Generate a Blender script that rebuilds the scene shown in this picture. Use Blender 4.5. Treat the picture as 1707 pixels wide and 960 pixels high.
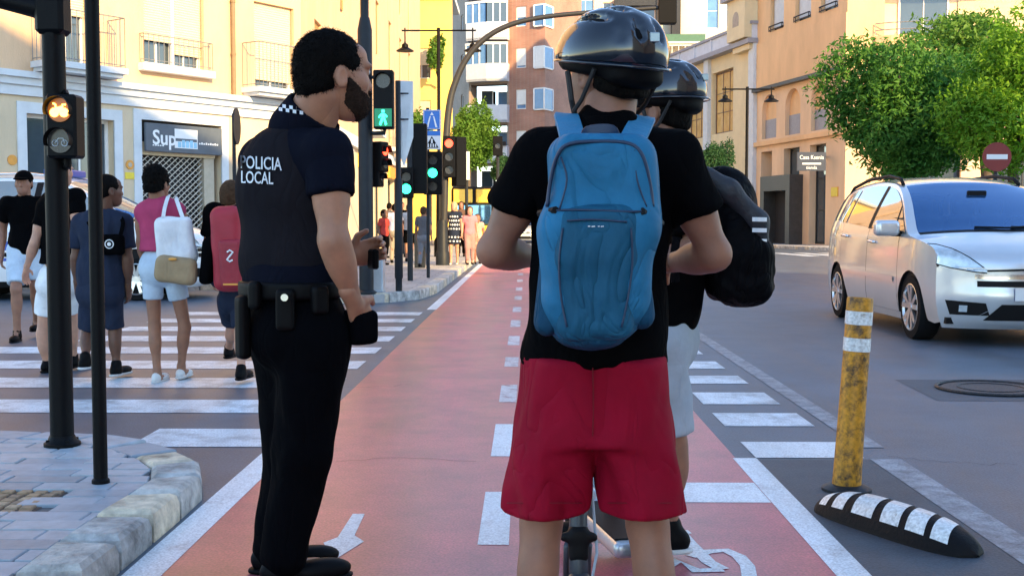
import bpy, bmesh, math, random
import numpy as np
from mathutils import Vector, Matrix, Quaternion
rnd = random.Random(7)
NR = np.random.RandomState(11)
scene = bpy.context.scene
for o in list(bpy.data.objects): bpy.data.objects.remove(o)
COL = scene.collection
# ------------------------------------------------------------------ camera
FPX, W0, H0 = 1960.0, 1707.0, 960.0
CAMH = 1.15
PITCH, YAW = math.radians(3.15), math.radians(0.67)
cam = bpy.data.objects.new('camera', bpy.data.cameras.new('camera')); COL.objects.link(cam)
cam.location = (0, 0, CAMH)
cam.rotation_euler = (math.pi/2 - PITCH, 0, YAW)
cam.data.sensor_width = 36.0; cam.data.lens = 36.0*FPX/W0
cam.data.clip_start = 0.05; cam.data.clip_end = 2000
scene.camera = cam
# ------------------------------------------------------------------ light
SUN_AZ, SUN_EL = math.radians(145), math.radians(22)      # azimuth clockwise from +Y
world = bpy.data.worlds.new('World'); scene.world = world; world.use_nodes = True
wn = world.node_tree; wn.nodes.clear()
sky = wn.nodes.new('ShaderNodeTexSky'); sky.sky_type = 'NISHITA'; sky.sun_disc = False
sky.sun_elevation = SUN_EL; sky.sun_rotation = SUN_AZ
sky.air_density = 1.0; sky.dust_density = 0.1; sky.ozone_density = 1.6
bg = wn.nodes.new('ShaderNodeBackground'); bg.inputs['Strength'].default_value = 0.15
wo = wn.nodes.new('ShaderNodeOutputWorld')
wn.links.new(sky.outputs[0], bg.inputs[0]); wn.links.new(bg.outputs[0], wo.inputs[0])
TOSUN = Vector((math.sin(SUN_AZ)*math.cos(SUN_EL), math.cos(SUN_AZ)*math.cos(SUN_EL), math.sin(SUN_EL)))
sl = bpy.data.lights.new('sun', 'SUN'); sl.energy = 3.2; sl.angle = math.radians(0.6); sl.color = (1.0, 0.68, 0.30)
so = bpy.data.objects.new('sun', sl); COL.objects.link(so)
so.rotation_euler = TOSUN.to_track_quat('Z', 'Y').to_euler(); so.location = (20, -30, 40)
vs = scene.view_settings
scene.display_settings.display_device = 'sRGB'
vs.view_transform = 'Standard'; vs.look = 'None'; vs.gamma = 1.0; vs.exposure = 1.8
try: vs.use_curve_mapping = False
except Exception: pass
scene.render.engine = 'CYCLES'
scene.cycles.max_bounces = 6
# ------------------------------------------------------------------ pixels to places
_R = np.array(cam.rotation_euler.to_matrix())
def ray(px, py):
    d = _R @ np.array([(px - W0/2)/FPX, (H0/2 - py)/FPX, -1.0]); return d
def G(px, py, z=0.0):                       # where the pixel's ray meets the level z
    d = ray(px, py); t = (z - CAMH)/d[2]; return np.array([d[0]*t, d[1]*t, z])
def P(px, py, Y):                           # where it meets the upright plane at depth Y
    d = ray(px, py); t = Y/d[1]; return np.array([d[0]*t, Y, CAMH + d[2]*t])
# ------------------------------------------------------------------ materials
MATS = {}
def mat(name, col, rough=0.6, metal=0.0, var=0.12, scale=6.0, bump=0.0, bscale=None, spec=0.5, emit=None, estr=1.0, coat=0.0, detail=6.0, stretch=None, col2=None, trans=0.0, alpha=None, hue=0.0, bdist=0.02, transl=0.0):
    if name in MATS: return MATS[name]
    m = bpy.data.materials.new(name); m.use_nodes = True; MATS[name] = m
    nt = m.node_tree; N = nt.nodes; L = nt.links
    b = N['Principled BSDF']
    b.inputs['Roughness'].default_value = rough; b.inputs['Metallic'].default_value = metal
    b.inputs['Specular IOR Level'].default_value = spec
    if coat: b.inputs['Coat Weight'].default_value = coat; b.inputs['Coat Roughness'].default_value = 0.05
    if trans: b.inputs['Transmission Weight'].default_value = trans
    c = tuple(col) + (1,)
    b.inputs['Base Color'].default_value = c
    if var or bump:
        tc = N.new('ShaderNodeTexCoord'); mp = N.new('ShaderNodeMapping'); L.new(tc.outputs['Object'], mp.inputs[0])
        if stretch: mp.inputs['Scale'].default_value = stretch
    if var:
        n = N.new('ShaderNodeTexNoise'); n.inputs['Scale'].default_value = scale; n.inputs['Detail'].default_value = detail
        n.inputs['Roughness'].default_value = 0.65
        L.new(mp.outputs[0], n.inputs[0])
        r = N.new('ShaderNodeValToRGB'); r.color_ramp.elements[0].position = 0.3; r.color_ramp.elements[1].position = 0.7
        a = tuple(max(0, x*(1-var)) for x in col); d = tuple(min(1, x*(1+var)) for x in col)
        if col2 is not None: d = tuple(col2); a = tuple(col)
        r.color_ramp.elements[0].color = a+(1,); r.color_ramp.elements[1].color = d+(1,)
        L.new(n.outputs[0], r.inputs[0]); L.new(r.outputs[0], b.inputs['Base Color'])
        rr = N.new('ShaderNodeMapRange'); rr.inputs[3].default_value = max(0.02, rough-0.1*var*3); rr.inputs[4].default_value = min(1, rough+0.1*var*3)
        L.new(n.outputs[0], rr.inputs[0]); L.new(rr.outputs[0], b.inputs['Roughness'])
    if bump:
        n2 = N.new('ShaderNodeTexNoise'); n2.inputs['Scale'].default_value = bscale or scale*4; n2.inputs['Detail'].default_value = 5
        L.new(mp.outputs[0], n2.inputs[0])
        bp = N.new('ShaderNodeBump'); bp.inputs['Strength'].default_value = bump; bp.inputs['Distance'].default_value = bdist
        L.new(n2.outputs[0], bp.inputs['Height']); L.new(bp.outputs[0], b.inputs['Normal'])
    if emit is not None:
        b.inputs['Emission Color'].default_value = tuple(emit)+(1,); b.inputs['Emission Strength'].default_value = estr
    if transl:
        tr = N.new('ShaderNodeBsdfTranslucent'); ms = N.new('ShaderNodeMixShader'); ms.inputs[0].default_value = transl
        tr.inputs[0].default_value = c
        L.new(b.outputs[0], ms.inputs[1]); L.new(tr.outputs[0], ms.inputs[2]); L.new(ms.outputs[0], N['Material Output'].inputs[0])
    return m
# ------------------------------------------------------------------ objects
ORG = {}
def org(o):
    v = np.zeros(3)
    while o is not None:
        v = v + np.array(o.location); o = o.parent
    return v
def tag(o, label=None, cat=None, group=None, kind=None):
    if label: o['label'] = label
    if cat: o['category'] = cat
    if group: o['group'] = group
    if kind: o['kind'] = kind
    return o
def thing(name, loc, label, cat, group=None):
    o = bpy.data.objects.new(name, None); COL.objects.link(o); o.location = tuple(float(x) for x in loc)
    o.empty_display_size = 0.1
    return tag(o, label, cat, group)
def mesh_obj(name, verts, faces, material, parent=None, smooth=False, auto=None):
    v = np.asarray(verts, dtype=float).reshape(-1, 3)
    if parent is not None: v = v - org(parent)
    me = bpy.data.meshes.new(name)
    me.from_pydata(v.tolist(), [], [tuple(int(i) for i in f) for f in faces])
    me.update()
    if smooth:
        me.polygons.foreach_set('use_smooth', [True]*len(me.polygons))
        if auto:
            try: me.set_sharp_from_angle(angle=math.radians(auto))
            except Exception: pass
    if material: me.materials.append(material)
    o = bpy.data.objects.new(name, me); COL.objects.link(o)
    if parent is not None: o.parent = parent
    return o
def copy_tree(o, parent=None):
    c = o.copy(); COL.objects.link(c); c.parent = parent
    for ch in list(o.children):
        copy_tree(ch, c)
    return c
def nrm(v): v = np.asarray(v, float); return v/max(1e-9, np.linalg.norm(v))
def frame(d):
    d = nrm(d); up = np.array([0, 0, 1.0]) if abs(d[2]) < 0.95 else np.array([0, 1.0, 0])
    a = nrm(np.cross(up, d)); b = np.cross(d, a); return a, b, d
class MB:
    def __init__(s): s.v = []; s.f = []
    def add(s, verts, faces):
        n = len(s.v); s.v += [tuple(map(float, p)) for p in verts]; s.f += [tuple(i+n for i in f) for f in faces]; return s
    def box(s, c, h, rz=0.0, M=None, bev=0.0):
        if M is None: cz, sz = math.cos(rz), math.sin(rz); M = np.array([[cz, -sz, 0], [sz, cz, 0], [0, 0, 1.0]])
        c = np.asarray(c, float); h = np.asarray(h, float)
        if bev:
            b = min(bev, h.min()*0.9); pts = []
            for sx in (-1, 1):
                for sy in (-1, 1):
                    for sz_ in (-1, 1):
                        S = np.array([sx, sy, sz_])
                        for k in range(3):
                            q = S*(h-b); q[k] = S[k]*h[k]; pts.append(q)
            bm = bmesh.new()
            for q in pts: bm.verts.new(q)
            r = bmesh.ops.convex_hull(bm, input=bm.verts[:])
            bmesh.ops.dissolve_limit(bm, angle_limit=0.02, verts=bm.verts[:], edges=bm.edges[:])
            bm.verts.index_update()
            vs_ = [c + M @ np.array(v.co) for v in bm.verts]; fs = [[v.index for v in f.verts] for f in bm.faces]
            bm.free(); return s.add(vs_, fs)
        vs_ = [c + M @ (h*np.array([x, y, z])) for x in (-1, 1) for y in (-1, 1) for z in (-1, 1)]
        return s.add(vs_, [(0, 1, 3, 2), (4, 6, 7, 5), (0, 4, 5, 1), (2, 3, 7, 6), (0, 2, 6, 4), (1, 5, 7, 3)])
    def cyl(s, a, b, r0, r1=None, n=16, caps=True):
        r1 = r0 if r1 is None else r1; a = np.asarray(a, float); b = np.asarray(b, float); x, y, d = frame(b-a)
        vs_ = []
        for p, r in ((a, r0), (b, r1)):
            for i in range(n):
                t = 2*math.pi*i/n; vs_.append(p + r*(math.cos(t)*x + math.sin(t)*y))
        fs = [(i, (i+1) % n, n+(i+1) % n, n+i) for i in range(n)]
        if caps: fs += [tuple(range(n-1, -1, -1)), tuple(range(n, 2*n))]
        return s.add(vs_, fs)
    def tube(s, pts, r, n=10, closed=False):
        pts = [np.asarray(p, float) for p in pts]; m = len(pts)
        rs = [r]*m if np.isscalar(r) else list(r)
        vs_ = []; px_ = None
        for i, p in enumerate(pts):
            d = nrm((pts[(i+1) % m] - pts[i-1]) if closed or 0 < i < m-1 else (pts[1]-pts[0] if i == 0 else pts[-1]-pts[-2]))
            if px_ is None: a, b, _ = frame(d)
            else:
                a = px_ - d*np.dot(px_, d); a = nrm(a); b = np.cross(d, a)
            px_ = a
            for k in range(n):
                t = 2*math.pi*k/n; vs_.append(p + rs[i]*(math.cos(t)*a + math.sin(t)*b))
        fs = []
        for i in range(m if closed else m-1):
            j = (i+1) % m
            fs += [(i*n+k, i*n+(k+1) % n, j*n+(k+1) % n, j*n+k) for k in range(n)]
        if not closed: fs += [tuple(range(n-1, -1, -1)), tuple(range((m-1)*n, m*n))]
        return s.add(vs_, fs)
    def lathe(s, c, prof, n=24, axis=(0, 0, 1)):
        c = np.asarray(c, float); x, y, d = frame(axis); vs_ = []
        for r, h in prof:
            for k in range(n):
                t = 2*math.pi*k/n; vs_.append(c + d*h + max(r, 1e-4)*(math.cos(t)*x+math.sin(t)*y))
        m = len(prof)
        fs = [(i*n+k, i*n+(k+1) % n, (i+1)*n+(k+1) % n, (i+1)*n+k) for i in range(m-1) for k in range(n)]
        fs += [tuple(range(n-1, -1, -1)), tuple(range((m-1)*n, m*n))]
        return s.add(vs_, fs)
    def prism(s, poly, vec):                    # flat polygon (3D points) pushed along vec
        poly = [np.asarray(p, float) for p in poly]; n = len(poly); vec = np.asarray(vec, float)
        vs_ = poly + [p+vec for p in poly]
        fs = [tuple(range(n-1, -1, -1)), tuple(range(n, 2*n))] + [(i, (i+1) % n, n+(i+1) % n, n+i) for i in range(n)]
        return s.add(vs_, fs)
    def grid(s, Pts):                           # Pts[i][j]
        A = np.asarray(Pts, float); ni, nj = A.shape[:2]
        return s.add(A.reshape(-1, 3), [(i*nj+j, (i+1)*nj+j, (i+1)*nj+j+1, i*nj+j+1) for i in range(ni-1) for j in range(nj-1)])
    def quad(s, a, b, c, d): return s.add([a, b, c, d], [(0, 1, 2, 3)])
    def build(s, name, m, parent=None, smooth=False, auto=None):
        return mesh_obj(name, s.v, s.f, m, parent, smooth, auto)
def fixn(o):                                    # make normals point outwards
    bm = bmesh.new(); bm.from_mesh(o.data); bmesh.ops.recalc_face_normals(bm, faces=bm.faces[:]); bm.to_mesh(o.data); bm.free(); return o
# ------------------------------------------------------------------ implicit surfaces (bodies, clothes, bags)
class Sdf:
    def __init__(s): s.p = []
    def cap(s, a, b, ra, rb=None, k=0.02, op='+'):
        s.p.append(('cap', np.asarray(a, float), np.asarray(b, float), ra, ra if rb is None else rb, k, op)); return s
    def ell(s, c, r, M=None, k=0.02, op='+'):
        s.p.append(('ell', np.asarray(c, float), np.asarray(r, float)*np.ones(3), np.eye(3) if M is None else np.asarray(M, float), 0, k, op)); return s
    def box(s, c, h, rad, M=None, k=0.02, op='+'):
        s.p.append(('box', np.asarray(c, float), np.asarray(h, float), np.eye(3) if M is None else np.asarray(M, float), rad, k, op)); return s
    def ec(s, a, b, wa, wb, k=0.02, op='+', M=None):   # elliptic cone running from a down to b
        s.p.append(('ec', np.asarray(a, float), np.asarray(b, float), np.asarray(wa+wb, float), np.eye(3) if M is None else np.asarray(M, float), k, op)); return s
    def plane(s, p, n, k=0.004):                # keep the side n points away from
        s.p.append(('pl', np.asarray(p, float), nrm(n), 0, 0, k, '&')); return s
    @staticmethod
    def _ev(q, X):
        t = q[0]
        if t == 'cap':
            a, b, ra, rb = q[1:5]; ba = b-a; l2 = max(1e-12, ba@ba); pa = X-a
            h = np.clip((pa@ba)/l2, 0, 1); return np.sqrt(((pa-h[..., None]*ba)**2).sum(-1)) - (ra+(rb-ra)*h)
        if t == 'ell':
            Y = (X-q[1])@q[3]; k0 = np.sqrt(((Y/q[2])**2).sum(-1)); k1 = np.sqrt(((Y/q[2]**2)**2).sum(-1))
            return k0*(k0-1)/np.maximum(k1, 1e-6)
        if t == 'box':
            Y = np.abs((X-q[1])@q[3]) - (q[2]-q[4])
            return np.sqrt((np.maximum(Y, 0)**2).sum(-1)) + np.minimum(Y.max(-1), 0) - q[4]
        if t == 'ec':
            a, b, w, M = q[1:5]; f = np.clip((X[..., 2]-a[2])/(b[2]-a[2]), 0, 1)[..., None]; C_ = (X-(a+f*(b-a)))@M; wx = w[0]+(w[2]-w[0])*f[..., 0]; wy = w[1]+(w[3]-w[1])*f[..., 0]
            r = (np.abs(C_[..., 0]/wx)**2.3+np.abs(C_[..., 1]/wy)**2.3)**(1/2.3); d_ = (r-1)*np.minimum(wx, wy); cz_ = np.abs(C_[..., 2]); return np.where(cz_ > 1e-6, np.maximum(d_, cz_), d_)
        return (X-q[1])@q[2]
    @staticmethod
    def _bb(q):
        t = q[0]
        if t == 'cap': r = max(q[3], q[4]); return np.minimum(q[1], q[2])-r, np.maximum(q[1], q[2])+r
        if t == 'ec': r = q[3].max(); return np.minimum(q[1], q[2])-[r, r, 0], np.maximum(q[1], q[2])+[r, r, 0]
        if t in ('ell', 'box'): e = np.abs(q[3])@q[2]; return q[1]-e, q[1]+e
        return None
    def bounds(s):
        B = [s._bb(q) for q in s.p if q[6] == '+']; return np.min([b[0] for b in B], 0), np.max([b[1] for b in B], 0)
    @staticmethod
    def _comb(D, d, k, op):
        if op == '+':
            h = np.maximum(k-np.abs(D-d), 0)/k; return np.minimum(D, d)-h*h*k*0.25
        if op == '-': d = -d
        h = np.maximum(k-np.abs(D-d), 0)/k; return np.maximum(D, d)+h*h*k*0.25
    def at(s, X):
        X = np.asarray(X, float); D = np.full(X.shape[:-1], 1.0)
        for q in s.p: D = s._comb(D, s._ev(q, X), q[5], q[6])
        return D
    def field(s, lo, hi, h):
        n = np.maximum(3, np.ceil((hi-lo)/h).astype(int)+1)
        ax = [lo[i]+h*np.arange(n[i]) for i in range(3)]
        D = np.full(tuple(n), 0.5, dtype=np.float32)
        for q in s.p:
            bb = s._bb(q)
            if bb is None: sl_ = [slice(0, n[i]) for i in range(3)]
            else:
                m = q[5] + 2.5*h
                i0 = np.floor((bb[0]-m-lo)/h).astype(int); i1 = np.ceil((bb[1]+m-lo)/h).astype(int)+1
                i0 = np.clip(i0, 0, n); i1 = np.clip(i1, 0, n)
                if np.any(i1 <= i0): continue
                sl_ = [slice(i0[i], i1[i]) for i in range(3)]
            X = np.stack(np.meshgrid(ax[0][sl_[0]], ax[1][sl_[1]], ax[2][sl_[2]], indexing='ij'), -1)
            D[tuple(sl_)] = s._comb(D[tuple(sl_)], s._ev(q, X), q[5], q[6])
        return D
    def mesh(s, h=0.01, lo=None, hi=None):
        a, b = s.bounds(); pad = 3*h
        lo = a-pad if lo is None else np.maximum(np.asarray(lo, float), a-pad)
        hi = b+pad if hi is None else np.minimum(np.asarray(hi, float), b+pad)
        return snets(s.field(lo, hi, h), lo, h)
def snets(D, lo, h):
    ins = D < 0; nx, ny, nz = D.shape
    cnt = np.zeros((nx-1, ny-1, nz-1), np.int8)
    C8 = [(i, j, k) for i in (0, 1) for j in (0, 1) for k in (0, 1)]
    for i, j, k in C8: cnt += ins[i:nx-1+i, j:ny-1+j, k:nz-1+k]
    act = (cnt > 0) & (cnt < 8); idx = np.argwhere(act); m = len(idx)
    if m == 0: return np.zeros((0, 3)), []
    vid = np.full(act.shape, -1, np.int64); vid[act] = np.arange(m)
    S = np.zeros((m, 3)); n = np.zeros(m)
    val = {c: D[idx[:, 0]+c[0], idx[:, 1]+c[1], idx[:, 2]+c[2]].astype(float) for c in C8}
    for c in C8:
        for a in range(3):
            if c[a] == 0:
                e = list(c); e[a] = 1; e = tuple(e); A, B = val[c], val[e]; mk = (A < 0) != (B < 0)
                t = np.where(mk, A/np.where(mk, A-B, 1), 0)
                q = np.tile(np.array(c, float), (m, 1)); q[:, a] = t
                S += np.where(mk[:, None], q, 0); n += mk
    V = lo + h*(idx + S/n[:, None]); F = []
    for a in range(3):
        b, c = (a+1) % 3, (a+2) % 3
        s0 = [slice(None)]*3; s1 = [slice(None)]*3; s0[a] = slice(0, -1); s1[a] = slice(1, None)
        A, B = ins[tuple(s0)], ins[tuple(s1)]; E = np.argwhere(A != B)
        ok = np.ones(len(E), bool)
        for ax in (b, c): ok &= (E[:, ax] > 0) & (E[:, ax] < D.shape[ax]-1)
        E = E[ok]
        def g(db, dc):
            Q = E.copy(); Q[:, b] += db; Q[:, c] += dc; return vid[Q[:, 0], Q[:, 1], Q[:, 2]]
        q = np.stack([g(-1, -1), g(0, -1), g(0, 0), g(-1, 0)], 1)
        fl = ~A[E[:, 0], E[:, 1], E[:, 2]]; q[fl] = q[fl][:, ::-1]; F.append(q)
    return V, np.concatenate(F)
def folds(V, amp, freq, seed=0, axis=(0, 0, 1), squash=0.35):
    """cloth creases: offset amounts from a few sine waves"""
    r = np.random.RandomState(seed); a = nrm(axis); out = np.zeros(len(V))
    X = V + 0.03*np.sin(V[:, [1, 2, 0]]*freq*0.5 + r.rand(3)*6)
    for i in range(6):
        d = r.randn(3); d = nrm(d - a*np.dot(d, a)*(1-squash)); out += np.sin(X@d*freq*(0.6+1.1*r.rand()) + r.rand()*6.28)
    out = out/6.0; return amp*np.sign(out)*np.abs(out)**0.8*2.0
def vnorm(V, F):
    F = np.asarray(F); n = np.cross(V[F[:, 2]]-V[F[:, 0]], V[F[:, 3]]-V[F[:, 1]]); N = np.zeros_like(V)
    for k in range(4): np.add.at(N, F[:, k], n)
    return N/np.maximum(1e-9, np.linalg.norm(N, axis=1))[:, None]
def smooth(V, F, it=1, lam=0.5):
    F = np.asarray(F)
    for _ in range(it):
        S = np.zeros_like(V); c = np.zeros(len(V))
        for k in range(4):
            for dk in (1, 3):
                np.add.at(S, F[:, k], V[F[:, (k+dk) % 4]]); np.add.at(c, F[:, k], 1)
        V = V + lam*(S/np.maximum(c, 1)[:, None]-V)
    return V
def sdf_obj(name, S, material, parent, h=0.01, crease=0.0, cf=40, seed=0, it=1, boxes=None, squash=0.35):
    VV, FF, n = [], [], 0
    for lo, hi, hh in (boxes or [(None, None, h)]):
        V, F = S.mesh(hh, lo, hi)
        if len(V) == 0: continue
        V = smooth(V, F, it)
        if crease: V = V + vnorm(V, F)*folds(V, crease, cf, seed, squash=squash)[:, None]
        VV.append(V); FF.append(np.asarray(F)+n); n += len(V)
    return mesh_obj(name, np.concatenate(VV), np.concatenate(FF).tolist(), material, parent, True)
def onto(S, p, d, maxd=0.6, back=0.25):         # slide p along d until it touches the surface
    p = np.asarray(p, float); d = nrm(d); ts = np.linspace(-back, maxd, 260)
    v = S.at(p[None]+ts[:, None]*d[None]); i = np.argmax(v < 0)
    if v[i] >= 0: return None
    return p + d*ts[max(i-1, 0)]
def text_obj(name, txt, size, material, parent, place, thick=0.002, align='CENTER', bold=0.0, shear=0.0):
    cu = bpy.data.curves.new('t', 'FONT'); cu.body = txt; cu.size = size; cu.align_x = align; cu.align_y = 'CENTER'
    cu.extrude = thick; cu.resolution_u = 3; cu.offset = bold; cu.shear = shear
    o = bpy.data.objects.new('t', cu); COL.objects.link(o)
    bpy.context.view_layer.update()
    me = bpy.data.meshes.new_from_object(o.evaluated_get(bpy.context.evaluated_depsgraph_get()))
    V = [place(np.array(v.co)) for v in me.vertices]; F = [tuple(p.vertices) for p in me.polygons]
    bpy.data.objects.remove(o); bpy.data.curves.remove(cu); bpy.data.meshes.remove(me)
    return mesh_obj(name, V, F, material, parent)
# ================================================================== ground
def worn(name, paint, under, amount=0.45, rough=0.6, scale=9.0, contrast=0.08, bump=0.25, grain=140):
    """a painted or surfaced layer with scuffs that let the layer below show"""
    m = bpy.data.materials.new(name); m.use_nodes = True; nt = m.node_tree; N = nt.nodes; L = nt.links; b = N['Principled BSDF']
    tc = N.new('ShaderNodeTexCoord')
    n1 = N.new('ShaderNodeTexNoise'); n1.inputs['Scale'].default_value = scale; n1.inputs['Detail'].default_value = 9; n1.inputs['Roughness'].default_value = 0.72
    n2 = N.new('ShaderNodeTexNoise'); n2.inputs['Scale'].default_value = grain; n2.inputs['Detail'].default_value = 3
    n3 = N.new('ShaderNodeTexNoise'); n3.inputs['Scale'].default_value = 0.9; n3.inputs['Detail'].default_value = 4
    for n in (n1, n2): L.new(tc.outputs['Object'], n.inputs[0])
    mp = N.new('ShaderNodeMapping'); mp.inputs['Scale'].default_value = (2.6, .35, 1); L.new(tc.outputs['Object'], mp.inputs[0]); L.new(mp.outputs[0], n3.inputs[0]); n3.inputs['Detail'].default_value = 7; n3.inputs['Roughness'].default_value = .65
    r = N.new('ShaderNodeValToRGB'); r.color_ramp.elements[0].position = max(0, amount-contrast); r.color_ramp.elements[1].position = min(1, amount+contrast)
    L.new(n1.outputs[0], r.inputs[0])
    mx = N.new('ShaderNodeMixRGB'); mx.inputs[1].default_value = tuple(under)+(1,); mx.inputs[2].default_value = tuple(paint)+(1,)
    L.new(r.outputs[0], mx.inputs[0])
    ov = N.new('ShaderNodeMixRGB'); ov.blend_type = 'MULTIPLY'; ov.inputs[0].default_value = 1
    r2 = N.new('ShaderNodeMapRange'); r2.inputs[1].default_value = 0.3; r2.inputs[2].default_value = 0.7; r2.inputs[3].default_value = 0.70; r2.inputs[4].default_value = 1.22
    L.new(n2.outputs[0], r2.inputs[0])
    r3 = N.new('ShaderNodeMapRange'); r3.inputs[1].default_value = 0.3; r3.inputs[2].default_value = 0.7; r3.inputs[3].default_value = 0.74; r3.inputs[4].default_value = 1.20
    L.new(n3.outputs[0], r3.inputs[0])
    mu = N.new('ShaderNodeMath'); mu.operation = 'MULTIPLY'; L.new(r2.outputs[0], mu.inputs[0]); L.new(r3.outputs[0], mu.inputs[1])
    L.new(mx.outputs[0], ov.inputs[1]); L.new(mu.outputs[0], ov.inputs[2]); L.new(ov.outputs[0], b.inputs['Base Color'])
    rr = N.new('ShaderNodeMapRange'); rr.inputs[3].default_value = rough-0.12; rr.inputs[4].default_value = rough+0.12
    L.new(n3.outputs[0], rr.inputs[0]); L.new(rr.outputs[0], b.inputs['Roughness'])
    bp = N.new('ShaderNodeBump'); bp.inputs['Strength'].default_value = bump; bp.inputs['Distance'].default_value = 0.006
    L.new(n2.outputs[0], bp.inputs['Height']); L.new(bp.outputs[0], b.inputs['Normal'])
    return m
ASPH = (0.10, 0.108, 0.125)
m_road = worn('asphalt', (0.086, 0.118, 0.158), (0.058, 0.081, 0.112), 0.44, 0.48, 1.6, 0.16, 0.35, 90)
m_lane = worn('red_lane', (0.56, 0.135, 0.155), (0.33, 0.095, 0.118), 0.46, 0.34, 2.2, 0.16, 0.10, 110)
m_line = worn('road_paint', (0.75, 0.80, 0.82), (0.46, 0.45, 0.45), 0.36, 0.45, 6, 0.10, 0.3, 120)
m_zebra = worn('zebra_paint', (0.68, 0.76, 0.81), (0.24, 0.28, 0.31), 0.42, 0.45, 3.5, 0.12, 0.3, 110)
m_faded = worn('faded_paint', (0.34, 0.37, 0.41), ASPH, 0.47, 0.55, 9, 0.16, 0.4, 100)
m_dash2 = worn('worn_dash', (0.62, 0.60, 0.61), (0.30, 0.12, 0.12), 0.42, 0.5, 9, 0.08, 0.3, 110)
m_patch = worn('new_asphalt', (0.058, 0.072, 0.090), (0.044, 0.055, 0.070), 0.45, 0.6, 4, 0.1, 0.5, 100)
def sheet(name, poly, z, m, parent=None, kind=None):
    o = mesh_obj(name, [(p[0], p[1], z) for p in poly], [tuple(range(len(poly)))], m, parent)
    if o.data.polygons[0].normal.z < 0: o.data.flip_normals()
    if kind: tag(o, kind=kind)
    return o
def rect(x0, x1, y0, y1): return [(x0, y0), (x1, y0), (x1, y1), (x0, y1)]
road = sheet('road', rect(-400, 400, -400, 700), 0, m_road, None, 'structure')
lane = sheet('bike_lane', rect(-1.20, 1.03, -6, 44), 0.0015, m_lane, None, 'structure')
strip = sheet('asphalt_strip', rect(1.12, 1.70, -6, 5.7), 0.0015, m_patch, road)
sheet('lane_line', rect(-1.32, -1.19, -3, 6.0), 0.003, m_line, lane)
sheet('lane_line', rect(-1.32, -1.19, 15.6, 44), 0.003, m_line, lane)
sheet('lane_line', rect(1.015, 1.13, -3, 5.72), 0.003, m_line, lane)
sheet('edge_line', rect(1.68, 1.83, 0, 5.7), 0.0032, m_faded, road)
sheet('edge_line', rect(1.72, 1.84, 6.0, 26), 0.003, m_faded, road)
for y0, y1 in ((2.2, 3.0), (4.15, 4.98), (5.75, 6.68), (7.51, 8.32), (9.38, 10.05), (11.05, 11.95), (13.0, 13.9), (15.2, 16.1), (17.6, 18.5), (20, 21), (23, 24), (26, 27), (29, 30), (33, 34)):
    sheet('lane_dash', rect(-0.172, -0.06, y0, y1), 0.003, m_line if y0 < 6 else m_dash2, lane)
for i in range(9):
    y0 = 5.98 + 1.08*i
    x0 = -2.05 if i == 0 else (-9.5 if i < 5 else -4.4)
    sheet('crossing_stripe', rect(x0, -1.33, y0, y0+0.53), 0.003, m_zebra, road)
for i, (a, b) in enumerate(((5.73, 6.15), (6.63, 7.09), (7.44, 7.96), (8.4, 8.84), (9.27, 9.76), (10.3, 10.75), (11.3, 11.8), (12.4, 12.9))):
    sheet('crossing_stripe', rect(1.13, 1.66 - 0.02*i, a, b), 0.003, m_line if i == 0 else m_zebra, road)
sheet('give_way_bar', rect(0.30, 1.012, 4.80, 5.17), 0.003, m_line, lane)
sheet('lane_arrow', [G(*p)[:2] for p in ((588, 857), (608, 857), (591, 893), (607, 903), (557, 934), (539, 905), (563, 896))], 0.003, m_line, lane)
_rz = 0.003
def ribbon(pix, wid):
    pts = [G(*p)[:2] for p in pix]; Lf, Rt = [], []
    for i, p in enumerate(pts):
        d = pts[min(i+1, len(pts)-1)] - pts[max(i-1, 0)]; d = d/np.linalg.norm(d); n = np.array([-d[1], d[0]])*wid/2
        Lf.append(p+n); Rt.append(p-n)
    global _rz; _rz += 0.0002
    v = [(*p, _rz) for p in Lf] + [(*p, _rz) for p in Rt]; n = len(pts)
    return v, [(i, i+1, n+i+1, n+i) for i in range(n-1)]
sy = MB()
sy.add(*ribbon([(1128, 888), (1150, 887)], 0.05)); sy.add(*ribbon([(1136, 890), (1150, 906), (1182, 938)], 0.05))
sy.add(*ribbon([(1150, 928), (1180, 920), (1210, 918), (1232, 928), (1246, 944), (1250, 966), (1238, 990)], 0.05))
sy.add(*ribbon([(1205, 950), (1160, 952), (1130, 935), (1085, 960)], 0.05)); sy.add(*ribbon([(1182, 938), (1205, 950)], 0.05))
sy.add(*ribbon([(1150, 1010), (1160, 980), (1182, 966), (1205, 985), (1200, 1020)], 0.05))
sy.build('bicycle_symbol', m_line, lane)
sheet('asphalt_patch', [G(*p)[:2] for p in ((1492, 633), (1800, 633), (1800, 670), (1562, 668))], 0.0016, m_patch, road)
m_iron = mat('cast_iron', (0.045, 0.045, 0.05), 0.5, 0.6, 0.3, 30, 0.6, 60)
mh = MB(); mc = G(1652, 649); mh.cyl(mc+[0, 0, 0.004], mc+[0, 0, 0.012], 0.33, 0.325, 28)
mh.tube([mc+[0.36*math.cos(t), 0.36*math.sin(t), 0.012] for t in np.linspace(0, 2*math.pi, 29)[:-1]], 0.012, 6, True)
mh.tube([mc+[0.22*math.cos(t), 0.22*math.sin(t), 0.013] for t in np.linspace(0, 2*math.pi, 25)[:-1]], 0.006, 5, True)
tag(mh.build('manhole_cover', m_iron), 'round iron manhole cover in the dark asphalt patch beside the silver car', 'manhole')
m_crack = mat('crack', (0.02, 0.02, 0.022), 0.9, 0, 0)
ck = MB()
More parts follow.
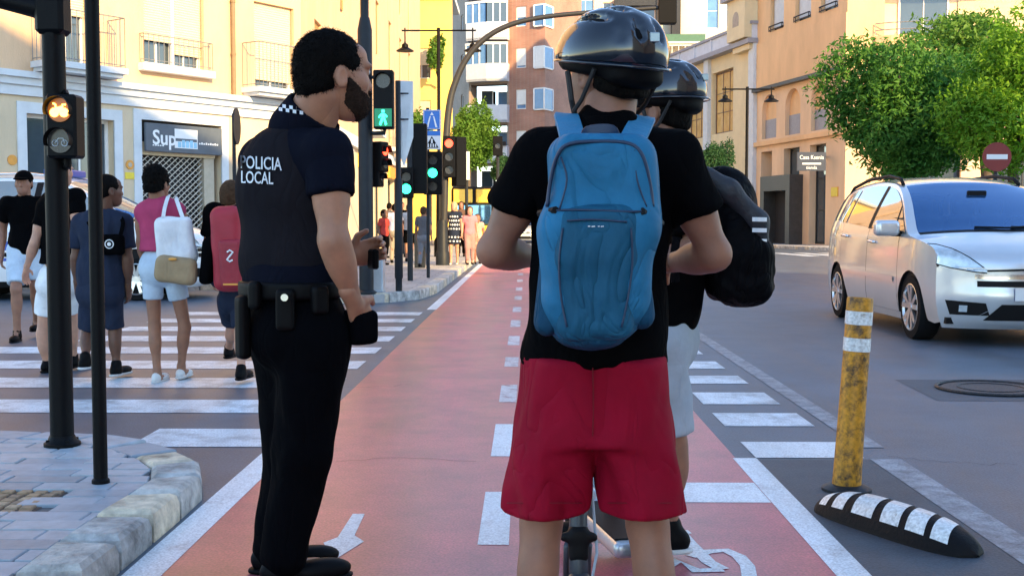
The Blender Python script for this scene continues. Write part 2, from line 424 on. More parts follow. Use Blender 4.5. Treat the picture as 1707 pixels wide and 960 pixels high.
for base in ([(1480, 762), (1560, 770), (1640, 775), (1706, 772)], [(455, 640), (610, 648), (700, 640)], [(560, 770), (690, 764), (815, 772)]):
    p = []
    for a, b in zip(base[:-1], base[1:]):
        for t in np.linspace(0, 1, 7)[:-1]: p.append((a[0]+(b[0]-a[0])*t, a[1]+(b[1]-a[1])*t + rnd.uniform(-2.4, 2.4)))
    v, f = ribbon(p, 0.0035); v = [(x, y, 0.0026 if x > 1.9 else 0.0040) for x, y, z in v]; ck.add(v, f)
ck.build('asphalt_crack', m_crack, road)
# ------------------------------------------------------------------ near pavement corner
m_mortar = mat('paving_joint', (0.10, 0.11, 0.12), 0.9, 0, 0.2, 20)
m_pavs = [mat('paver_%s' % n, c, 0.55, 0, 0.16, 14, 0.35, 90, bdist=0.004) for n, c in (('a', (0.31, 0.37, 0.42)), ('b', (0.26, 0.32, 0.37)), ('c', (0.35, 0.40, 0.44)), ('d', (0.23, 0.28, 0.32)))]
m_kerbs = [mat('kerb_%s' % n, c, 0.8, 0, 0.6, 7, 1.0, 22, bdist=0.02) for n, c in (('a', (0.46, 0.44, 0.40)), ('b', (0.58, 0.50, 0.37)), ('c', (0.42, 0.42, 0.40)))]
EDGE = [(-1.34, -4.0), (-1.34, 4.80), (-1.40, 5.08), (-1.56, 5.36), (-1.82, 5.68), (-2.18, 5.90), (-2.8, 6.02), (-6, 6.15), (-16, 6.3)]
def resample(poly, step):
    P_ = [np.array(p, float) for p in poly]; out = [P_[0]]; acc = 0
    for a, b in zip(P_[:-1], P_[1:]):
        l = np.linalg.norm(b-a); t = step-acc
        while t <= l: out.append(a+(b-a)*t/l); t += step
        acc = l-(t-step)
    return out
def inset(poly, d):                             # to the left of travel
    out = []
    for i, p in enumerate(poly):
        a = np.array(poly[max(i-1, 0)], float); b = np.array(poly[min(i+1, len(poly)-1)], float)
        t = nrm(b-a); out.append(np.array(p, float)+d*np.array([-t[1], t[0]]))
    return out
pav = None
inn = inset(EDGE, 0.20)
poly = [tuple(p) for p in inset(EDGE, 0.05)] + [(-40, 6.3), (-40, -4)]
def slab(name, poly, z0, z1, m, kind='structure'):
    b = MB().prism([(p[0], p[1], z0) for p in poly], (0, 0, z1-z0)); o = fixn(b.build(name, m)); return tag(o, kind=kind)
pav = slab('pavement', poly, -0.05, 0.070, m_mortar)
def stone(corn, z0, z1, b, jit=0.0):
    c = np.mean([np.asarray(q, float) for q in corn], 0); pts = []
    for q in corn:
        q = np.asarray(q, float); i = q + (c-q)*min(0.45, b/max(0.02, np.linalg.norm(c-q))); jz = rnd.uniform(-jit, jit)
        m_ = q + (i-q)*0.3
        pts += [(q[0], q[1], z0), (q[0], q[1], z1-b+jz), (m_[0], m_[1], z1-b*0.3+jz), (i[0], i[1], z1+jz)]
    bm = bmesh.new()
    for p in pts: bm.verts.new(p)
    bmesh.ops.convex_hull(bm, input=bm.verts[:]); bm.verts.index_update()
    V = [tuple(v.co) for v in bm.verts if v.link_faces]; ids = {v.index: i for i, v in enumerate([v for v in bm.verts if v.link_faces])}
    F = [[ids[v.index] for v in f.verts] for f in bm.faces]; bm.free(); return V, F
rs = resample(EDGE, 0.34); ri = inset([tuple(p) for p in rs], 0.215)
for i in range(len(rs)-1):
    if rs[i][1] < 2.2 or rs[i][0] < -9: continue
    g = 0.012; a, b, c, d = rs[i], rs[i+1], ri[i+1], ri[i]
    t = nrm(b-a)*g; low = rs[i][0] < -1.62
    V, F = stone([a+t, b-t, c-t, d+t], -0.03, 0.086 if low else 0.105+rnd.uniform(-.010, .010), 0.014 if low else 0.048, 0.006)
    mesh_obj('kerb_stone', V, F, m_pavs[i % 3] if low else m_kerbs[(i*2+1) % 3], pav)
def clip(poly, p, n):
    out = []
    for i in range(len(poly)):
        a, b = poly[i], poly[(i+1) % len(poly)]; da, db = np.dot(a-p, n), np.dot(b-p, n)
        if da <= 0: out.append(a)
        if da*db < 0: out.append(a+(b-a)*da/(da-db))
    return out
PIT = (-3.1, -1.84, 4.22, 4.66)
row = 0; y = 2.9; PL, PW = 0.305, 0.125
inn2 = inset(EDGE, 0.225)
while y < 6.1:
    x = -1.3 - (PL/2 if row % 2 else 0) - (row*0.02 % .1)
    while x > -3.75:
        q = [np.array(c_) for c_ in rect(x-PL+0.006, x-0.001, y+0.003, y+PW-0.003)]
        for a, b in zip(inn2[:-1], inn2[1:]):
            if len(q) < 3: break
            t = nrm(b-a); q = clip(q, a, np.array([t[1], -t[0]]))
        cx = x-PL/2; cy = y+PW/2
        inpit = PIT[0] < cx < PIT[1]+PL*0.1 and PIT[2] < cy < PIT[3]
        if len(q) >= 3 and not inpit:
            ar = 0.5*abs(sum(q[i][0]*q[(i+1) % len(q)][1]-q[(i+1) % len(q)][0]*q[i][1] for i in range(len(q))))
            if ar > 0.004:
                zz = 0.085 + rnd.uniform(-0.003, 0.003); cen = np.mean(q, 0); n = len(q)
                tp = [c_ + (cen-c_)*0.03 for c_ in q]; tx, ty = rnd.uniform(-.012, .012), rnd.uniform(-.012, .012)
                V = [(c_[0], c_[1], 0.06) for c_ in q] + [(c_[0], c_[1], zz-0.004+tx*(c_-cen)[0]+ty*(c_-cen)[1]) for c_ in q] + [(c_[0], c_[1], zz+tx*(c_-cen)[0]+ty*(c_-cen)[1]) for c_ in tp]
                F = [(i, (i+1) % n, n+(i+1) % n, n+i) for i in range(n)] + [(n+i, n+(i+1) % n, 2*n+(i+1) % n, 2*n+i) for i in range(n)] + [tuple(range(2*n, 3*n))]
                fixn(mesh_obj('paver', V, F, m_pavs[rnd.choice((0, 0, 1, 2, 2, 3))], pav))
        x -= PL
    y += PW; row += 1
m_cob = [mat('cobble_%s' % n, c, 0.85, 0, 0.3, 25, 0.6, 60, bdist=0.006) for n, c in (('a', (0.36, 0.24, 0.14)), ('b', (0.28, 0.19, 0.12)), ('c', (0.42, 0.30, 0.19)))]
pit = sheet('tree_pit', rect(PIT[0], PIT[1], PIT[2], PIT[3]), 0.0725, mat('pit_soil', (0.10, 0.07, 0.05), 0.95, 0, 0.3, 20), pav)
x = PIT[1]-0.01
while x > -2.75:
    yy = PIT[2]+0.0
    while yy < PIT[3]-0.05:
        s_ = 0.062; c = np.array([x-s_/2+rnd.uniform(-.007, .007), yy+s_/2+rnd.uniform(-.007, .007)]); hs = s_/2-0.005
        q = [c+np.array([sx*hs*rnd.uniform(.8, 1.05), sy_*hs*rnd.uniform(.8, 1.05)]) for sx, sy_ in ((-1, -1), (1, -1), (1, 1), (-1, 1))]
        V, F = stone(q, 0.06, 0.080+rnd.uniform(-.003, .003), 0.007); mesh_obj('cobble', V, F, rnd.choice(m_cob), pav)
        yy += s_+0.002
    x -= 0.064
# ------------------------------------------------------------------ pavement across the side street
def brickmat(name, c1, c2, mortar, scale, w, h, ms=0.012, rough=0.8, bump=0.3):
    m = bpy.data.materials.new(name); m.use_nodes = True; N = m.node_tree.nodes; L = m.node_tree.links; b = N['Principled BSDF']
    tc = N.new('ShaderNodeTexCoord'); br = N.new('ShaderNodeTexBrick'); br.inputs['Scale'].default_value = scale
    br.inputs['Color1'].default_value = c1+(1,); br.inputs['Color2'].default_value = c2+(1,); br.inputs['Mortar'].default_value = mortar+(1,)
    br.inputs['Mortar Size'].default_value = ms; br.inputs['Brick Width'].default_value = w; br.inputs['Row Height'].default_value = h
    n = N.new('ShaderNodeTexNoise'); n.inputs['Scale'].default_value = 0.7; n.inputs['Detail'].default_value = 6
    mr = N.new('ShaderNodeMapRange'); mr.inputs[1].default_value = .3; mr.inputs[2].default_value = .7; mr.inputs[3].default_value = .8; mr.inputs[4].default_value = 1.15
    mx = N.new('ShaderNodeMixRGB'); mx.blend_type = 'MULTIPLY'; mx.inputs[0].default_value = 1
    L.new(tc.outputs['Object'], br.inputs[0]); L.new(tc.outputs['Object'], n.inputs[0]); L.new(n.outputs[0], mr.inputs[0])
    L.new(br.outputs[0], mx.inputs[1]); L.new(mr.outputs[0], mx.inputs[2]); L.new(mx.outputs[0], b.inputs['Base Color'])
    b.inputs['Roughness'].default_value = rough
    bp = N.new('ShaderNodeBump'); bp.inputs['Strength'].default_value = bump; bp.inputs['Distance'].default_value = .01; bp.invert = True
    L.new(br.outputs[1], bp.inputs['Height']); L.new(bp.outputs[0], b.inputs['Normal'])
    return m, tc, br
m_farpav, _, _ = brickmat('far_paving', (0.40, 0.39, 0.37), (0.34, 0.34, 0.34), (0.22, 0.22, 0.22), 1.0, 0.4, 0.4, 0.01)
EDGE2 = [(-40, 21), (-12, 20.5), (-4.7, 20.1), (-3.95, 18.9), (-3.35, 17.5), (-2.7, 16.8), (-2.05, 16.9), (-1.62, 17.6), (-1.46, 19), (-1.46, 75)]
pav2 = slab('pavement_across', [tuple(p) for p in inset(EDGE2, 0.05)] + [(-40, 75)], -0.05, 0.125, m_farpav)
rs = resample(EDGE2, 0.8); ri = inset([tuple(p) for p in rs], 0.22)
for i in range(len(rs)-1):
    if rs[i][0] < -14 or rs[i][1] > 48: continue
    t = nrm(rs[i+1]-rs[i])*0.01
    V, F = stone([rs[i]+t, rs[i+1]-t, ri[i+1]-t, ri[i]+t], -0.03, 0.14, 0.03, 0.003); mesh_obj('kerb_stone', V, F, m_kerbs[i % 3], pav2)
EDGE3 = [(30, 47.0), (19, 47.6), (13.6, 49.0), (11.9, 51.5), (8.0, 72), (6.5, 82)]
pav3 = slab('pavement_opposite', [tuple(p) for p in inset(EDGE3, -0.05)] + [(30, 82)], -0.05, 0.125, m_farpav)
rs = resample(EDGE3, 1.0); ri = inset([tuple(p) for p in rs], -0.25)
for i in range(len(rs)-1):
    if rs[i][0] > 20: continue
    t = nrm(rs[i+1]-rs[i])*0.01
    V, F = stone([rs[i]+t, rs[i+1]-t, ri[i+1]-t, ri[i]+t], -0.03, 0.14, 0.03, 0.003); mesh_obj('kerb_stone', V, F, m_kerbs[i % 3], pav3)
for i in range(6):
    sheet('crossing_stripe', [(9.8+i*0.9, 41.0), (10.3+i*0.9, 41.0), (9.9+i*0.9, 45.5), (9.4+i*0.9, 45.5)], 0.003, m_zebra, road)
# ================================================================== buildings
class Facade:
    """an upright plane: u along it, z up, n outward"""
    def __init__(s, A, ud, n):
        s.A = np.array([A[0], A[1], 0.0]); s.u = nrm([ud[0], ud[1], 0]); s.n = nrm([n[0], n[1], 0])
    def w(s, u, z, o=0.0): return s.A + s.u*u + s.n*o + np.array([0, 0, z])
    def px(s, px_, py_):
        d = ray(px_, py_); c = np.array([0, 0, CAMH]); t = np.dot(s.A-c, s.n)/np.dot(d, s.n); p = c+d*t - s.A
        return np.dot(p, s.u), p[2]
    def M(s): return np.stack([s.u, s.n, [0, 0, 1]], 1)
    def box(s, mb, u0, u1, z0, z1, o0, o1, bev=0):
        c = s.w((u0+u1)/2, (z0+z1)/2, (o0+o1)/2); return mb.box(c, (abs(u1-u0)/2, abs(o1-o0)/2, abs(z1-z0)/2), M=s.M(), bev=bev)
    def wall(s, parent, u0, u1, z0, z1, holes, m, depth=0.28, name='wall'):
        us = sorted({u0, u1} | {h[0] for h in holes} | {h[1] for h in holes}); zs = sorted({z0, z1} | {h[2] for h in holes} | {h[3] for h in holes})
        us = [u for u in us if u0 <= u <= u1]; zs = [z for z in zs if z0 <= z <= z1]
        mb = MB()
        for a, b in zip(us[:-1], us[1:]):
            for c, d in zip(zs[:-1], zs[1:]):
                uc, zc = (a+b)/2, (c+d)/2
                if any(h[0] < uc < h[1] and h[2] < zc < h[3] for h in holes): continue
                mb.quad(s.w(a, c), s.w(b, c), s.w(b, d), s.w(a, d))
        for h in holes:
            a, b, c, d = h[:4]; o = -depth
            mb.quad(s.w(a, c), s.w(a, d), s.w(a, d, o), s.w(a, c, o)); mb.quad(s.w(b, c), s.w(b, c, o), s.w(b, d, o), s.w(b, d))
            mb.quad(s.w(a, d), s.w(b, d), s.w(b, d, o), s.w(a, d, o)); mb.quad(s.w(a, c), s.w(a, c, o), s.w(b, c, o), s.w(b, c))
        return mb.build(name, m, parent)
    def bar(s, name, parent, m, u0, u1, z0, z1, o0, o1, bev=0):
        return s.box(MB(), u0, u1, z0, z1, o0, o1, bev).build(name, m, parent)
    def window(s, parent, h, mf, mg, o=-0.2, cols=2, rows=1, fw=0.06, name='window', dark=None):
        a, b, c, d = h[:4]; mb = MB()
        s.box(mb, a, a+fw, c, d, o, o+0.06); s.box(mb, b-fw, b, c, d, o, o+0.06); s.box(mb, a+fw, b-fw, c, c+fw, o, o+0.06); s.box(mb, a+fw, b-fw, d-fw, d, o, o+0.06)
        wn_ = mb.build(name, mf, parent)
        cu, cz = (b-a-2*fw)/cols, (d-c-2*fw)/rows
        if cols > 1 or rows > 1:
            for i in range(1, cols): s.box(MB(), a+fw+cu*i-0.02, a+fw+cu*i+0.02, c+fw, d-fw, o+.004, o+0.05).build('glazing_bar', mf, wn_)
            for j in range(1, rows): s.box(MB(), a+fw, b-fw, c+fw+cz*j-0.018, c+fw+cz*j+0.018, o+.008, o+0.046).build('glazing_bar', mf, wn_)
        for i in range(cols):
            for j in range(rows):
                s.box(MB(), a+fw+cu*i, a+fw+cu*(i+1), c+fw+cz*j, c+fw+cz*(j+1), o+0.012, o+0.024).build('pane', mg, wn_)
        s.box(MB(), a+0.001, b-0.001, c+0.001, d-0.001, o-0.55, o-0.5).build('room', dark or m_room, wn_)
        return wn_
    def shutter(s, parent, a, b, c, d, m, o=-0.08, pitch=0.055, name='shutter'):
        """closed roller blind: stacked slats"""
        n = max(2, int(round((d-c)/pitch))); st = (d-c)/n; prof = []
        for i in range(n): prof += [(c+i*st, o), (c+i*st+st*0.5, o+0.012), (c+(i+1)*st-0.006, o)]
        prof.append((d, o)); mb = MB()
        mb.grid([[s.w(a, z, oo), s.w(b, z, oo)] for z, oo in prof]); return fixn(mb.build(name, m, parent))
    def railing(s, parent, u0, u1, z0, z1, out, m, step=0.11, r=0.009, sides=True, name='railing'):
        mb = MB(); pts = ([s.w(u0, 0, 0.02)] if sides else []) + [s.w(u0, 0, out), s.w(u1, 0, out)] + ([s.w(u1, 0, 0.02)] if sides else [])
        for z, rr in ((z1, r*1.7), (z0+0.06, r*1.2)):
            for a, b in zip(pts[:-1], pts[1:]): mb.cyl(a+[0, 0, z], b+[0, 0, z], rr, n=6)
        for a, b in zip(pts[:-1], pts[1:]):
            n = max(1, int(np.linalg.norm(b-a)/step))
            for i in range(n+1): p = a+(b-a)*i/n; mb.cyl(p+[0, 0, z0], p+[0, 0, z1], r, n=5, caps=False)
        return mb.build(name, m, parent)
m_room = mat('room_dark', (0.02, 0.02, 0.022), 0.9, 0, 0)
m_glass = mat('window_glass', (0.05, 0.07, 0.09), 0.04, 0, 0.15, 1.5, spec=0.9)
m_glassb = mat('window_glass_blue', (0.10, 0.22, 0.42), 0.08, 0, 0.2, 1.5, spec=0.8)
m_glassw = mat('window_glass_warm', (0.55, 0.32, 0.08), 0.1, 0, 0.5, 1.3, spec=0.8, col2=(0.75, 0.50, 0.20))
m_cream = mat('cream_stucco', (0.64, 0.52, 0.35), 0.85, 0, 0.13, 1.4, 0.2, 60, stretch=(1, 1, .35))
m_cream2 = mat('pink_stucco', (0.70, 0.47, 0.28), 0.85, 0, 0.12, 1.2, 0.2, 60, stretch=(1, 1, .35))
m_white = mat('white_trim', (0.62, 0.66, 0.68), 0.75, 0, 0.08, 3, 0.1, 60)
m_plinth = mat('stone_plinth', (0.42, 0.34, 0.26), 0.8, 0, 0.15, 5, 0.3, 40)
m_blind = mat('ivory_blind', (0.70, 0.58, 0.38), 0.6, 0, 0.05, 3)
m_whitepaint = mat('white_frame', (0.80, 0.80, 0.78), 0.5, 0, 0.05, 5)
m_blackmetal = mat('black_metal', (0.018, 0.019, 0.022), 0.42, 0.2, 0.3, 8, 0.15, 80)
m_railm = mat('grey_rail', (0.25, 0.25, 0.25), 0.5, 0.4, 0.1, 10)
m_signgrey = mat('sign_slate', (0.085, 0.105, 0.13), 0.5, 0, 0.1, 6)
m_letter = mat('sign_letter', (0.80, 0.82, 0.82), 0.5, 0, 0)
m_sky = mat('sign_sky', (0.30, 0.58, 0.75), 0.4, 0, 0.2, 8)
m_orange = mat('orange_sign', (0.75, 0.33, 0.05), 0.5, 0, 0.1, 10)
m_yellow = mat('yellow_sign', (0.80, 0.62, 0.05), 0.5, 0, 0.08, 10)
m_beige = mat('beige_metal', (0.46, 0.40, 0.30), 0.5, 0, 0.1, 8)
m_roof = mat('roof_tile', (0.32, 0.17, 0.11), 0.9, 0, 0.2, 5)
# ---- cream corner building with the closed shop
C0 = Facade((-7.64, 26.0), (0.565, 0.825), (0.825, -0.565))
UL, UR, HB = -13.0, 3.75, 16.6
b1 = thing('corner_building', C0.w(-4, 0), 'cream stucco corner building with balconies above a shuttered shop', 'building')
def R_(F_, x0, y0, x1, y1):                     # pixel rectangle to facade rectangle (mid-edge heights)
    a, _ = F_.px(x0, (y0+y1)/2); b, _ = F_.px(x1, (y0+y1)/2); zt = F_.px((x0+x1)/2, y0)[1]; zb = F_.px((x0+x1)/2, y1)[1]
    return [a, b, zb, zt]
zc0, zc1 = 3.62, 4.08                            # cornice band
hS = R_(C0, 236, 262, 369, 300); hS[2] = 0.16; hS[3] = 3.36
hL = R_(C0, 44, 195, 190, 280); hL[2] = 0.16
hL2 = [hL[0]-4.6, hL[0]-2.3, 0.16, hL[3]]
hB1 = R_(C0, 88, 20, 147, 120); hB1[2] = 4.30; hB1[3] = 6.75
hW = R_(C0, 240, 10, 340, 128); hW[2] = 4.55; hW[3] = 6.75
hB2 = R_(C0, 424, 10, 490, 170); hB2[2] = 4.30; hB2[3] = 6.35
hB0 = [hB1[0]-4.6, hB1[1]-4.6, 4.30, 6.75]
up = [[h[0], h[1], z_, z_+1.9] for h in (hB1, hW, hB2, hB0) for z_ in (7.5, 10.6, 13.7)]
C0.wall(b1, UL, UR, 0.0, zc0, [hS, hL, hL2], m_cream, 0.35, 'ground_storey_wall')
C0.wall(b1, UL, UR, zc1, HB, [hB1, hW, hB2, hB0]+up, m_cream2, 0.25, 'upper_wall')
mb = MB(); C0.box(mb, UL, UR+0.05, zc0, zc0+0.2, -0.02, 0.06); C0.box(mb, UL, UR+0.09, zc0+0.2, zc0+0.34, -0.02, 0.12); C0.box(mb, UL, UR+0.14, zc0+0.34, zc1, -0.02, 0.20)
mb.build('cornice', m_white, b1)
mb = MB(); C0.box(mb, UL, UR+0.3, HB, HB+0.25, -0.4, 0.35); mb.build('eaves', m_white, b1)
for a, b in ((UL, hL2[0]-.2), (hL2[1]+.2, hL[0]-0.2), (hL[1]+0.2, hS[0]-0.2), (hS[1]+0.2, UR)):
    C0.bar('plinth', b1, m_plinth, a, b, 0.0, 1.05, -0.05, 0.04)
for h in (hL, hS, hL2):
    mb = MB(); C0.box(mb, h[0]-0.2, h[0], 1.05 if 0 else 0.02, h[3]+0.22, -0.02, 0.03); C0.box(mb, h[1], h[1]+0.2, 0.02, h[3]+0.22, -0.02, 0.03); C0.box(mb, h[0], h[1], h[3], h[3]+0.22, -0.02, 0.03)
    mb.build('surround', m_white, b1)
# shop
sg = R_(C0, 238, 210, 365, 256)
sgn = C0.bar('shop_sign', b1, m_signgrey, sg[0], sg[1], sg[2], sg[3], 0.035, 0.11, 0.01)
sc_ = (sg[0]+sg[1])/2; sw = sg[1]-sg[0]; sh = sg[3]-sg[2]
def onF(F_, u, z, o): return lambda v: F_.w(u+v[0], z+v[1], o+v[2])
text_obj('lettering', 'Sup', sh*0.72, m_letter, sgn, onF(C0, sg[0]+sw*0.23, sg[2]+sh*0.48, 0.113), bold=0.008)
pic = C0.bar('picture_panel', sgn, m_letter, sg[0]+sw*0.36, sg[0]+sw*0.66, sg[2]+sh*0.17, sg[2]+sh*0.86, 0.11, 0.116)
mb = MB()
for i in range(5):
    uu = sg[0]+sw*(0.40+0.052*i); C0.box(mb, uu, uu+sw*0.042, sg[2]+sh*(0.2), sg[2]+sh*(0.40+0.07*(i % 2)+.05*(i == 2)), 0.1165, 0.118)
mb.build('picture', m_sky, sgn)
mb = MB(); C0.box(mb, sg[0]+sw*0.37, sg[0]+sw*0.65, sg[2]+sh*0.42, sg[2]+sh*0.52, 0.1165, 0.1175); mb.build('picture_shade', m_signgrey, sgn)
mb = MB()
for i in range(9): C0.box(mb, sg[0]+sw*(0.68+0.03*i), sg[0]+sw*(0.70+0.03*i), sg[2]+sh*0.35, sg[2]+sh*(0.41+.02*(i % 2)), 0.11, 0.114)
for i in range(5): C0.box(mb, sg[0]+sw*(0.08+0.03*i), sg[0]+sw*(0.10+0.03*i), sg[2]+sh*0.2, sg[2]+sh*0.245, 0.11, 0.114)
mb.build('small_lettering', m_letter, sgn)
C0.bar('shutter_box', b1, m_blind, hS[0]+.01, hS[1]-0.13, 2.62, 2.90, -0.3, -0.06)
C0.bar('shutter_guide', b1, m_beige, hS[1]-0.42, hS[1]-0.13, 0.16, 2.62, -0.3, -0.1)
m_dark = mat('shop_dark', (0.012, 0.012, 0.014), 0.7, 0, 0)
m_grille = mat('grille_steel', (0.52, 0.50, 0.46), 0.45, 0.5, 0.15, 20)
C0.bar('shop_interior', b1, m_dark, hS[0]-.1, hS[1]+.1, 0.1, 3.4, -0.45, -0.40)
mb = MB(); g0, g1 = hS[0]+.02, hS[1]-0.43; gz0, gz1 = 0.18, 2.61
for k in range(-26, 27):                         # lattice grille: diagonal rods both ways
    for sgn_, rr in ((1, 0.014), (-1, 0.006)):
        p = []
        for u in np.linspace(g0, g1, 2):
            p.append((u, gz0 + k*0.13 + sgn_*(u-g0)*0.8 + (0 if sgn_ > 0 else 1.6)))
        (ua, za), (ub, zb) = p; sl_ = (zb-za)/(ub-ua)
        def cz(u, z, zt): return (u + (zt-z)/sl_, zt)
        if (za > gz1 and zb > gz1) or (za < gz0 and zb < gz0): continue
        q = [(ua, za), (ub, zb)]
        q = [cz(u, z, gz0) if z < gz0 else (cz(u, z, gz1) if z > gz1 else (u, z)) for u, z in q]
        mb.cyl(C0.w(q[0][0], q[0][1], -0.16-0.01*(sgn_ < 0)), C0.w(q[1][0], q[1][1], -0.16-0.01*(sgn_ < 0)), rr, n=5, caps=False)
mb.build('lattice_grille', m_grille, b1)
text_obj('house_number', '11', 0.2, m_signgrey, b1, onF(C0, C0.px(302, 197)[0], C0.px(302, 197)[1], 0.004), bold=0.006)
# left opening: curtained glass
C0.window(b1, hL, m_whitepaint, m_glass, -0.25, 3, 1, 0.07); C0.window(b1, hL2, m_whitepaint, m_glass, -0.25, 2, 1, 0.07)
cu = MB(); uu = np.linspace(hL[0]+.1, hL[1]-0.4, 60)
cu.grid([[C0.w(u, z, -0.45+0.04*math.sin(i*1.1)) for z in (0.3, hL[3]-.05)] for i, u in enumerate(uu)]); cu.build('curtain', mat('dark_curtain', (0.05, 0.05, 0.07), 0.9, 0, 0.2), b1, True)
# small signs on the wall
def disc(F_, u, z, r, o0, o1, m, parent, name): return MB().cyl(F_.w(u, z, o0), F_.w(u, z, o1), r, n=24).build(name, m, parent)
for k, (px_, py_) in enumerate(((20, 267), (216, 275))):
    u, z = C0.px(px_, py_); t = thing('wall_sign', C0.w(u, z), ['round orange sign alone on the cream wall above the police car', 'round orange sign with a yellow plate below on the cream pier'][k], 'sign')
    disc(C0, u, z, 0.10, 0.002, 0.02, m_orange, t, 'disc')
    if k: C0.bar('plate', t, m_yellow, u-0.12, u+0.12, z-0.30, z-0.16, 0.002, 0.015); disc(C0, u, z, 0.05, 0.02, 0.024, m_beige, t, 'emblem')
# windows and balconies upstairs
def balcony(h, ext=0.55, z=4.30):
    a, b = h[0]-ext, h[1]+ext
    mb = MB(); C0.box(mb, a, b, z-0.12, z, 0.0, 0.62); C0.box(mb, a+.06, b-.06, z-0.2, z-0.12, 0.0, 0.54); mb.build('balcony_slab', m_white, b1)
    C0.railing(b1, a+0.04, b-0.04, z, z+1.02, 0.57, m_railm, 0.12, 0.008)
balcony(hB1, 0.50); balcony(hB2, 0.42); balcony(hB0, 0.5)
C0.railing(b1, hW[0]-0.12, hW[1]+0.12, hW[2]+0.02, hW[2]+0.62, 0.14, m_railm, 0.13, 0.007)
C0.bar('window_sill', b1, m_white, hW[0]-0.16, hW[1]+0.16, hW[2]-0.16, hW[2], -0.02, 0.2, 0.01)
for h in (hB1, hB2, hB0):
    C0.window(b1, h, m_whitepaint, m_glass, -0.22, 2, 2, 0.07)
    C0.shutter(b1, h[0]+.03, h[1]-.03, h[2]+(h[3]-h[2])*(0.42 if h is not hB2 else 0.12), h[3], m_blind, -0.1)
C0.window(b1, hW, m_whitepaint, m_glass, -0.22, 4, 1, 0.07); C0.shutter(b1, hW[0]+.03, (hW[0]+hW[1])/2-.03, hW[2]+0.52, hW[3], m_blind, -0.1)
C0.shutter(b1, (hW[0]+hW[1])/2+.03, hW[1]-.03, hW[2]+0.30, hW[3], m_blind, -0.1); C0.bar('blind_post', b1, m_whitepaint, (hW[0]+hW[1])/2-.03, (hW[0]+hW[1])/2+.03, hW[2], hW[3], -0.14, -0.06)
for h in up: C0.window(b1, h, m_whitepaint, m_glass, -0.2, 2, 1); C0.shutter(b1, h[0]+.03, h[1]-.03, h[2]+.3, h[3], m_blind, -0.1)
u, _ = C0.px(386, 100); mb = MB(); mb.cyl(C0.w(u, zc1, 0.07), C0.w(u, HB, 0.07), 0.05, n=10)
for z in (5, 6.2, 8): mb.cyl(C0.w(u, z, 0.07), C0.w(u, z+.05, 0.07), 0.062, n=10)
mb.build('drain_pipe', mat('pipe_brown', (0.24, 0.16, 0.08), 0.6, 0, 0.15, 8), b1)
# street side of the same building, sunlit
PC = C0.w(UR, 0); C1 = Facade((PC[0], PC[1]), (-0.01, 1), (1, 0.01))
L1 = 37.0
h1 = [[2+4.6*i, 3.1+4.6*i, z, z+2.1] for i in range(7) for z in (4.4, 7.5, 10.6, 13.7)]
sh1 = [[1.3+4.6*i, 3.9+4.6*i, 0.16, 3.0] for i in range(7)]
b2 = thing('street_building', C1.w(18, 0), 'long sunlit yellow building running down the far street', 'building')
C1.wall(b2, 0, L1, 0, 3.6, sh1, m_cream, 0.3, 'ground_storey_wall'); C1.wall(b2, 0, L1, 3.95, HB, h1, m_cream2, 0.25, 'upper_wall')
C1.bar('cornice', b2, m_white, 0, L1, 3.6, 3.95, -0.02, 0.16); C1.bar('eaves', b2, m_white, 0, L1, HB, HB+.25, -0.4, 0.35)
for h in h1: C1.window(b2, h, m_whitepaint, m_glass, -0.2, 2, 1); C1.shutter(b2, h[0]+.03, h[1]-.03, h[2]+.2, h[3], mat('brown_blind', (0.50, 0.30, 0.10), 0.6, 0, 0.1), -0.08)
for i, h in enumerate(sh1):
    C1.window(b2, h, m_blackmetal, m_glass, -0.25, 3, 1)
    C1.bar('fascia', b2, (m_orange, m_white, m_yellow, m_signgrey)[i % 4], h[0]-.1, h[1]+.1, 3.02, 3.5, 0.0, 0.12)
for i in (0, 2, 4):
    h = h1[4*i]; mb = MB(); C1.box(mb, h[0]-.5, h[1]+.5, 4.15, 4.3, 0, 0.7); mb.build('balcony_slab', m_white, b2); C1.railing(b2, h[0]-.45, h[1]+.45, 4.3, 5.3, 0.65, m_railm, 0.14)
rf = MB(); pts = [C0.w(UL, HB+.25, .3), C0.w(UR+.3, HB+.25, .3), C1.w(L1, HB+.25, .3), C1.w(L1, HB+.25, -12), C0.w(UL, HB+.25, -14)]
rf.prism(pts, (0, 0, 0.3)); fixn(rf.build('roof', m_roof, b1))
mb = MB(); e0, e1 = C1.w(L1, 0, 0), C1.w(L1, 0, -12); mb.quad(e0, e1, e1+[0, 0, HB], e0+[0, 0, HB]); mb.build('end_wall', m_cream2, b2)
# ---- yellow block closing the street
C2 = Facade((-10.6, 71), (1, 0), (0, -1))
b3 = thing('yellow_block', C2.w(2, 0), 'bright yellow plastered block with plants at the end of the street', 'building')
h2 = [[1.2+2.6*i, 2.3+2.6*i, 3.6+3.1*j, 5.4+3.1*j] for i in range(2) for j in range(3)]
m_yel = mat('yellow_stucco', (0.84, 0.58, 0.15), 0.85, 0, 0.06, 1.5)
C2.wall(b3, 0, 6.2, 0, 14.6, h2, m_yel, 0.25)
for h in h2: C2.window(b3, h, m_whitepaint, m_glass, -0.2, 2, 1); C2.shutter(b3, h[0]+.03, h[1]-.03, h[2]+.8, h[3], m_blind, -0.08)
C2.bar('eaves', b3, m_white, -.2, 6.3, 14.6, 14.9, -6, 0.4)
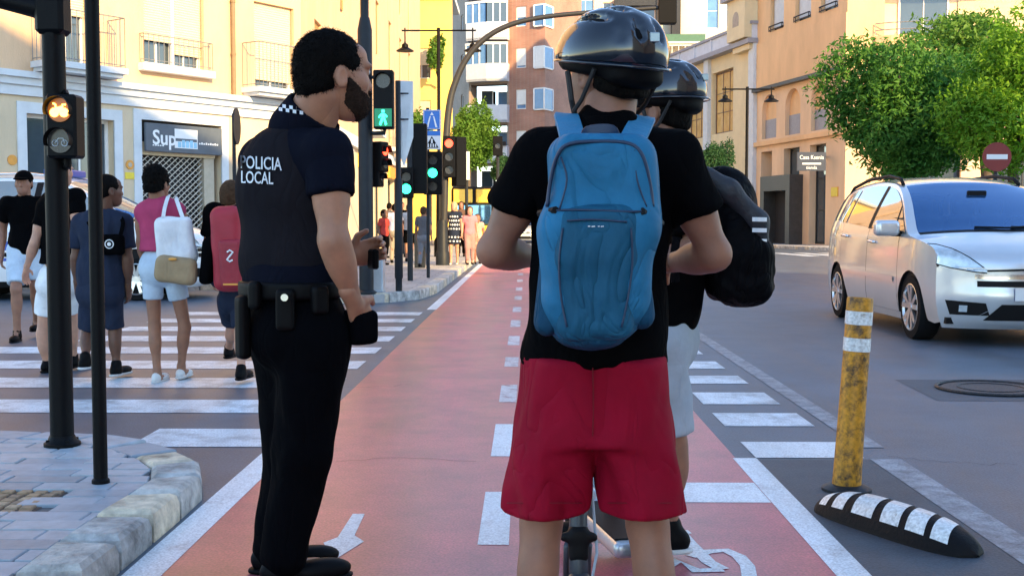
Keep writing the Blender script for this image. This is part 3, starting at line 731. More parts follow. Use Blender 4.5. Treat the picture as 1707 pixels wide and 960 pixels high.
# ---- brick apartment tower
m_brick, _, _ = brickmat('tower_brick', (0.42, 0.20, 0.14), (0.36, 0.17, 0.12), (0.40, 0.30, 0.24), 1.0, 0.26, 0.075, 0.008, 0.85, 0.1)
m_brickg, _, _ = brickmat('tower_brick_grey', (0.33, 0.25, 0.20), (0.29, 0.22, 0.18), (0.30, 0.26, 0.22), 1.0, 0.26, 0.075, 0.008, 0.85, 0.1)
for mm in (m_brick, m_brickg):                   # run the courses up the walls
    N = mm.node_tree.nodes; L = mm.node_tree.links
    tc = [n for n in N if n.type == 'TEX_COORD'][0]; br = [n for n in N if n.type == 'TEX_BRICK'][0]
    sp = N.new('ShaderNodeSeparateXYZ'); cb = N.new('ShaderNodeCombineXYZ'); ad = N.new('ShaderNodeMath')
    L.new(tc.outputs['Object'], sp.inputs[0]); L.new(sp.outputs[0], ad.inputs[0]); L.new(sp.outputs[1], ad.inputs[1]); L.new(ad.outputs[0], cb.inputs[0]); L.new(sp.outputs[2], cb.inputs[1]); L.new(cb.outputs[0], br.inputs[0])
m_panel = mat('balcony_panel', (0.62, 0.64, 0.68), 0.7, 0, 0.08, 3)
tp = [P(746, 380, 88), P(782, 380, 80), P(848, 380, 79.2), P(908, 380, 78), P(968, 380, 84), P(968, 380, 100)]
tw = thing('apartment_tower', (tp[2][0], tp[2][1], 0), 'tall brick apartment tower with white faceted balconies', 'building')
TF = [Facade(tp[i], tp[i+1]-tp[i], (lambda d: (d[1], -d[0]))(tp[i+1]-tp[i])) for i in range(5)]
TL = [np.linalg.norm((tp[i+1]-tp[i])[:2]) for i in range(5)]
def zpx(py, Y): return CAMH + (372-py)*Y/1960.0
st = 2.72; zf = [zpx(205, 80)+st*(k-4) for k in range(10)]   # floor levels (balcony slab undersides)
TH = 25.5
hA = [[TL[0]-1.9-0.9, TL[0]-1.9, z+1.0, z+2.1] for z in zf if z > 2]
TF[0].wall(tw, 0, TL[0], 0, TH, hA, m_brickg, 0.2)
for h in hA: TF[0].window(tw, h, m_whitepaint, m_glass, -0.15, 2, 1)
hC = []
for k, z in enumerate(zf):
    if z < 2 or z > 22: continue
    hC.append([0.55, 1.30, z+0.75, z+2.05])
TF[2].wall(tw, 0, TL[2], 0, TH, hC, m_brick, 0.2)
for k, h in enumerate(hC): TF[2].window(tw, h, m_whitepaint, m_glassb, -0.12, 1, 1); TF[2].shutter(tw, h[0]+.05, h[1]-.05, h[2]+(0.15, .6, .3)[k % 3], h[3], m_whitepaint, -0.05)
TF[3].wall(tw, 0, TL[3], 0, TH, [], m_brick, 0.2); TF[4].wall(tw, 0, TL[4], 0, TH, [], m_brick, 0.2)
TF[1].wall(tw, 0, TL[1], 0, TH, [[0.15, TL[1]-.12, z+0.02, z+2.5] for z in zf if 2 < z < 22], m_brickg, 1.3)
for k, z in enumerate(zf):
    if z < 2 or z > 22: continue
    F1 = TF[1]; w = TL[1]; uu = [0.0, 0.0, w*0.55, w+0.05, w+.05]; oo = [0, 0.55, 0.95, 0.55, 0]
    for a in range(4):                           # faceted parapet panels
        p, q = F1.w(uu[a], 0, oo[a]), F1.w(uu[a+1], 0, oo[a+1])
        if np.linalg.norm(p-q) < .02: continue
        n = nrm(np.cross(q-p, [0, 0, 1])); mb = MB()
        mb.prism([p+[0, 0, z-.1], q+[0, 0, z-.1], q+[0, 0, z+1.05], p+[0, 0, z+1.05]], -n*0.08); fixn(mb.build('balcony_panel', m_panel, tw))
    mb = MB(); mb.prism([F1.w(u_, z-.08, o_) for u_, o_ in zip(uu[1:4], oo[1:4])]+[F1.w(w, z-.08, 0), F1.w(0, z-.08, 0)], (0, 0, 0.12)); fixn(mb.build('balcony_slab', m_panel, tw))
    F1.window(tw, [0.5, 1.35, z+.04, z+2.2], m_whitepaint, m_glass, -1.2, 1, 1); F1.window(tw, [1.7, 2.4, z+.04, z+2.1], m_whitepaint, m_glassb, -1.2, 1, 1)
    if z > zf[4]+1:                              # glazed-in balcony
        for a in (1, 2):
            p, q = F1.w(uu[a], z+1.05, oo[a]-.03), F1.w(uu[a+1], z+1.05, oo[a+1]-.03); mb = MB(); mb.quad(p, q, q+[0, 0, 1.3], p+[0, 0, 1.3]); mb.build('glazing', m_glassb if a == 1 else m_glass, tw)
            mb = MB()
            for t in (0, .33, .66, 1): c = p+(q-p)*t; mb.box(c+[0, 0, .65], (.04, .04, .65))
            mb.box((p+q)/2+[0, 0, 1.32], (np.linalg.norm(q-p)/2+.05, .06, .08), rz=math.atan2(q[1]-p[1], q[0]-p[0])); mb.build('glazing_frame', m_whitepaint, tw)
    elif k % 2:
        mb = MB(); F1.box(mb, w*0.62, w, z+1.05, z+1.3, .55, .9); fixn(mb.build('planter', m_blackmetal, tw))
    # corner bay window
    c0, c1, c2 = TF[2].w(TL[2]-0.75, 0, 0.12), TF[2].w(TL[2]+.05, 0, 0.22), TF[3].w(1.1, 0, 0.12)
    mb = MB()
    for zz0, zz1 in ((z+.62, z+.72), (z+1.98, z+2.08)): mb.prism([c+[0, 0, zz0] for c in (c0, c1, c2, c2-[.1, -.5, 0], c0+[0, .6, 0])], (0, 0, zz1-zz0))
    for c in (c0, c1, c2): mb.box(c+[0, 0, z+1.35], (.05, .05, .68))
    bw = fixn(mb.build('bay_window', m_whitepaint, tw))
    for (p, q), m_ in (((c0, c1), m_whitepaint if k % 2 else m_glassb), ((c1, c2), m_glassb)):
        mb = MB(); mb.prism([p+[0, 0, z+.7], q+[0, 0, z+.7], q+[0, 0, z+2.0], p+[0, 0, z+2.0]], (0, .05, 0)); fixn(mb.build('pane', m_, bw))
mb = MB(); mb.prism([p+[0, 0, TH-p[2]] for p in tp], (0, 0, 0.4)); fixn(mb.build('roof', m_panel, tw))
# ---- pale block with glazed bays behind the old building
m_pale = mat('pale_render', (0.66, 0.60, 0.46), 0.85, 0, 0.06, 1.5)
C4 = Facade(P(900, 380, 97)[:2], (1, -0.02), (-0.02, -1))
b5 = thing('pale_block', C4.w(8, 0), 'pale rendered block with blue glazed bays and a green terrace', 'building')
def r4(x0, y0, x1, y1): return R_(C4, x0, y0, x1, y1)
ho4 = [r4(962, -20, 990, 40), r4(1005, 5, 1032, 60), r4(1045, -30, 1092, 62), r4(1178, -40, 1198, 48), r4(1210, -40, 1228, 45)]
C4.wall(b5, 0, 17.5, 0, 24, ho4, m_pale, 0.3)
for k, h in enumerate(ho4): C4.window(b5, h, m_whitepaint, m_glassb if k in (0, 3, 4) else m_glass, -0.2, 1 if k > 2 else 2, 3)
a = r4(1093, -40, 1133, 62); mb = MB()
C4.box(mb, a[0], a[0]+.25, a[2], a[3]+2, 0, .8); C4.box(mb, a[1]-.7, a[1], a[2], a[3]+2, 0, .9); C4.box(mb, a[0]-3.4, a[1], r4(1093, 0, 1133, 12)[2], r4(1093, 0, 1133, 12)[3], .02, .7); mb.build('steel_bay', m_blackmetal, b5)
a = r4(1085, 62, 1172, 74); C4.bar('green_terrace', b5, mat('green_metal', (0.05, 0.14, 0.09), 0.5, 0, .1), a[0], a[1], a[2], a[3], 0, 1.4); C4.bar('terrace_edge', b5, m_whitepaint, a[0], a[1]+.1, a[2]-.15, a[2]-.02, 0, 1.5)
C4.railing(b5, a[0], a[1], a[2]-1.3, a[2]-.3, 1.3, m_whitepaint, .5, .03)
# ---- right side: old arcaded building and ochre corner building
dR = nrm([-0.217, 0.976, 0]); nR = np.array([-0.976, -0.217, 0])
C5 = Facade((12.3, 62.0), dR, nR)               # u>0 recedes, u<0 comes nearer
m_ochre = mat('ochre_render', (0.78, 0.49, 0.25), 0.8, 0, 0.12, .8, 0.15, 40, stretch=(1, 1, .35))
m_ochre2 = mat('tan_render', (0.76, 0.52, 0.32), 0.8, 0, 0.12, .8, 0.15, 40, stretch=(1, 1, .35))
m_old = mat('old_cream', (0.74, 0.60, 0.36), 0.85, 0, 0.08, 1.2, 0.1, 40)
m_grey = mat('grey_panel', (0.30, 0.30, 0.33), 0.6, 0, 0.1, 5)
b6 = thing('arcaded_building', C5.w(8, 0), 'old cream building with tall warm-lit windows and a balustraded parapet', 'building')
def r5(x0, y0, x1, y1): return R_(C5, x0, y0, x1, y1)
u0_, u1_ = 0.6, 17.5
h5 = [r5(1146, 135, 1172, 232), r5(1187, 118, 1222, 222)]
h5 = [[min(h[0], h[1]), max(h[0], h[1]), h[2], h[3]] for h in h5]; w5 = h5[1][1]-h5[1][0]
h5.append([h5[0][1]+1.0, h5[0][1]+1.0+w5, h5[0][2], h5[0][3]])
g5 = [[h[0]+.1, h[1]-.1, 0.2, 4.2] for h in h5]
C5.wall(b6, u0_, u1_, 0, 10.6, h5+g5, m_old, 0.5)
for h in h5: C5.window(b6, h, mat('brown_frame', (0.16, 0.09, 0.05), 0.5, 0, .1), m_glassw, -0.3, 3, 3, 0.1)
for h in g5: C5.window(b6, h, m_blackmetal, m_glass, -0.3, 2, 1, 0.1)
for uu in (u0_+.3, h5[1][1]+.5, h5[0][1]+.5, u1_-.4): C5.bar('pilaster', b6, m_white, uu-.35, uu+.35, 0, 10.6, -.02, .22)
C5.bar('cornice', b6, m_grey, u0_-.1, u1_, 10.6, 10.85, -.3, .55); C5.bar('parapet', b6, m_panel, u0_, u1_, 10.85, 11.6, -.3, .3)
C5.bar('coping', b6, m_grey, u0_-.1, u1_, 11.6, 11.75, -.4, .4)
for uu in np.linspace(u0_+.4, u1_-.4, 7): C5.bar('parapet_pier', b6, m_panel, uu-.12, uu+.12, 10.86, 11.6, .3, .36)
# narrow turret with niche between the two
a = r5(1232, 0, 1262, 68); ua, ub = min(a[0], a[1]), max(a[0], a[1])
tr = MB(); C5.box(tr, ua, ub, a[2], a[3], -0.8, 0.7); b7 = thing('niche_turret', C5.w((ua+ub)/2, a[2]), 'small cream turret with an arched niche and dark cap', 'turret')
tr.build('body', m_old, b7); C5.bar('cap', b7, m_grey, ua-.3, ub+.3, a[3], a[3]+.35, -1, 1.0); C5.bar('corbel', b7, m_old, ua+.1, ub-.1, a[2]-.6, a[2], -.8, .4)
mid = (ua+ub)/2; nb = MB(); r = .42; zt = a[3]-1.1
nb.prism([C5.w(mid-r, a[2]+.7, .705)]+[C5.w(mid+r*math.cos(t), zt+r*math.sin(t), .705) for t in np.linspace(math.pi, 0, 13)]+[C5.w(mid+r, a[2]+.7, .705)], -C5.n*0.003); fixn(nb.build('niche', m_plinth, b7))
# ochre corner building
b8 = thing('ochre_building', C5.w(-4, 0), 'ochre rounded corner building with blind arches and a dark portal', 'building')
UA = -9.2
zs_, zb_, zd_ = 5.25, 8.0, 8.15
def rr5(*q): h = r5(*q); return [min(h[0], h[1]), max(h[0], h[1]), h[2], h[3]]
arch = [rr5(1270, 176, 1294, 240), rr5(1309, 164, 1334, 234), rr5(1352, 152, 1378, 228)]
for h in arch: h[2] = zs_+.25; h[3] = 7.75
shop = [rr5(1268, 255, 1286, 400), rr5(1306, 248, 1332, 400), rr5(1349, 244, 1376, 400)]
for h in shop: h[2] = 0.16; h[3] = 4.85
C5.wall(b8, UA, 0.6, 0, zs_, shop, m_ochre2, 0.6, 'ground_storey_wall'); C5.wall(b8, UA, 0.6, zs_, zb_, arch, m_ochre2, 0.25, 'arcade_wall')
C5.bar('string_course', b8, m_ochre, UA, 0.6, zs_-.1, zs_+.12, -.02, .18); C5.bar('ledge', b8, m_blackmetal, UA, .6, zb_-.02, zd_, -.02, .3)
for h in arch:
    w = (h[1]-h[0])/2; uc = (h[0]+h[1])/2; zs0 = h[3]-w
    mb = MB(); N_ = 12
    for sgn_ in (-1, 1):
        for i in range(N_):
            t0, t1 = math.pi/2*i/N_, math.pi/2*(i+1)/N_
            a_, b_ = (uc+sgn_*w*math.cos(t0), zs0+w*math.sin(t0)), (uc+sgn_*w*math.cos(t1), zs0+w*math.sin(t1))
            mb.quad(C5.w(*a_, 0.001), C5.w(*b_, 0.001), C5.w(b_[0], h[3], 0.001), C5.w(a_[0], h[3], 0.001)); mb.quad(C5.w(*a_, 0), C5.w(*b_, 0), C5.w(*b_, -.25), C5.w(*a_, -.25))
    mb.build('arch', m_ochre2, b8); C5.bar('arch_infill', b8, m_ochre, h[0], h[1], h[2], h[3], -.3, -.245); C5.bar('arch_panel', b8, m_grey, h[0]+.02, h[1]-.02, h[2]+.02, h[2]+1.0, -.245, -.2)
C5.window(b8, shop[1], m_blackmetal, m_glass, -.4, 1, 3, .1); C5.window(b8, shop[2], m_blackmetal, m_glass, -.4, 1, 3, .1); C5.bar('recess', b8, m_grey, shop[0][0], shop[0][1], .1, 4.85, -.7, -.6)
pr = rr5(1288, 292, 1338, 405); mb = MB(); pz = 3.5
C5.box(mb, pr[0], pr[1], pz-.75, pz, 0, .7); C5.box(mb, pr[0], pr[0]+.45, 0.1, pz-.75, 0, .7); C5.box(mb, pr[1]-.45, pr[1], 0.1, pz-.75, 0, .7); mb.build('portal', mat('portal_bronze', (0.06, 0.055, 0.05), 0.45, 0.3, .2, 4), b8)
C5.bar('portal_door', b8, m_room, pr[0]+.45, pr[1]-.45, .1, pz-.75, .02, .08)
mb = MB(); C5.box(mb, pr[0]+.5, pr[0]+.5+.55, .2, 1.5, .3, .36); mb.build('notice_board', m_plinth, b8)
C5.bar('band', b8, m_ochre, UA, .6, zd_, 10.5, -.2, .06)
up5 = [[-8.3, -6.6], [-5.6, -3.9], [-2.6, -1.0]]
hu = [[a_, b_, z, z+1.75] for a_, b_ in up5 for z in (10.9, 13.9, 16.9)]
C5.wall(b8, UA, .6, 10.5, 20.5, hu, m_ochre, .35, 'upper_wall')
for h in hu:
    C5.window(b8, h, m_blackmetal, m_glassb if h[2] > 12 else m_glass, -.3, 2, 1, .07); C5.bar('spandrel', b8, mat('blue_panel', (0.20, 0.30, 0.45), .4, 0, .05), h[0], h[1], h[3]+.02, h[3]+1.2, -.02, .04)
    C5.shutter(b8, h[0]+.05, h[1]-.05, h[2]+.2, h[3], m_white, -.2); C5.railing(b8, h[0]+.05, h[1]-.05, h[2], h[2]+.25, .1, m_blackmetal, .9, .02, True)
# the front round the corner
c_ = C5.w(UA, 0); C6 = Facade(c_, (1, -0.10), (-0.10, -1)); LW = 22
fr = [[1.6, 9.0, 9.4, 12.2], [12.0, 19.0, 9.4, 12.2], [1.6, 9.0, 13.4, 16], [12, 19, 13.4, 16]]
gr = [[2+4.2*i, 5+4.2*i, .16, 4.2] for i in range(5)]
C6.wall(b8, 0, LW, 0, 8.0, gr, m_ochre2, .4, 'front_ground_wall'); C6.wall(b8, 0, LW, 8.0, 20.5, fr, m_ochre, 1.1, 'front_upper_wall')
for h in gr: C6.window(b8, h, m_blackmetal, m_glass, -.3, 2, 1, .1)
for h in fr:
    C6.bar('terrace_wall', b8, m_blind, h[0], h[1]-.01, h[2], h[3], -1.2, -1.1); C6.window(b8, [h[0]+.8, h[0]+3, h[2]+.05, h[2]+2.3], m_whitepaint, m_glass, -1.08, 2, 1, .08); C6.shutter(b8, h[0]+3.4, h[1]-.4, h[2]+.3, h[3]-.2, m_blind, -1.05)
    N_ = 14; uu = np.linspace(h[0]-.4, h[1]+.2, N_); oo = .15+.65*np.sin(np.linspace(0, math.pi, N_))**.5
    mb = MB(); mb.prism([C6.w(u, h[2]-1.4, o) for u, o in zip(uu, oo)]+[C6.w(uu[-1], h[2]-1.4, 0), C6.w(uu[0], h[2]-1.4, 0)], (0, 0, 1.4)); fixn(mb.build('rounded_balcony', m_ochre, b8))
    mb = MB()
    for z in (.25, .55): mb.tube([C6.w(u, h[2]+z, o-.05) for u, o in zip(uu, oo)], .025, 6)
    for i in range(0, N_, 3): mb.cyl(C6.w(uu[i], h[2], oo[i]-.05), C6.w(uu[i], h[2]+.55, oo[i]-.05), .02, n=6)
    mb.build('balcony_rail', m_railm, b8)
mb = MB(); mb.prism([C5.w(.6, 20.5, .4), C5.w(UA, 20.5, .4), C6.w(LW, 20.5, .4), C6.w(LW, 20.5, -12)], (0, 0, .4)); fixn(mb.build('roof', m_white, b8))
# hanging shop sign
u, z = C5.px(1352, 269); q = rr5(1329, 254, 1376, 285)
t = thing('hanging_sign', C5.w(u, q[2], 1.2), 'dark blue hanging shop sign with white lettering by the portal', 'sign')
s0, s1 = P(1329, 254, 53.5), P(1376, 285, 53.5)
sb = MB(); sb.box((s0+s1)/2, (abs(s1[0]-s0[0])/2, .06, abs(s0[2]-s1[2])/2)); sb.build('board', mat('navy_board', (0.015, 0.025, 0.05), .4, 0, .1), t)
sm = (s0+s1)/2
text_obj('lettering', 'Casa Ksenia', .26, m_letter, t, lambda v: sm+np.array([v[0]*.86, -.065-v[2], v[1]+.18]))
sb = MB(); sb.box(sm+[0, -.064, -.1], (.42, .004, .035)); sb.build('underline', m_letter, t)
text_obj('lettering', 'tienda', .2, m_letter, t, lambda v: sm+np.array([v[0], -.065-v[2], v[1]-.28]))
sb = MB(); sb.cyl(sm+[.6, 0, .3], C5.w(C5.px(1376, 262)[0], sm[2]+.3), .04, n=8); sb.build('bracket', m_blackmetal, t)
u, z = C5.px(1392, 320); t = thing('wall_plate', C5.w(u, z), 'small yellow plate on the ochre wall behind the silver car', 'sign'); C5.bar('plate', t, m_yellow, u-.3, u+.3, z-.2, z+.2, .004, .05)
C5.bar('plate_edge', t, m_orange, u-.32, u+.32, z-.22, z+.22, .002, .03)
# ---- unseen apartment blocks added behind the viewer to keep low sun off the crossing
mS = m_ochre2
for k, (x0, x1, y0, y1, hh) in enumerate(((7.5, 19, -30, -4.0, 17.6), (19.3, 34, -30, -4.0, 14.0))):
    F7 = Facade((x0, y1), (1, 0), (0, 1)); bb = thing('apartment_row', ((x0+x1)/2, (y0+y1)/2, 0), ['plastered apartment house at the road behind the viewer', 'lower plastered apartment house further along the road behind the viewer'][k], 'building', None)
    hs = [[1.2+3.2*i, 2.6+3.2*i, 4.4+3.1*j, 6.3+3.1*j] for i in range(int((x1-x0-2)/3.2)) for j in range(4)]
    F7.wall(bb, 0, x1-x0, 0, hh, hs, mS, .25)
    for h in hs: F7.window(bb, h, m_whitepaint, m_glass, -.2, 2, 1)
    mb = MB(); mb.box(((x0+x1)/2, (y0+y1)/2-.6, hh/2), ((x1-x0)/2, (y1-y0)/2-.55, hh/2)); mb.build('block', mS, bb)
    mb = MB(); mb.box(((x0+x1)/2, (y0+y1)/2, hh+.15), ((x1-x0)/2+.3, (y1-y0)/2+.4, .15)); mb.build('roof', m_roof, bb)
# ================================================================== vehicles
m_silver = mat('silver_paint', (0.66, 0.67, 0.68), 0.28, 0.55, 0.03, 3, coat=0.9)
m_carwhite = mat('white_paint', (0.80, 0.81, 0.82), 0.3, 0.0, 0.03, 3, coat=0.8)
m_carglass = mat('car_glass', (0.09, 0.24, 0.52), 0.03, 0.8, 0, spec=1.0)  # blue of the mirrored sky is put into this tint and the windscreen's
m_screen = mat('windscreen_glass', (0.10, 0.26, 0.55), 0.02, 0.8, 0, spec=1.0)
_n = m_screen.node_tree.nodes; _t = _n.new('ShaderNodeBsdfTransparent'); _t.inputs[0].default_value = (.55, .68, .85, 1); _m = _n.new('ShaderNodeMixShader'); _lw = _n.new('ShaderNodeLayerWeight'); _lw.inputs[0].default_value = .55
_mr = _n.new('ShaderNodeMapRange'); _mr.inputs[3].default_value = .25; _mr.inputs[4].default_value = .95
m_screen.node_tree.links.new(_lw.outputs[1], _mr.inputs[0]); m_screen.node_tree.links.new(_mr.outputs[0], _m.inputs[0]); m_screen.node_tree.links.new(_t.outputs[0], _m.inputs[1]); m_screen.node_tree.links.new(_n['Principled BSDF'].outputs[0], _m.inputs[2]); m_screen.node_tree.links.new(_m.outputs[0], _n['Material Output'].inputs[0])
m_seat = mat('seat_fabric', (.07, .075, .085), .9, 0, .2, 10)
m_sideglass = mat('side_glass', (0.40, 0.38, 0.33), 0.03, 0.75, 0, spec=1.0)
m_tyre = mat('tyre_rubber', (0.008, 0.008, 0.009), 0.85, 0, 0.2, 20, 0.2, 60, spec=.15)
m_alloy = mat('alloy', (0.62, 0.62, 0.63), 0.3, 0.9, 0.08, 8)
m_trim = mat('black_plastic', (0.005, 0.005, 0.006), 0.6, 0, 0.15, 20, spec=.2)
m_lamp = mat('headlamp_lens', (0.55, 0.62, 0.66), 0.06, 0.3, 0.25, 14, coat=1.0)
m_chrome = mat('chrome', (0.75, 0.75, 0.76), 0.12, 1.0, 0)
m_plate = mat('number_plate', (0.80, 0.80, 0.80), 0.4, 0, 0)
m_blue = mat('plate_blue', (0.02, 0.08, 0.40), 0.4, 0, 0)
def interp(tab, x):
    xs = [t[0] for t in tab]; ys = [t[1] for t in tab]
    if x <= xs[0]: return ys[0]
    if x >= xs[-1]: return ys[-1]
    i = max(j for j in range(len(xs)-1) if xs[j] <= x); 
    def tan(j):
        if j == 0: return (ys[1]-ys[0])/(xs[1]-xs[0])
        if j == len(xs)-1: return (ys[-1]-ys[-2])/(xs[-1]-xs[-2])
        a = (ys[j]-ys[j-1])/(xs[j]-xs[j-1]); b = (ys[j+1]-ys[j])/(xs[j+1]-xs[j]); return 0 if a*b <= 0 else 2*a*b/(a+b)
    h = xs[i+1]-xs[i]; t = (x-xs[i])/h; m0, m1 = tan(i)*h, tan(i+1)*h
    return (2*t**3-3*t*t+1)*ys[i]+(t**3-2*t*t+t)*m0+(-2*t**3+3*t*t)*ys[i+1]+(t**3-t*t)*m1
def build_car(name, label, loc, rz, paint, kz=1.0, plate=None, livery=False):
    """people carrier; local s back from the nose, t across, z up"""
    root = thing(name, loc, label, 'car')
    c, sn = math.cos(rz), math.sin(rz); O = np.array([loc[0], loc[1], loc[2]])
    def T(s, t, z): return O + np.array([c*t - sn*s, sn*t + c*s, z*kz])
    HW = 0.915
    def Wd(s, z):
        w = HW
        if z > 1.0: w -= 0.265*((z-1.0)/0.62)**1.3
        if 0.55 < z <= 1.0: w -= 0.02*((z-0.55)/0.45)**2
        if z > 1.0: w -= 0.02
        if z < 0.5: w -= 0.06*((0.5-z)/0.32)**2
        if s < 1.0: w -= 0.16*((1.0-s)/1.0)**2.2
        if s > 3.6: w -= 0.13*((s-3.6)/0.95)**2
        return w
    WB0, WB1, AR = 0.93, 3.66, 0.365
    LEN = 4.58
    def side(poly_top, poly_bot, sgn, n=26, m=7, off=0.0):
        """patch between two (s,z) curves"""
        def samp(pl, k):
            pl = [np.array(p, float) for p in pl]; L_ = [0]
            for a, b in zip(pl[:-1], pl[1:]): L_.append(L_[-1]+np.linalg.norm(b-a))
            out = []
            for x in np.linspace(0, L_[-1], k):
                i = min(len(pl)-2, max(j for j in range(len(L_)) if L_[j] <= x+1e-9)); f = (x-L_[i])/max(1e-9, L_[i+1]-L_[i]); out.append(pl[i]+(pl[i+1]-pl[i])*f)
            return out
        A, B = samp(poly_top, n), samp(poly_bot, n); rows = []
        for j in range(m):
            f = j/(m-1); rows.append([T(p[0], sgn*(Wd(p[0], p[1])+off), p[1]) for p in [A[i]*(1-f)+B[i]*f for i in range(n)]])
        return rows
    def sidepart(nm, top, bot, m_, parent, off=0.0, sgns=(-1, 1), n=26, m=7):
        out = []
        for sg_ in sgns:
            b = MB(); b.grid(side(top, bot, sg_, n, m, off)); o = b.build(nm, m_, parent, True)
            nn = o.data.polygons[len(o.data.polygons)//2].normal
            if (nn.x*c + nn.y*sn)*sg_ < 0: o.data.flip_normals()
            out.append(o)
        return out
    def archpts(w0, a0, a1, n=13, r=AR, zc=0.32): return [(w0 - r*math.cos(a), zc + r*math.sin(a)) for a in np.linspace(a0, a1, n)]
    belt = [(0.34, 0.90), (0.62, 0.97), (0.95, 1.02), (1.5, 1.05), (2.4, 1.09), (3.4, 1.14), (4.2, 1.18), (4.5, 1.16)]
    bz = lambda s: interp(belt, s)
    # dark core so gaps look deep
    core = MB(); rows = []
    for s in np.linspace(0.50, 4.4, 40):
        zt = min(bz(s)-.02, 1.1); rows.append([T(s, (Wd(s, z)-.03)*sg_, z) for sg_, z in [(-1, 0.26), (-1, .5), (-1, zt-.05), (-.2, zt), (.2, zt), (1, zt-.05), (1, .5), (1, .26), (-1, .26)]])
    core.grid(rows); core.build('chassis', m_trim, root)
    fl = MB(); fl.box(T(2.3, 0, 0.24), (0.78, 2.05, 0.03*kz), rz=rz); fl.build('underbody', m_trim, root)
    g = 0.006
    # front wing, doors, rear quarter
    a0, a1 = archpts(WB0, 0.05, math.pi-0.05), archpts(WB1, 0.05, math.pi-0.05)
    wing_b = [(0.34, 0.22), (0.45, 0.2), (0.565, 0.22)] + a0 + [(1.32, 0.25)]
    sidepart('front_wing', [(0.34, 0.90), (0.62, 0.97), (0.95, 1.02), (1.32-g, bz(1.32))], wing_b, paint, root, n=44, m=9)
    d1 = sidepart('door', [(1.32+g, bz(1.33)), (1.8, bz(1.8)), (2.42-g, bz(2.42))], [(1.32+g, 0.25), (1.8, .25), (2.42-g, 0.25)], paint, root, m=11)
    d2 = sidepart('door', [(2.42+g, bz(2.42)), (3.0, bz(3.0)), (3.5, bz(3.5))], [(2.42+g, 0.25), (3.0, .25), (3.22, 0.25), (3.24, 0.36), (3.30, .46), (3.36, .53), (3.42, 0.58), (3.5, 0.64)], paint, root, n=34, m=11)
    sidepart('rear_quarter', [(3.5+g, bz(3.5)), (3.9, bz(3.9)), (4.25, bz(4.25)), (4.5, bz(4.5))], archpts(WB1, 1.12, math.pi-0.05) + [(4.1, .24), (4.5, .3)], paint, root, n=34, m=9)
    sidepart('sill', [(1.32, .245), (2.4, .245), (3.22, .245)], [(1.32, .17), (2.4, .17), (3.22, .17)], m_trim if livery else paint, root, off=-.012)
    sidepart('side_moulding', [(1.42, .60), (2.38, .62), (3.2, .64)], [(1.42, .545), (2.38, .565), (3.2, .585)], paint if not livery else m_trim, root, off=0.012, m=4)
    # arch linings
    for w0 in (WB0, WB1):
        for sg_ in (-1, 1):
            b = MB(); pts = [(w0-AR*math.cos(a), .32+AR*math.sin(a)) for a in np.linspace(-.1, math.pi+.1, 18)]
            b.grid([[T(p[0], sg_*(Wd(p[0], p[1])-.002), p[1]), T(p[0], sg_*(HW-.34), p[1])] for p in pts]); b.build('wheel_arch', m_trim, root)
            b = MB(); b.add([T(p[0], sg_*(HW-.34), p[1]) for p in pts], [tuple(range(len(pts)))]); b.build('arch_back', m_trim, root)
    # roof line: edge curve from hood to tail
    prof = [  # u: (s centre, z centre, s edge, z edge)
        (0.00, .70, .30, .74), (0.03, .78, .31, .86), (.10, .85, .36, .90), (.30, .94, .50, .94), (.55, 1.01, .72, .985), (.80, 1.075, 1.02, 1.03),
        (1.10, 1.215, 1.32, 1.20), (1.40, 1.355, 1.56, 1.345), (1.75, 1.50, 1.84, 1.475), (2.05, 1.605, 2.10, 1.555), (2.40, 1.655, 2.42, 1.60), (2.9, 1.675, 2.9, 1.62), (3.4, 1.66, 3.4, 1.60), (3.9, 1.60, 3.9, 1.54), (4.28, 1.52, 4.22, 1.46), (4.42, 1.40, 4.36, 1.34), (4.50, 1.15, 4.46, 1.15)]
    K = list(range(len(prof))); tabs = [[(k, prof[k][q]) for k in K] for q in range(4)]
    def top(u, v, off=0.0):
        s0, z0, s1, z1 = [interp(tb, u) for tb in tabs]; w = Wd(s1, z1)
        return T(s0+(s1-s0)*abs(v)**2, w*v, z0+(z1-z0)*abs(v)**2.6 + off)
    def toppatch(nm, ua, ub, va, vb, m_, parent=root, off=0.0, n=16, m=18):
        b = MB(); b.grid([[top(u, v, off) for v in np.linspace(va, vb, m)] for u in np.linspace(ua, ub, n)]); o = b.build(nm, m_, parent, True)
        if o.data.polygons[len(o.data.polygons)//2].normal.z < 0: o.data.flip_normals()
        return o
    toppatch('bonnet', 0.0, 4.9, -1, 1, paint, n=26, m=30)
    toppatch('cowl', 4.9, 5.15, -.97, .97, m_trim)
    ws = toppatch('windscreen', 5.15, 8.75, -.90, .90, m_screen, n=24, m=24)
    for sg_ in (-1, 1): toppatch('windscreen_pillar', 4.9, 8.75, sg_*.90, sg_*1.0, paint, n=24, m=5)
    toppatch('roof', 8.75, 13.9, -1, 1, paint, n=30, m=26); toppatch('rear_window', 13.9, 16, -.9, .9, m_carglass); 
    for sg_ in (-1, 1): toppatch('rear_pillar', 13.9, 16, sg_*.9, sg_*1.0, paint, m=4)
    b = MB(); 
    for q in (0.12, 0.52): b.tube([top(5.25, q-.45, .012), top(5.1, q-.1, .02), top(5.3, q+.25, .018)], .011, 6)
    b.build('wiper', m_trim, root)
    # side glass: between belt and roof edge, by pillars
    def edge(s):                                # roof edge height at s
        us = np.linspace(5, 16, 240); ss = [interp(tabs[2], u) for u in us]; zz = [interp(tabs[3], u) for u in us]; return float(np.interp(s, ss, zz))
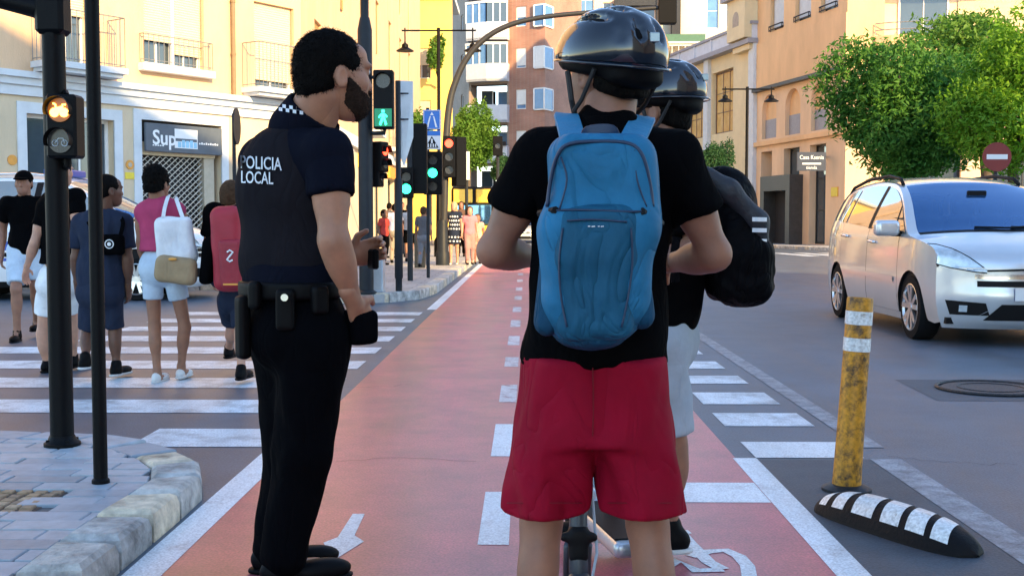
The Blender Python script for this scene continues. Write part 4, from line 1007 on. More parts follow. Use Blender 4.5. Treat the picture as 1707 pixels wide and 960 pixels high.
    def glassp(nm, sA, sB, tA, tB, parent, lowA=0.012, m_=m_sideglass):
        """window from sA..sB at the belt, tA..tB at the top"""
        top_ = [(s, edge(s)-0.045) for s in np.linspace(tA, tB, 14)]; bot = [(s, bz(s)+.012) for s in np.linspace(sA, sB, 14)]
        return sidepart(nm, top_, bot, m_, parent, off=-.004, n=20, m=8)
    gl = [glassp('quarter_light', 1.16, 1.50, 1.56, 1.58, root), glassp('side_window', 1.53, 2.40, 1.62, 2.36, root), glassp('side_window', 2.50, 3.42, 2.46, 3.38, root), glassp('rear_side_window', 3.50, 4.32, 3.46, 3.98, root)]
    # pillars and frame band above/behind glass: one skin just inside
    sidepart('window_frame', [(s, edge(s)+.0) for s in np.linspace(1.14, 4.24, 40)], [(s, bz(s)-.005) for s in np.linspace(1.06, 4.46, 40)], paint, root, off=-.012, n=60, m=8)
    sidepart('pillar', [(1.585, edge(1.59)-.04), (1.615, edge(1.6)-.04)], [(1.50, bz(1.5)), (1.53, bz(1.53))], m_trim, root, off=0.0, n=4)
    sidepart('pillar', [(2.36, edge(2.4)-.04), (2.46, edge(2.4)-.04)], [(2.40, bz(2.4)), (2.50, bz(2.5))], m_trim, root, off=0.0, n=4)
    for sg_ in (-1, 1):
        b = MB(); b.tube([top(u, sg_*.93, o_) for u, o_ in ((8.9, .01), (9.3, .05), (10.5, .055), (12, .055), (13.2, .05), (13.7, .01))], .02, 8); b.build('roof_rail', m_trim if not livery else m_chrome, root, True)
    # nose
    nz = [(0.17, 0.10), (0.24, 0.03), (0.36, 0.0), (0.48, -.02), (0.58, -.005), (0.66, 0.0), (0.72, 0.0)]
    def nose(t, z, off=0.0):
        w = Wd(0.34, z); f = min(1, abs(t)/w); k = interp(nz, z); return T(k + (0.34-k)*f**3.0 - off, t, z)
    def nosepatch(nm, pts_fn, m_, off=0.0, n=12, m=14, parent=root):
        b = MB(); b.grid([[nose(*pts_fn(i/(n-1), j/(m-1)), off) for j in range(m)] for i in range(n)]); o = b.build(nm, m_, parent, True)
        d = np.array(o.data.polygons[len(o.data.polygons)//2].normal)
        if d @ (T(0, 0, 0)-T(1, 0, 0)) < 0: o.data.flip_normals()
        return o
    nosepatch('front_bumper', lambda a, b_: ((2*b_-1)*Wd(.34, .17+a*.57), .17+a*.57), paint, 0, 22, 44)
    nosepatch('lower_grille', lambda a, b_: ((2*b_-1)*(.50-.14*a), .255+a*.15), m_trim, .006)
    nosepatch('upper_grille', lambda a, b_: ((2*b_-1)*.56, .565+a*.055), m_trim, .006, 4)
    nosepatch('bonnet_gap', lambda a, b_: ((2*b_-1)*.60, .70+a*.018+.02*(1-abs(2*b_-1))), m_trim, .012, 3)
    nosepatch('grille_bar', lambda a, b_: ((2*b_-1)*.58, .640+a*.04), m_chrome if not livery else m_trim, .012, 4)
    for sg_ in (-1, 1):
        nosepatch('fog_recess', lambda a, b_: (sg_*(.45+.30*b_+.04*a), .30+a*(.115+.02*b_)), m_trim, .006, 6, 8)
        f = nosepatch('fog_lamp', lambda a, b_: (sg_*(.63+.06*b_), .33+a*.06), m_lamp, .010, 4, 4)
        # lower lip blade sweeping up beside the grille
        nosepatch('bumper_blade', lambda a, b_: (sg_*(.36+.20*b_ - .06*a), (.42-.13*b_)+a*.035), paint, .022, 4, 8)
        # headlamp on bonnet shoulder
        pl = []
        for a in np.linspace(0, 1, 12):
            row = []
            for b_ in np.linspace(0, 1, 18):
                tt = .48+.385*b_; lo = float(np.interp(tt, (.48, .6, .75, .865), (.685, .70, .73, .765))); hi = float(np.interp(tt, (.48, .6, .7, .8, .865), (.725, .83, .905, .945, .95))); z = lo+(hi-lo)*a
                sN = interp(nz, min(z, .72)); w = Wd(.34, z); sN = sN+(.34-sN)*min(1, tt/w)**3.0
                if z > .72:
                    us = np.linspace(0, 4.6, 60); best = None
                    for u in us:
                        q0, z0, q1, z1 = [interp(tb, u) for tb in tabs]; v = min(1, tt/Wd(q1, z1)); zz_ = z0+(z1-z0)*v**2.6; ss_ = q0+(q1-q0)*v**2
                        if zz_ >= z: best = ss_; break
                    if best is not None: sN = best
                row.append(T(sN-.014, sg_*(tt+.006), z+.006))
            pl.append(row)
        b = MB(); b.grid(pl); hl = b.build('headlight', m_lamp, root, True)
        d = np.array(hl.data.polygons[60].normal)
        if d @ (T(0, 0, 0)-T(1, 0, 0)) < 0: hl.data.flip_normals()
        b = MB(); b.tube([pl[0][j]-0*O for j in range(18)], .005, 5); b.tube([pl[-1][j] for j in range(18)], .005, 5); b.build('headlight_seal', m_trim, hl)
        # mirror
        mc_ = T(1.30, sg_*1.03, 1.10); S = Sdf(); rot = np.array([[c, -sn, 0], [sn, c, 0], [0, 0, 1.0]])
        S.box(mc_, (.13, .07, .082), .055, rot, .02); mi = sdf_obj('mirror', S, paint, root, .012)
        b = MB(); b.box(T(1.31, sg_*.93, 1.045), (.06, .035, .03), rz=rz, bev=.015); b.build('mirror_arm', m_trim, mi)
        b = MB(); b.box(T(1.376, sg_*1.03, 1.10), (.105, .003, .06), rz=rz); b.build('mirror_glass', m_carglass, mi)
    for d_, s_ in ((d1, 2.22), (d2, 3.30)):
        for o_, sg_ in zip(d_, (-1, 1)):
            b = MB(); z = bz(s_)-.135; b.tube([T(s_-.11, sg_*(Wd(s_, z)+.004), z), T(s_-.08, sg_*(Wd(s_, z)+.03), z), T(s_+.08, sg_*(Wd(s_, z)+.03), z+.008), T(s_+.11, sg_*(Wd(s_, z)+.004), z+.008)], .014, 7); b.build('handle', m_chrome if not livery else paint, o_, True)
    # plate
    b = MB(); b.box(nose(0, .50, .012), (.26, .006, .058*kz), rz=rz); np_ = b.build('number_plate', m_plate, root)
    b = MB(); b.box(nose(-.238, .50, .016), (.022, .006, .056*kz), rz=rz); b.build('country_band', m_blue, np_)
    if plate: text_obj('registration', plate, .10, m_trim, np_, lambda v: nose(v[0]*1.05+.03, .50+v[1], .021+v[2]*.2), bold=.002)
    # tail
    b = MB(); rows = []
    for z in np.linspace(.22, 1.16, 12):
        w = Wd(4.5, z)-.0; rows.append([T(4.5+.08*(1-(t_/1.0)**4)+(.06 if z < .6 else 0)*(1-abs(t_)**6), t_*w, z) for t_ in np.linspace(-1, 1, 20)])
    b.grid(rows); b.build('tailgate', paint, root, True)
    # wheels
    for w0 in (WB0, WB1):
        for sg_ in (-1, 1):
            cc = T(w0, sg_*(HW-.125), .32/kz); ax = T(0, 1, 0)-T(0, 0, 0); ax = nrm(ax)*sg_; R0 = .32
            b = MB(); b.lathe(cc, [(.22, -.10), (.30, -.105), (R0, -.08), (R0, .07), (.305, .105), (.235, .11), (.225, .09)], 36, ax); ty = b.build('wheel', m_tyre, root, True, 40)
            b = MB(); b.lathe(cc, [(.228, .07), (.236, .108), (.226, .112), (.214, .10), (.208, .05), (.06, .03)], 36, ax); rim = b.build('rim', m_alloy, ty, True, 40)
            x, y, d = frame(ax); b = MB()
            for k in range(5):
                for dd in (-.16, .16):
                    th = 2*math.pi*k/5+dd*.9+.3; dr = math.cos(th)*x+math.sin(th)*y; th2 = 2*math.pi*k/5+dd*1.6+.3; dr2 = math.cos(th2)*x+math.sin(th2)*y; pn = np.cross(d, dr)
                    p, q = cc+dr*.04+d*.085, cc+dr2*.214+d*.098; b.prism([p-pn*.022, p+pn*.022, q+pn*.026, q-pn*.026], d*.022)
            b.cyl(cc+d*.06, cc+d*.112, .055, .045, 16); b.build('spoke', m_alloy, ty)
            b = MB(); b.lathe(cc, [(.205, .028), (.205, .034)], 24, ax); b.build('brake_disc', m_trim, ty)
    for s_, t_ in ((2.05, -.38), (2.05, .38), (2.95, -.42), (2.95, 0.0), (2.95, .42)):
        rot = np.array([[c, -sn, 0], [sn, c, 0], [0, 0, 1.0]]); S = Sdf(); S.box(T(s_+.12, t_, .98), (.23, .07, .26), .06, rot, .02); S.box(T(s_+.16, t_, 1.33), (.13, .05, .085), .045, rot, .02); S.cap(T(s_+.14, t_, 1.15), T(s_+.16, t_, 1.3), .03, .03, .01); sdf_obj('seat', S, m_seat, root, .02)
    b = MB(); b.grid([[T(.98+.22*(j/9), (i/9*2-1)*.72, 1.02+.05*math.sin(j/9*3.1)) for j in range(10)] for i in range(10)]); b.build('dashboard', m_trim, root, True)
    b = MB(); b.tube([T(1.42+.05*math.sin(a), .38+.18*math.cos(a), 1.06+.16*math.sin(a)) for a in np.linspace(0, 6.28, 21)[:-1]], .014, 6, True); b.build('steering_wheel', m_trim, root, True)
    b = MB(); b.box(T(1.62, 0, 1.46), (.10, .02, .03), rz=rz, bev=.01); b.build('interior_mirror', m_trim, root)
    if livery:
        for sg_ in (-1, 1):
            for r_ in range(2):
                for k in range(16):
                    s_ = 1.45+k*.17; 
                    if (k+r_) % 2: continue
                    z0 = .66+r_*.12; b = MB(); b.grid([[T(s_+i*.085, sg_*(Wd(s_, z)+.006), z) for z in (z0, z0+.06, z0+.12)] for i in range(3)]); b.build('chequer', m_blue, root)
            b = MB(); b.grid([[T(s_, sg_*(Wd(s_, z)+.005), z) for z in (.52, .56)] for s_ in np.linspace(1.4, 3.3, 12)]); b.build('livery_stripe', m_blue, root)
        b = MB(); b.box(T(2.3, 0, 1.70), (.55, .12, .055), rz=rz, bev=.02); b.build('light_bar', m_blue, root)
    return root
build_car('people_carrier', 'silver people carrier driving past the yellow bollard', (4.715, 10.77, 0), 0.0, m_silver, 1.0, 'F 573 GK')
build_car('police_car', 'white police car with blue chequers parked behind the crossing pedestrians', (-4.85, 18.25, 0), math.radians(90), m_carwhite, 1.13, None, True)
build_car('distant_car', 'small pale blue-grey car far down the road under the elbow', (-0.1, 68, 0), 0.0, mat('far_car_paint', (0.50, 0.55, 0.60), 0.35, 0.3, 0.02, coat=.5), .95)
# bus far off
bo = P(782, 360, 52.0); bx0 = P(752, 360, 52)[0]; bx1 = P(822, 360, 52)[0]
bus = thing('bus', (bo[0], 55, 0), 'yellow and black city bus behind the waiting pedestrians', 'bus')
zT = P(782, 311, 52)[2]; m_by = mat('bus_yellow', (0.72, 0.48, 0.03), .4, 0, .05, coat=.5)
S = Sdf(); S.box(((bx0+bx1)/2, 56, (zT+.35)/2), ((bx1-bx0)/2, 4, (zT-.35)/2), .12); sdf_obj('body', S, m_trim, bus, .08, it=0)
def bb(nm, x0, x1, z0, z1, y0, y1, m_): b = MB(); b.box(((x0+x1)/2, (y0+y1)/2, (z0+z1)/2), (abs(x1-x0)/2, abs(y1-y0)/2, (z1-z0)/2), bev=.03); return b.build(nm, m_, bus)
bb('destination_board', bx0+.1, bx0+.95, zT-.72, zT-.12, 51.93, 52.1, m_by); bb('destination_board', bx0+1.1, bx1-.1, zT-.72, zT-.12, 51.93, 52.1, m_by)
bb('windscreen', bx0+.08, bx1-.08, 1.1, zT-.8, 51.94, 52.1, m_carglass); bb('front_panel', bx0+.05, bx1-.05, .45, 1.05, 51.92, 52.2, m_by)
for x in (bx0+.3, bx1-.3): bb('headlight', x-.12, x+.12, .6, .78, 51.88, 52, m_lamp)
for x in (bx0+.2, bx1-.2):
    for y in (53.5, 58): b = MB(); b.cyl((x-.13, y, .45), (x+.13, y, .45), .45, n=20); b.build('wheel', m_tyre, bus)
for i in range(3):
    bb('side_window', bx1-.02, bx1+.015, 1.15, zT-.8, 52.6+i*2.3, 54.6+i*2.3, m_carglass)
# ================================================================== street furniture
m_pole = mat('pole_black', (0.003, 0.0032, 0.004), 0.5, 0, 0.2, 12, 0.1, 80, spec=.12)
m_polegrey = mat('pole_grey', (0.016, 0.020, 0.025), 0.5, 0.0, 0.15, 8, 0.1, 60, spec=.25)
m_mast = mat('mast_paint', (0.030, 0.029, 0.027), 0.5, 0.1, 0.12, 6)
m_visor = mat('signal_black', (0.004, 0.0042, 0.005), 0.5, 0, 0.1, 20, spec=.12)
m_off = mat('lens_off', (0.03, 0.03, 0.032), 0.25, 0, 0.3, 60)
m_green = mat('lens_green', (0.0, 0.5, 0.25), 0.3, 0, 0, emit=(0.02, 1.0, 0.45), estr=2.6)
m_amber = mat('lens_amber', (0.6, 0.3, 0.0), 0.3, 0, 0, emit=(1.0, 0.50, 0.05), estr=4.0)
m_red = mat('lens_red', (0.6, 0.02, 0.01), 0.3, 0, 0, emit=(1.0, 0.05, 0.02), estr=2.2)
m_dimamber = mat('lens_dim', (0.16, 0.05, 0.0), 0.3, 0, 0.2, 80, emit=(1.0, .3, .02), estr=0.06)
m_signblue = mat('sign_blue', (0.02, 0.16, 0.55), 0.4, 0, 0.04)
m_signback = mat('sign_back', (0.50, 0.56, 0.60), 0.5, 0.3, 0.1, 6)
def lean(base, top_px, Y): return P(top_px[0], top_px[1], Y)
# near traffic mast with cycle signal
B1 = G(104, 742, 0.085)
t = thing('signal_mast', B1, 'thick black traffic mast on the near kerb carrying the amber cycle signal', 'traffic light')
b = MB(); tp_ = P(88, 20, B1[1]); b.tube([B1-[0, 0, .02], B1+(tp_-B1)*.5, tp_, tp_+(tp_-B1)*.06], [.055, .053, .0525, .052], 20)
b.build('pole', m_pole, t, True, 40)
b = MB(); b.lathe(B1, [(.085, -.01), (.085, .015), (.066, .03), (.058, .05)], 20); b.build('base_collar', m_pole, t, True, 40)
for a in range(4): b = MB(); q = B1+[.07*math.cos(a*1.57+.7), .07*math.sin(a*1.57+.7), .015]; b.cyl(q, q+[0, 0, .018], .008, n=6); b.build('bolt', m_pole, t)
b = MB(); e = tp_+[-.0, 0, .0]; b.tube([e+[.02, 0, -.02], e+[-.08, 0, .02], e+[-.25, 0, .06], e+[-1.6, 0, .22]], [.055, .05, .045, .04], 16); b.build('arm', m_pole, t, True)
b = MB(); b.box(e+[-.0, 0, -.01], (.068, .065, .10), bev=.02); b.build('arm_clamp', m_pole, t)
sc1 = P(109, 212, B1[1]-.06); wS, hS_ = .072, .147
b = MB(); b.box(sc1, (wS, .06, hS_), bev=.012); sbx = b.build('signal_head', m_visor, t)
for k, (dz, m_) in enumerate(((.073, m_dimamber), (-.07, m_off))):
    c_ = sc1+[0, -.062, dz]; b = MB(); b.cyl(c_, c_-[0, .006, 0], .055, n=28); ln = b.build('lens', m_, t)
    b = MB(); pts = [c_+[.06*math.cos(a), -.004, .06*math.sin(a)] for a in np.linspace(-.4, math.pi+.4, 20)]; b.grid([[p, p+np.array([0, -.05, 0])] for p in pts]); b.build('visor', m_visor, t, True)
    if k == 0:
        b = MB(); cc_ = c_-[0, .008, 0]
        for dx in (-.022, .022): b.cyl(cc_+[dx, 0, -.012], cc_+[dx, -.003, -.012], .021, n=18)
        b.prism([cc_+[-.026, 0, -.012], cc_+[.026, 0, -.012], cc_+[.016, 0, .018], cc_+[-.012, 0, .012]], (0, -.003, 0)); b.tube([cc_+[-.012, -.001, .0], cc_+[-.018, -.001, .026], cc_+[-.028, -.001, .03]], .004, 6); b.tube([cc_+[.016, -.001, .0], cc_+[.016, -.001, .024], cc_+[.03, -.001, .024]], .004, 6); b.build('bicycle_emblem', m_amber, ln)
    else:
        b = MB(); cc_ = c_-[0, .008, 0]
        for dx in (-.022, .022): b.tube([cc_+[dx+.014*math.cos(a), 0, -.01+.014*math.sin(a)] for a in np.linspace(0, 6.28, 13)[:-1]], .0025, 5, True)
        b.tube([cc_+[-.022, 0, -.01], cc_+[-.006, 0, .012], cc_+[.016, 0, .012], cc_+[.022, 0, -.01]], .0025, 5); b.build('bicycle_emblem', m_signback, ln)
b = MB(); b.tube([sc1+[0, .02, -hS_-.0], sc1+[0, .02, -hS_-.03], sc1+[-.03, .06, -hS_-.04]], .018, 8); b.build('bracket', m_visor, t); b = MB(); b.tube([sc1+[0, .02, hS_], sc1+[-.02, .06, hS_+.02]], .016, 8); b.build('bracket', m_visor, t)
# second thin pole
B2 = G(168, 804, 0.085); t = thing('thin_pole', B2, 'thin black pole standing on the near kerb beside the thick mast', 'pole')
tp_ = P(153, 0, B2[1]); b = MB(); b.tube([B2-[0, 0, .02], (B2+tp_)/2, tp_, tp_+(tp_-B2)*.3], .0285, 18); b.build('pole', m_pole, t, True, 40)
b = MB(); b.lathe(B2, [(.036, -.01), (.036, .012), (.029, .02)], 18); b.build('base_collar', m_pole, t)
# bollard
B3 = G(1411, 817); t = thing('flexible_bollard', B3, 'leaning yellow bollard with two white reflective bands and scuffs', 'bollard')
tp_ = P(1434, 504, B3[1]); ax = tp_-B3; hb = np.linalg.norm(ax); m_yb = worn('bollard_yellow', (0.60, 0.27, 0.015), (0.10, 0.05, 0.015), .45, .5, 16, .07, .2, 60)
m_refl = worn('reflective', (0.75, .78, .78), (.45, .42, .36), .38, .35, 26, .06, .1, 80)
prof = [(.062, 0), (.060, .06), (.056, .4), (.055, hb-.01), (.053, hb), (.045, hb), (.044, hb-.03)]
b = MB(); b.lathe(B3+[0, 0, .02], prof, 26, ax); b.build('post', m_yb, t, True, 40)
for f in (.755, .895):
    b = MB(); p = B3+[0, 0, .02]+ax*(f-.035); q = B3+[0, 0, .02]+ax*(f+.035); b.cyl(p, q, .0572, .0568, 26, False); b.build('reflective_band', m_refl, t, True)
b = MB(); b.lathe(B3, [(.105, 0), (.105, .012), (.085, .022), (.06, .03)], 26); b.build('base', m_polegrey, t, True, 40)
# lane separator
pA, pB = G(1368, 846), G(1630, 930); d = nrm(pB-pA); L_ = np.linalg.norm(pB-pA); sd = np.array([-d[1], d[0], 0])
t = thing('lane_separator', (pA+pB)/2, 'low black rubber lane separator with slanted white stripes', 'separator')
def sep(s, v, off=0):                            # s 0..1 along, v -1..1 across
    e = max(0, 1-abs(2*s-1)**3.2); w = .105*e**.42+.004; h = .098*e**.62
    return pA + d*L_*s + sd*w*v + np.array([0, 0, .010+h*max(0, (1-abs(v)**2.6))**.75+off])
b = MB(); b.grid([[sep(s, v) for v in np.linspace(-1, 1, 19)] for s in np.linspace(0, 1, 40)]); fixn(b.build('body', mat('rubber', (.005, .005, .006), .6, 0, .2, 12, .2, 60, spec=.15), t, True))
b = MB(); b.grid([[sep(s, v)*[1, 1, 0]+[0, 0, .011 if abs(v) < 1 else 0] for v in (-1.02, -.99, .99, 1.02)] for s in np.linspace(0, 1, 30)]); b.build('skirt', m_trim, t)
for k, s0 in enumerate((.085, .185, .31, .485, .64, .785)):
    wv = (.065, .085, .135, .115, .105, .085)[k]; sk = (.0, .02, .05, .07, .07, .06)[k]
    vr = (-.86, .84)
    b = MB(); b.grid([[sep(s0+wv*i/3 + sk*(-v)*.8, v, .0025) for v in np.linspace(vr[0], vr[1], 14)] for i in range(4)]); o = b.build('white_stripe', m_refl, t, True)
    if o.data.polygons[20].normal.z < 0: o.data.flip_normals()
# far-side signals ------------------------------------------------------------
def sig(name, label, base, cat='traffic light'): return thing(name, base, label, cat)
def head(parent, c, w, h, dpt, lenses, face=(0, -1, 0), plate=None):
    f = nrm(face); rz = math.atan2(f[0], -f[1]); b = MB(); b.box(c, (w, dpt, h), rz=rz, bev=.015); hd = b.build('signal_head', m_visor, parent)
    x = np.array([math.cos(rz), math.sin(rz), 0])
    for dz, r, m_ in lenses:
        q = np.asarray(c)+f*(dpt+.001)+[0, 0, dz]; b = MB(); b.cyl(q, q+f*.008, r, n=20); b.build('lens', m_, hd)
        b = MB(); pts = [q+x*r*1.08*math.cos(a)+np.array([0, 0, r*1.08*math.sin(a)]) for a in np.linspace(-.3, math.pi+.3, 14)]; b.grid([[p, p+f*r*1.1] for p in pts]); b.build('visor', m_visor, hd, True)
    return hd
T1 = G(611, 490, .125); t = sig('signal_mast', 'thick grey signal mast behind the policeman with a green walking man', T1)
Yt = T1[1]; b = MB(); ztop = P(611, 30, Yt)[2]; b.lathe(T1, [(.15, 0), (.15, .03), (.105, .06), (.105, ztop-.3), (.07, ztop-T1[2]), (.06, ztop-T1[2]), (.06, ztop+1.6)], 20); b.build('pole', m_polegrey, t, True, 40)
c_ = P(640, 167, Yt-.12); hh = (P(640, 119, Yt)[2]-P(640, 216, Yt)[2])/2; ww = (P(657, 167, Yt)[0]-P(624, 167, Yt)[0])/2
hd = head(t, c_, ww, hh, .10, [(hh*.62, ww*.72, m_off)])
b = MB(); q = c_+[0, -.105, -hh*.62]; b.box(q, (ww*.86, .008, hh*.30)); ln = b.build('lens', mat('green_dark', (.0, .10, .05), .4, 0, 0, emit=(0.0, .5, .22), estr=.12), hd)
man = MB(); s_ = hh*.27; qq = q-[0, .010, 0]
man.cyl(qq+[0, 0, s_*.78], qq+[0, -.004, s_*.78], s_*.2, n=14)
for poly_ in ([(-.25, .5), (.22, .5), (.25, -.1), (-.2, -.1)], [(-.2, 0), (.05, -.1), (-.25, -1), (-.5, -.9)], [(0, -.05), (.25, -.1), (.5, -.85), (.28, -1)], [(-.25, .5), (-.15, .3), (-.5, -.1), (-.6, .05)], [(.2, .5), (.15, .25), (.45, .0), (.55, .15)]): man.prism([qq+[x*s_, 0, z*s_] for x, z in poly_], (0, -.004, 0))
fixn(man.build('walking_man', m_green, ln))
b = MB(); b.tube([T1*[1, 1, 0]+[0, 0, c_[2]+hh*.8], c_+[0, .05, hh*.8]], .025, 8); b.build('bracket', m_polegrey, t); b = MB(); b.tube([T1*[1, 1, 0]+[0, 0, c_[2]-hh-.05], c_+[0, .05, -hh-.05], c_+[0, .05, -hh]], .03, 8); b.build('bracket', m_polegrey, t)
c2 = P(634, 262, Yt+.2); head(t, c2, .11, .22, .08, [(.09, .07, m_red), (-.1, .07, m_off)], (1, -.45, 0)); c3 = P(628, 296, Yt+.2); head(t, c3, .09, .14, .08, [(0, .06, m_off)], (1, -.3, 0))
T2 = G(665, 487, .125); t = sig('signal_mast', 'slim dark post at the far kerb with a pale sign board', T2, 'post'); Yt = T2[1]
z1, z2, z3 = [P(665, y_, Yt)[2]-T2[2] for y_ in (465, 300, 135)]
b = MB(); b.lathe(T2, [(.05, 0), (.05, z1), (.062, z1+.02), (.062, z2), (.04, z2+.03), (.04, z3)], 18); b.build('pole', m_polegrey, t, True, 40)
bp = P(673, 197, Yt+.02); b = MB(); hz = (P(673, 135, Yt)[2]-P(673, 260, Yt)[2])/2; b.prism([bp+[-.06, 0, hz], bp+[.13, .1, hz], bp+[.13, .1, -hz*.5], bp+[-.0, 0, -hz*1.3], bp+[-.06, 0, -hz]], (0, .02, 0)); fixn(b.build('sign_board', m_signback, t))
for py_ in (156, 199): b = MB(); q = P(665, py_, Yt); b.cyl(q, q+[.14, .02, 0], .012, n=6); b.build('bracket', m_polegrey, t)
# post with blue crossing signs
T3 = G(714, 463, .125); t = sig('crossing_sign', 'post with blue cycle-path and pedestrian crossing signs and a green signal', T3, 'sign'); Yt = T3[1]
b = MB(); ztp = P(714, 180, Yt)[2]; b.cyl(T3, [T3[0], T3[1], ztp], .032, n=14); b.build('pole', m_polegrey, t, True, 40)
for k, (y0, y1) in enumerate(((183, 217), (218, 250))):
    a, e = P(705, y0, Yt-.05), P(735, y1, Yt-.05); cc_ = (a+e)/2; hw, hz = (e[0]-a[0])/2, (a[2]-e[2])/2
    b = MB(); b.box(cc_, (hw, .008, hz-.004), bev=.006); pn = b.build('sign_panel', m_signblue if k == 0 else m_plate, t)
    if k == 0:
        b = MB(); f = -.010
        for poly_ in ([(-.62, -.75), (-.40, -.75), (-.12, .35), (-.25, .35)], [(.62, -.75), (.40, -.75), (.12, .35), (.25, .35)], [(-.2, .45), (.2, .45), (.0, .78)]): b.prism([cc_+[x*hw, f, z*hz] for x, z in poly_], (0, -.003, 0))
        fixn(b.build('lane_emblem', m_plate, pn)); b = MB(); b.tube([cc_+[x*hw*.9, -.012, z*hz*.88] for x, z in ((-1, -1), (1, -1), (1, 1), (-1, 1))], .008, 4, True); b.build('border', m_plate, pn)
    else:
        b = MB(); b.box(cc_+[0, -.011, hz*.72], (hw*.96, .003, hz*.24)); b.build('header', m_signblue, pn)
        b = MB(); b.prism([cc_+[x*hw, -.010, z*hz] for x, z in ((-.75, -.8), (.75, -.8), (0, .42))], (0, -.003, 0)); fixn(b.build('triangle', m_trim, pn))
        b = MB()
        for x in (-.4, -.12, .16, .42): b.box(cc_+[x*hw, -.0145, -hz*.55], (hw*.07, .002, hz*.18))
        b.cyl(cc_+[0, -.013, hz*.05], cc_+[0, -.017, hz*.05], hw*.11, n=10); b.box(cc_+[0, -.0145, -hz*.18], (hw*.1, .002, hz*.14)); b.build('emblem', m_plate, pn)
ch = P(722, 289, Yt-.02); head(t, ch, .175, .40, .10, [(.0, .085, m_green), (.24, .085, m_off), (-.25, .085, m_off)])
b = MB(); b.cyl(ch+[0, .08, .2], [T3[0], T3[1], ch[2]+.2], .02, n=6); b.build('bracket', m_polegrey, t)
T4 = G(684, 468, .125); t = sig('signal_mast', 'slim signal post showing a low green light behind the sign post', T4); Yt = T4[1]
b = MB(); b.cyl(T4, [T4[0], T4[1], P(684, 195, Yt)[2]], .05, n=14); b.build('pole', m_polegrey, t, True, 40)
head(t, P(678, 305, Yt-.05), .12, .27, .09, [(-.11, .085, m_green), (.1, .08, m_off)]); head(t, P(699, 265, Yt+.1), .14, .62, .1, [])
# long curved mast
T5 = G(738, 442, .125); t = sig('curved_mast', 'tall brown mast curving over the road with red signals', T5, 'street lamp'); Yt = T5[1]
pts = [P(x, y_, Yt) for x, y_ in ((738, 440), (741, 330), (744, 230), (750, 170), (760, 135), (775, 103), (797, 75), (828, 52), (870, 36), (930, 26), (1020, 19), (1120, 12))]
def crom(p, n=5):
    out = []; 
    for i in range(len(p)-1):
        a, b_, c_, d_ = p[max(i-1, 0)], p[i], p[i+1], p[min(i+2, len(p)-1)]
        for k in range(n): u = k/n; out.append(.5*(2*b_+(c_-a)*u+(2*a-5*b_+4*c_-d_)*u*u+(3*b_-a-3*c_+d_)*u**3))
    return out+[p[-1]]
pts = crom(pts); b = MB(); b.tube(pts, list(np.linspace(.095, .05, len(pts))), 14); b.build('mast', m_mast, t, True)
b = MB(); b.lathe(T5, [(.17, 0), (.17, .3), (.14, .35), (.13, 1.0), (.11, 1.1)], 18); b.build('base', m_polegrey, t, True, 40)
head(t, P(749, 262, Yt-.1), .15, .50, .12, [(.32, .10, m_red), (0, .10, m_off), (-.32, .10, m_off)]); head(t, P(765, 270, Yt+.1), .15, .6, .12, [], (.6, -.8, 0))
head(t, P(1112, 20, Yt), .22, .3, .14, [])
T6 = G(778, 440, .125); t = sig('sign_post', 'thin dark post with a small white plate beside the curved mast', T6, 'sign'); Yt = T6[1]
b = MB(); b.cyl(T6, [T6[0], T6[1], P(778, 250, Yt)[2]], .04, n=10); b.build('pole', m_polegrey, t, True, 40)
q0, q1 = P(774, 253, Yt-.06), P(783, 300, Yt-.06); b = MB(); b.box((q0+q1)/2, ((q1[0]-q0[0])/2, .01, (q0[2]-q1[2])/2)); b.build('plate', m_plate, t)
# far low signal box near the tower and edge-on sign
T7 = P(830, 400, 44); T7[2] = 0; t = sig('signal_mast', 'distant signal head with a pale rim beside the leafy street tree', T7)
b = MB(); zc = P(830, 244, 44)[2]; b.cyl(T7, T7+[0, 0, zc-.3], .06, n=10); b.build('pole', m_polegrey, t); head(t, T7+[0, -.05, zc], .18, .36, .12, [(.0, .1, m_off)])
T8 = G(393, 470, .125); T8 = P(393, 470, 18.6); T8[2] = .13; t = sig('round_sign', 'round road sign seen edge-on beside the shuttered shop', T8, 'sign')
zc = P(391, 211, 18.6)[2]; r_ = (P(391, 180, 18.6)[2]-P(391, 241, 18.6)[2])/2; b = MB(); b.cyl(T8, T8+[0, 0, zc+.2-T8[2]], .03, n=12); b.build('pole', m_polegrey, t, True, 40)
b = MB(); f = nrm([.985, .04, 0]); b.cyl(T8*[1, 1, 0]+[0, 0, zc]+f*.03, T8*[1, 1, 0]+[0, 0, zc]+f*.055, r_, n=32); b.build('disc', m_polegrey, t)
# no-entry sign by the trees
T9 = P(1657, 400, 18.5); T9[2] = 0; t = sig('no_entry_sign', 'dull red no-entry disc with a white bar beside the right tree', T9, 'sign'); zc = P(1657, 262, 18.5)[2]; rr_ = .225
b = MB(); b.cyl(T9, T9+[0, 0, zc+.2], .03, n=12); b.build('pole', m_polegrey, t); q = T9*[1, 1, 0]+[0, -.035, zc]; b = MB(); b.cyl(q, q-[0, .012, 0], rr_, n=36); dd = b.build('disc', mat('sign_red', (.22, .03, .025), .5, 0, .05), t)
b = MB(); b.box(q-[0, .014, 0], (rr_*.72, .003, rr_*.17)); b.build('bar', m_plate, dd)
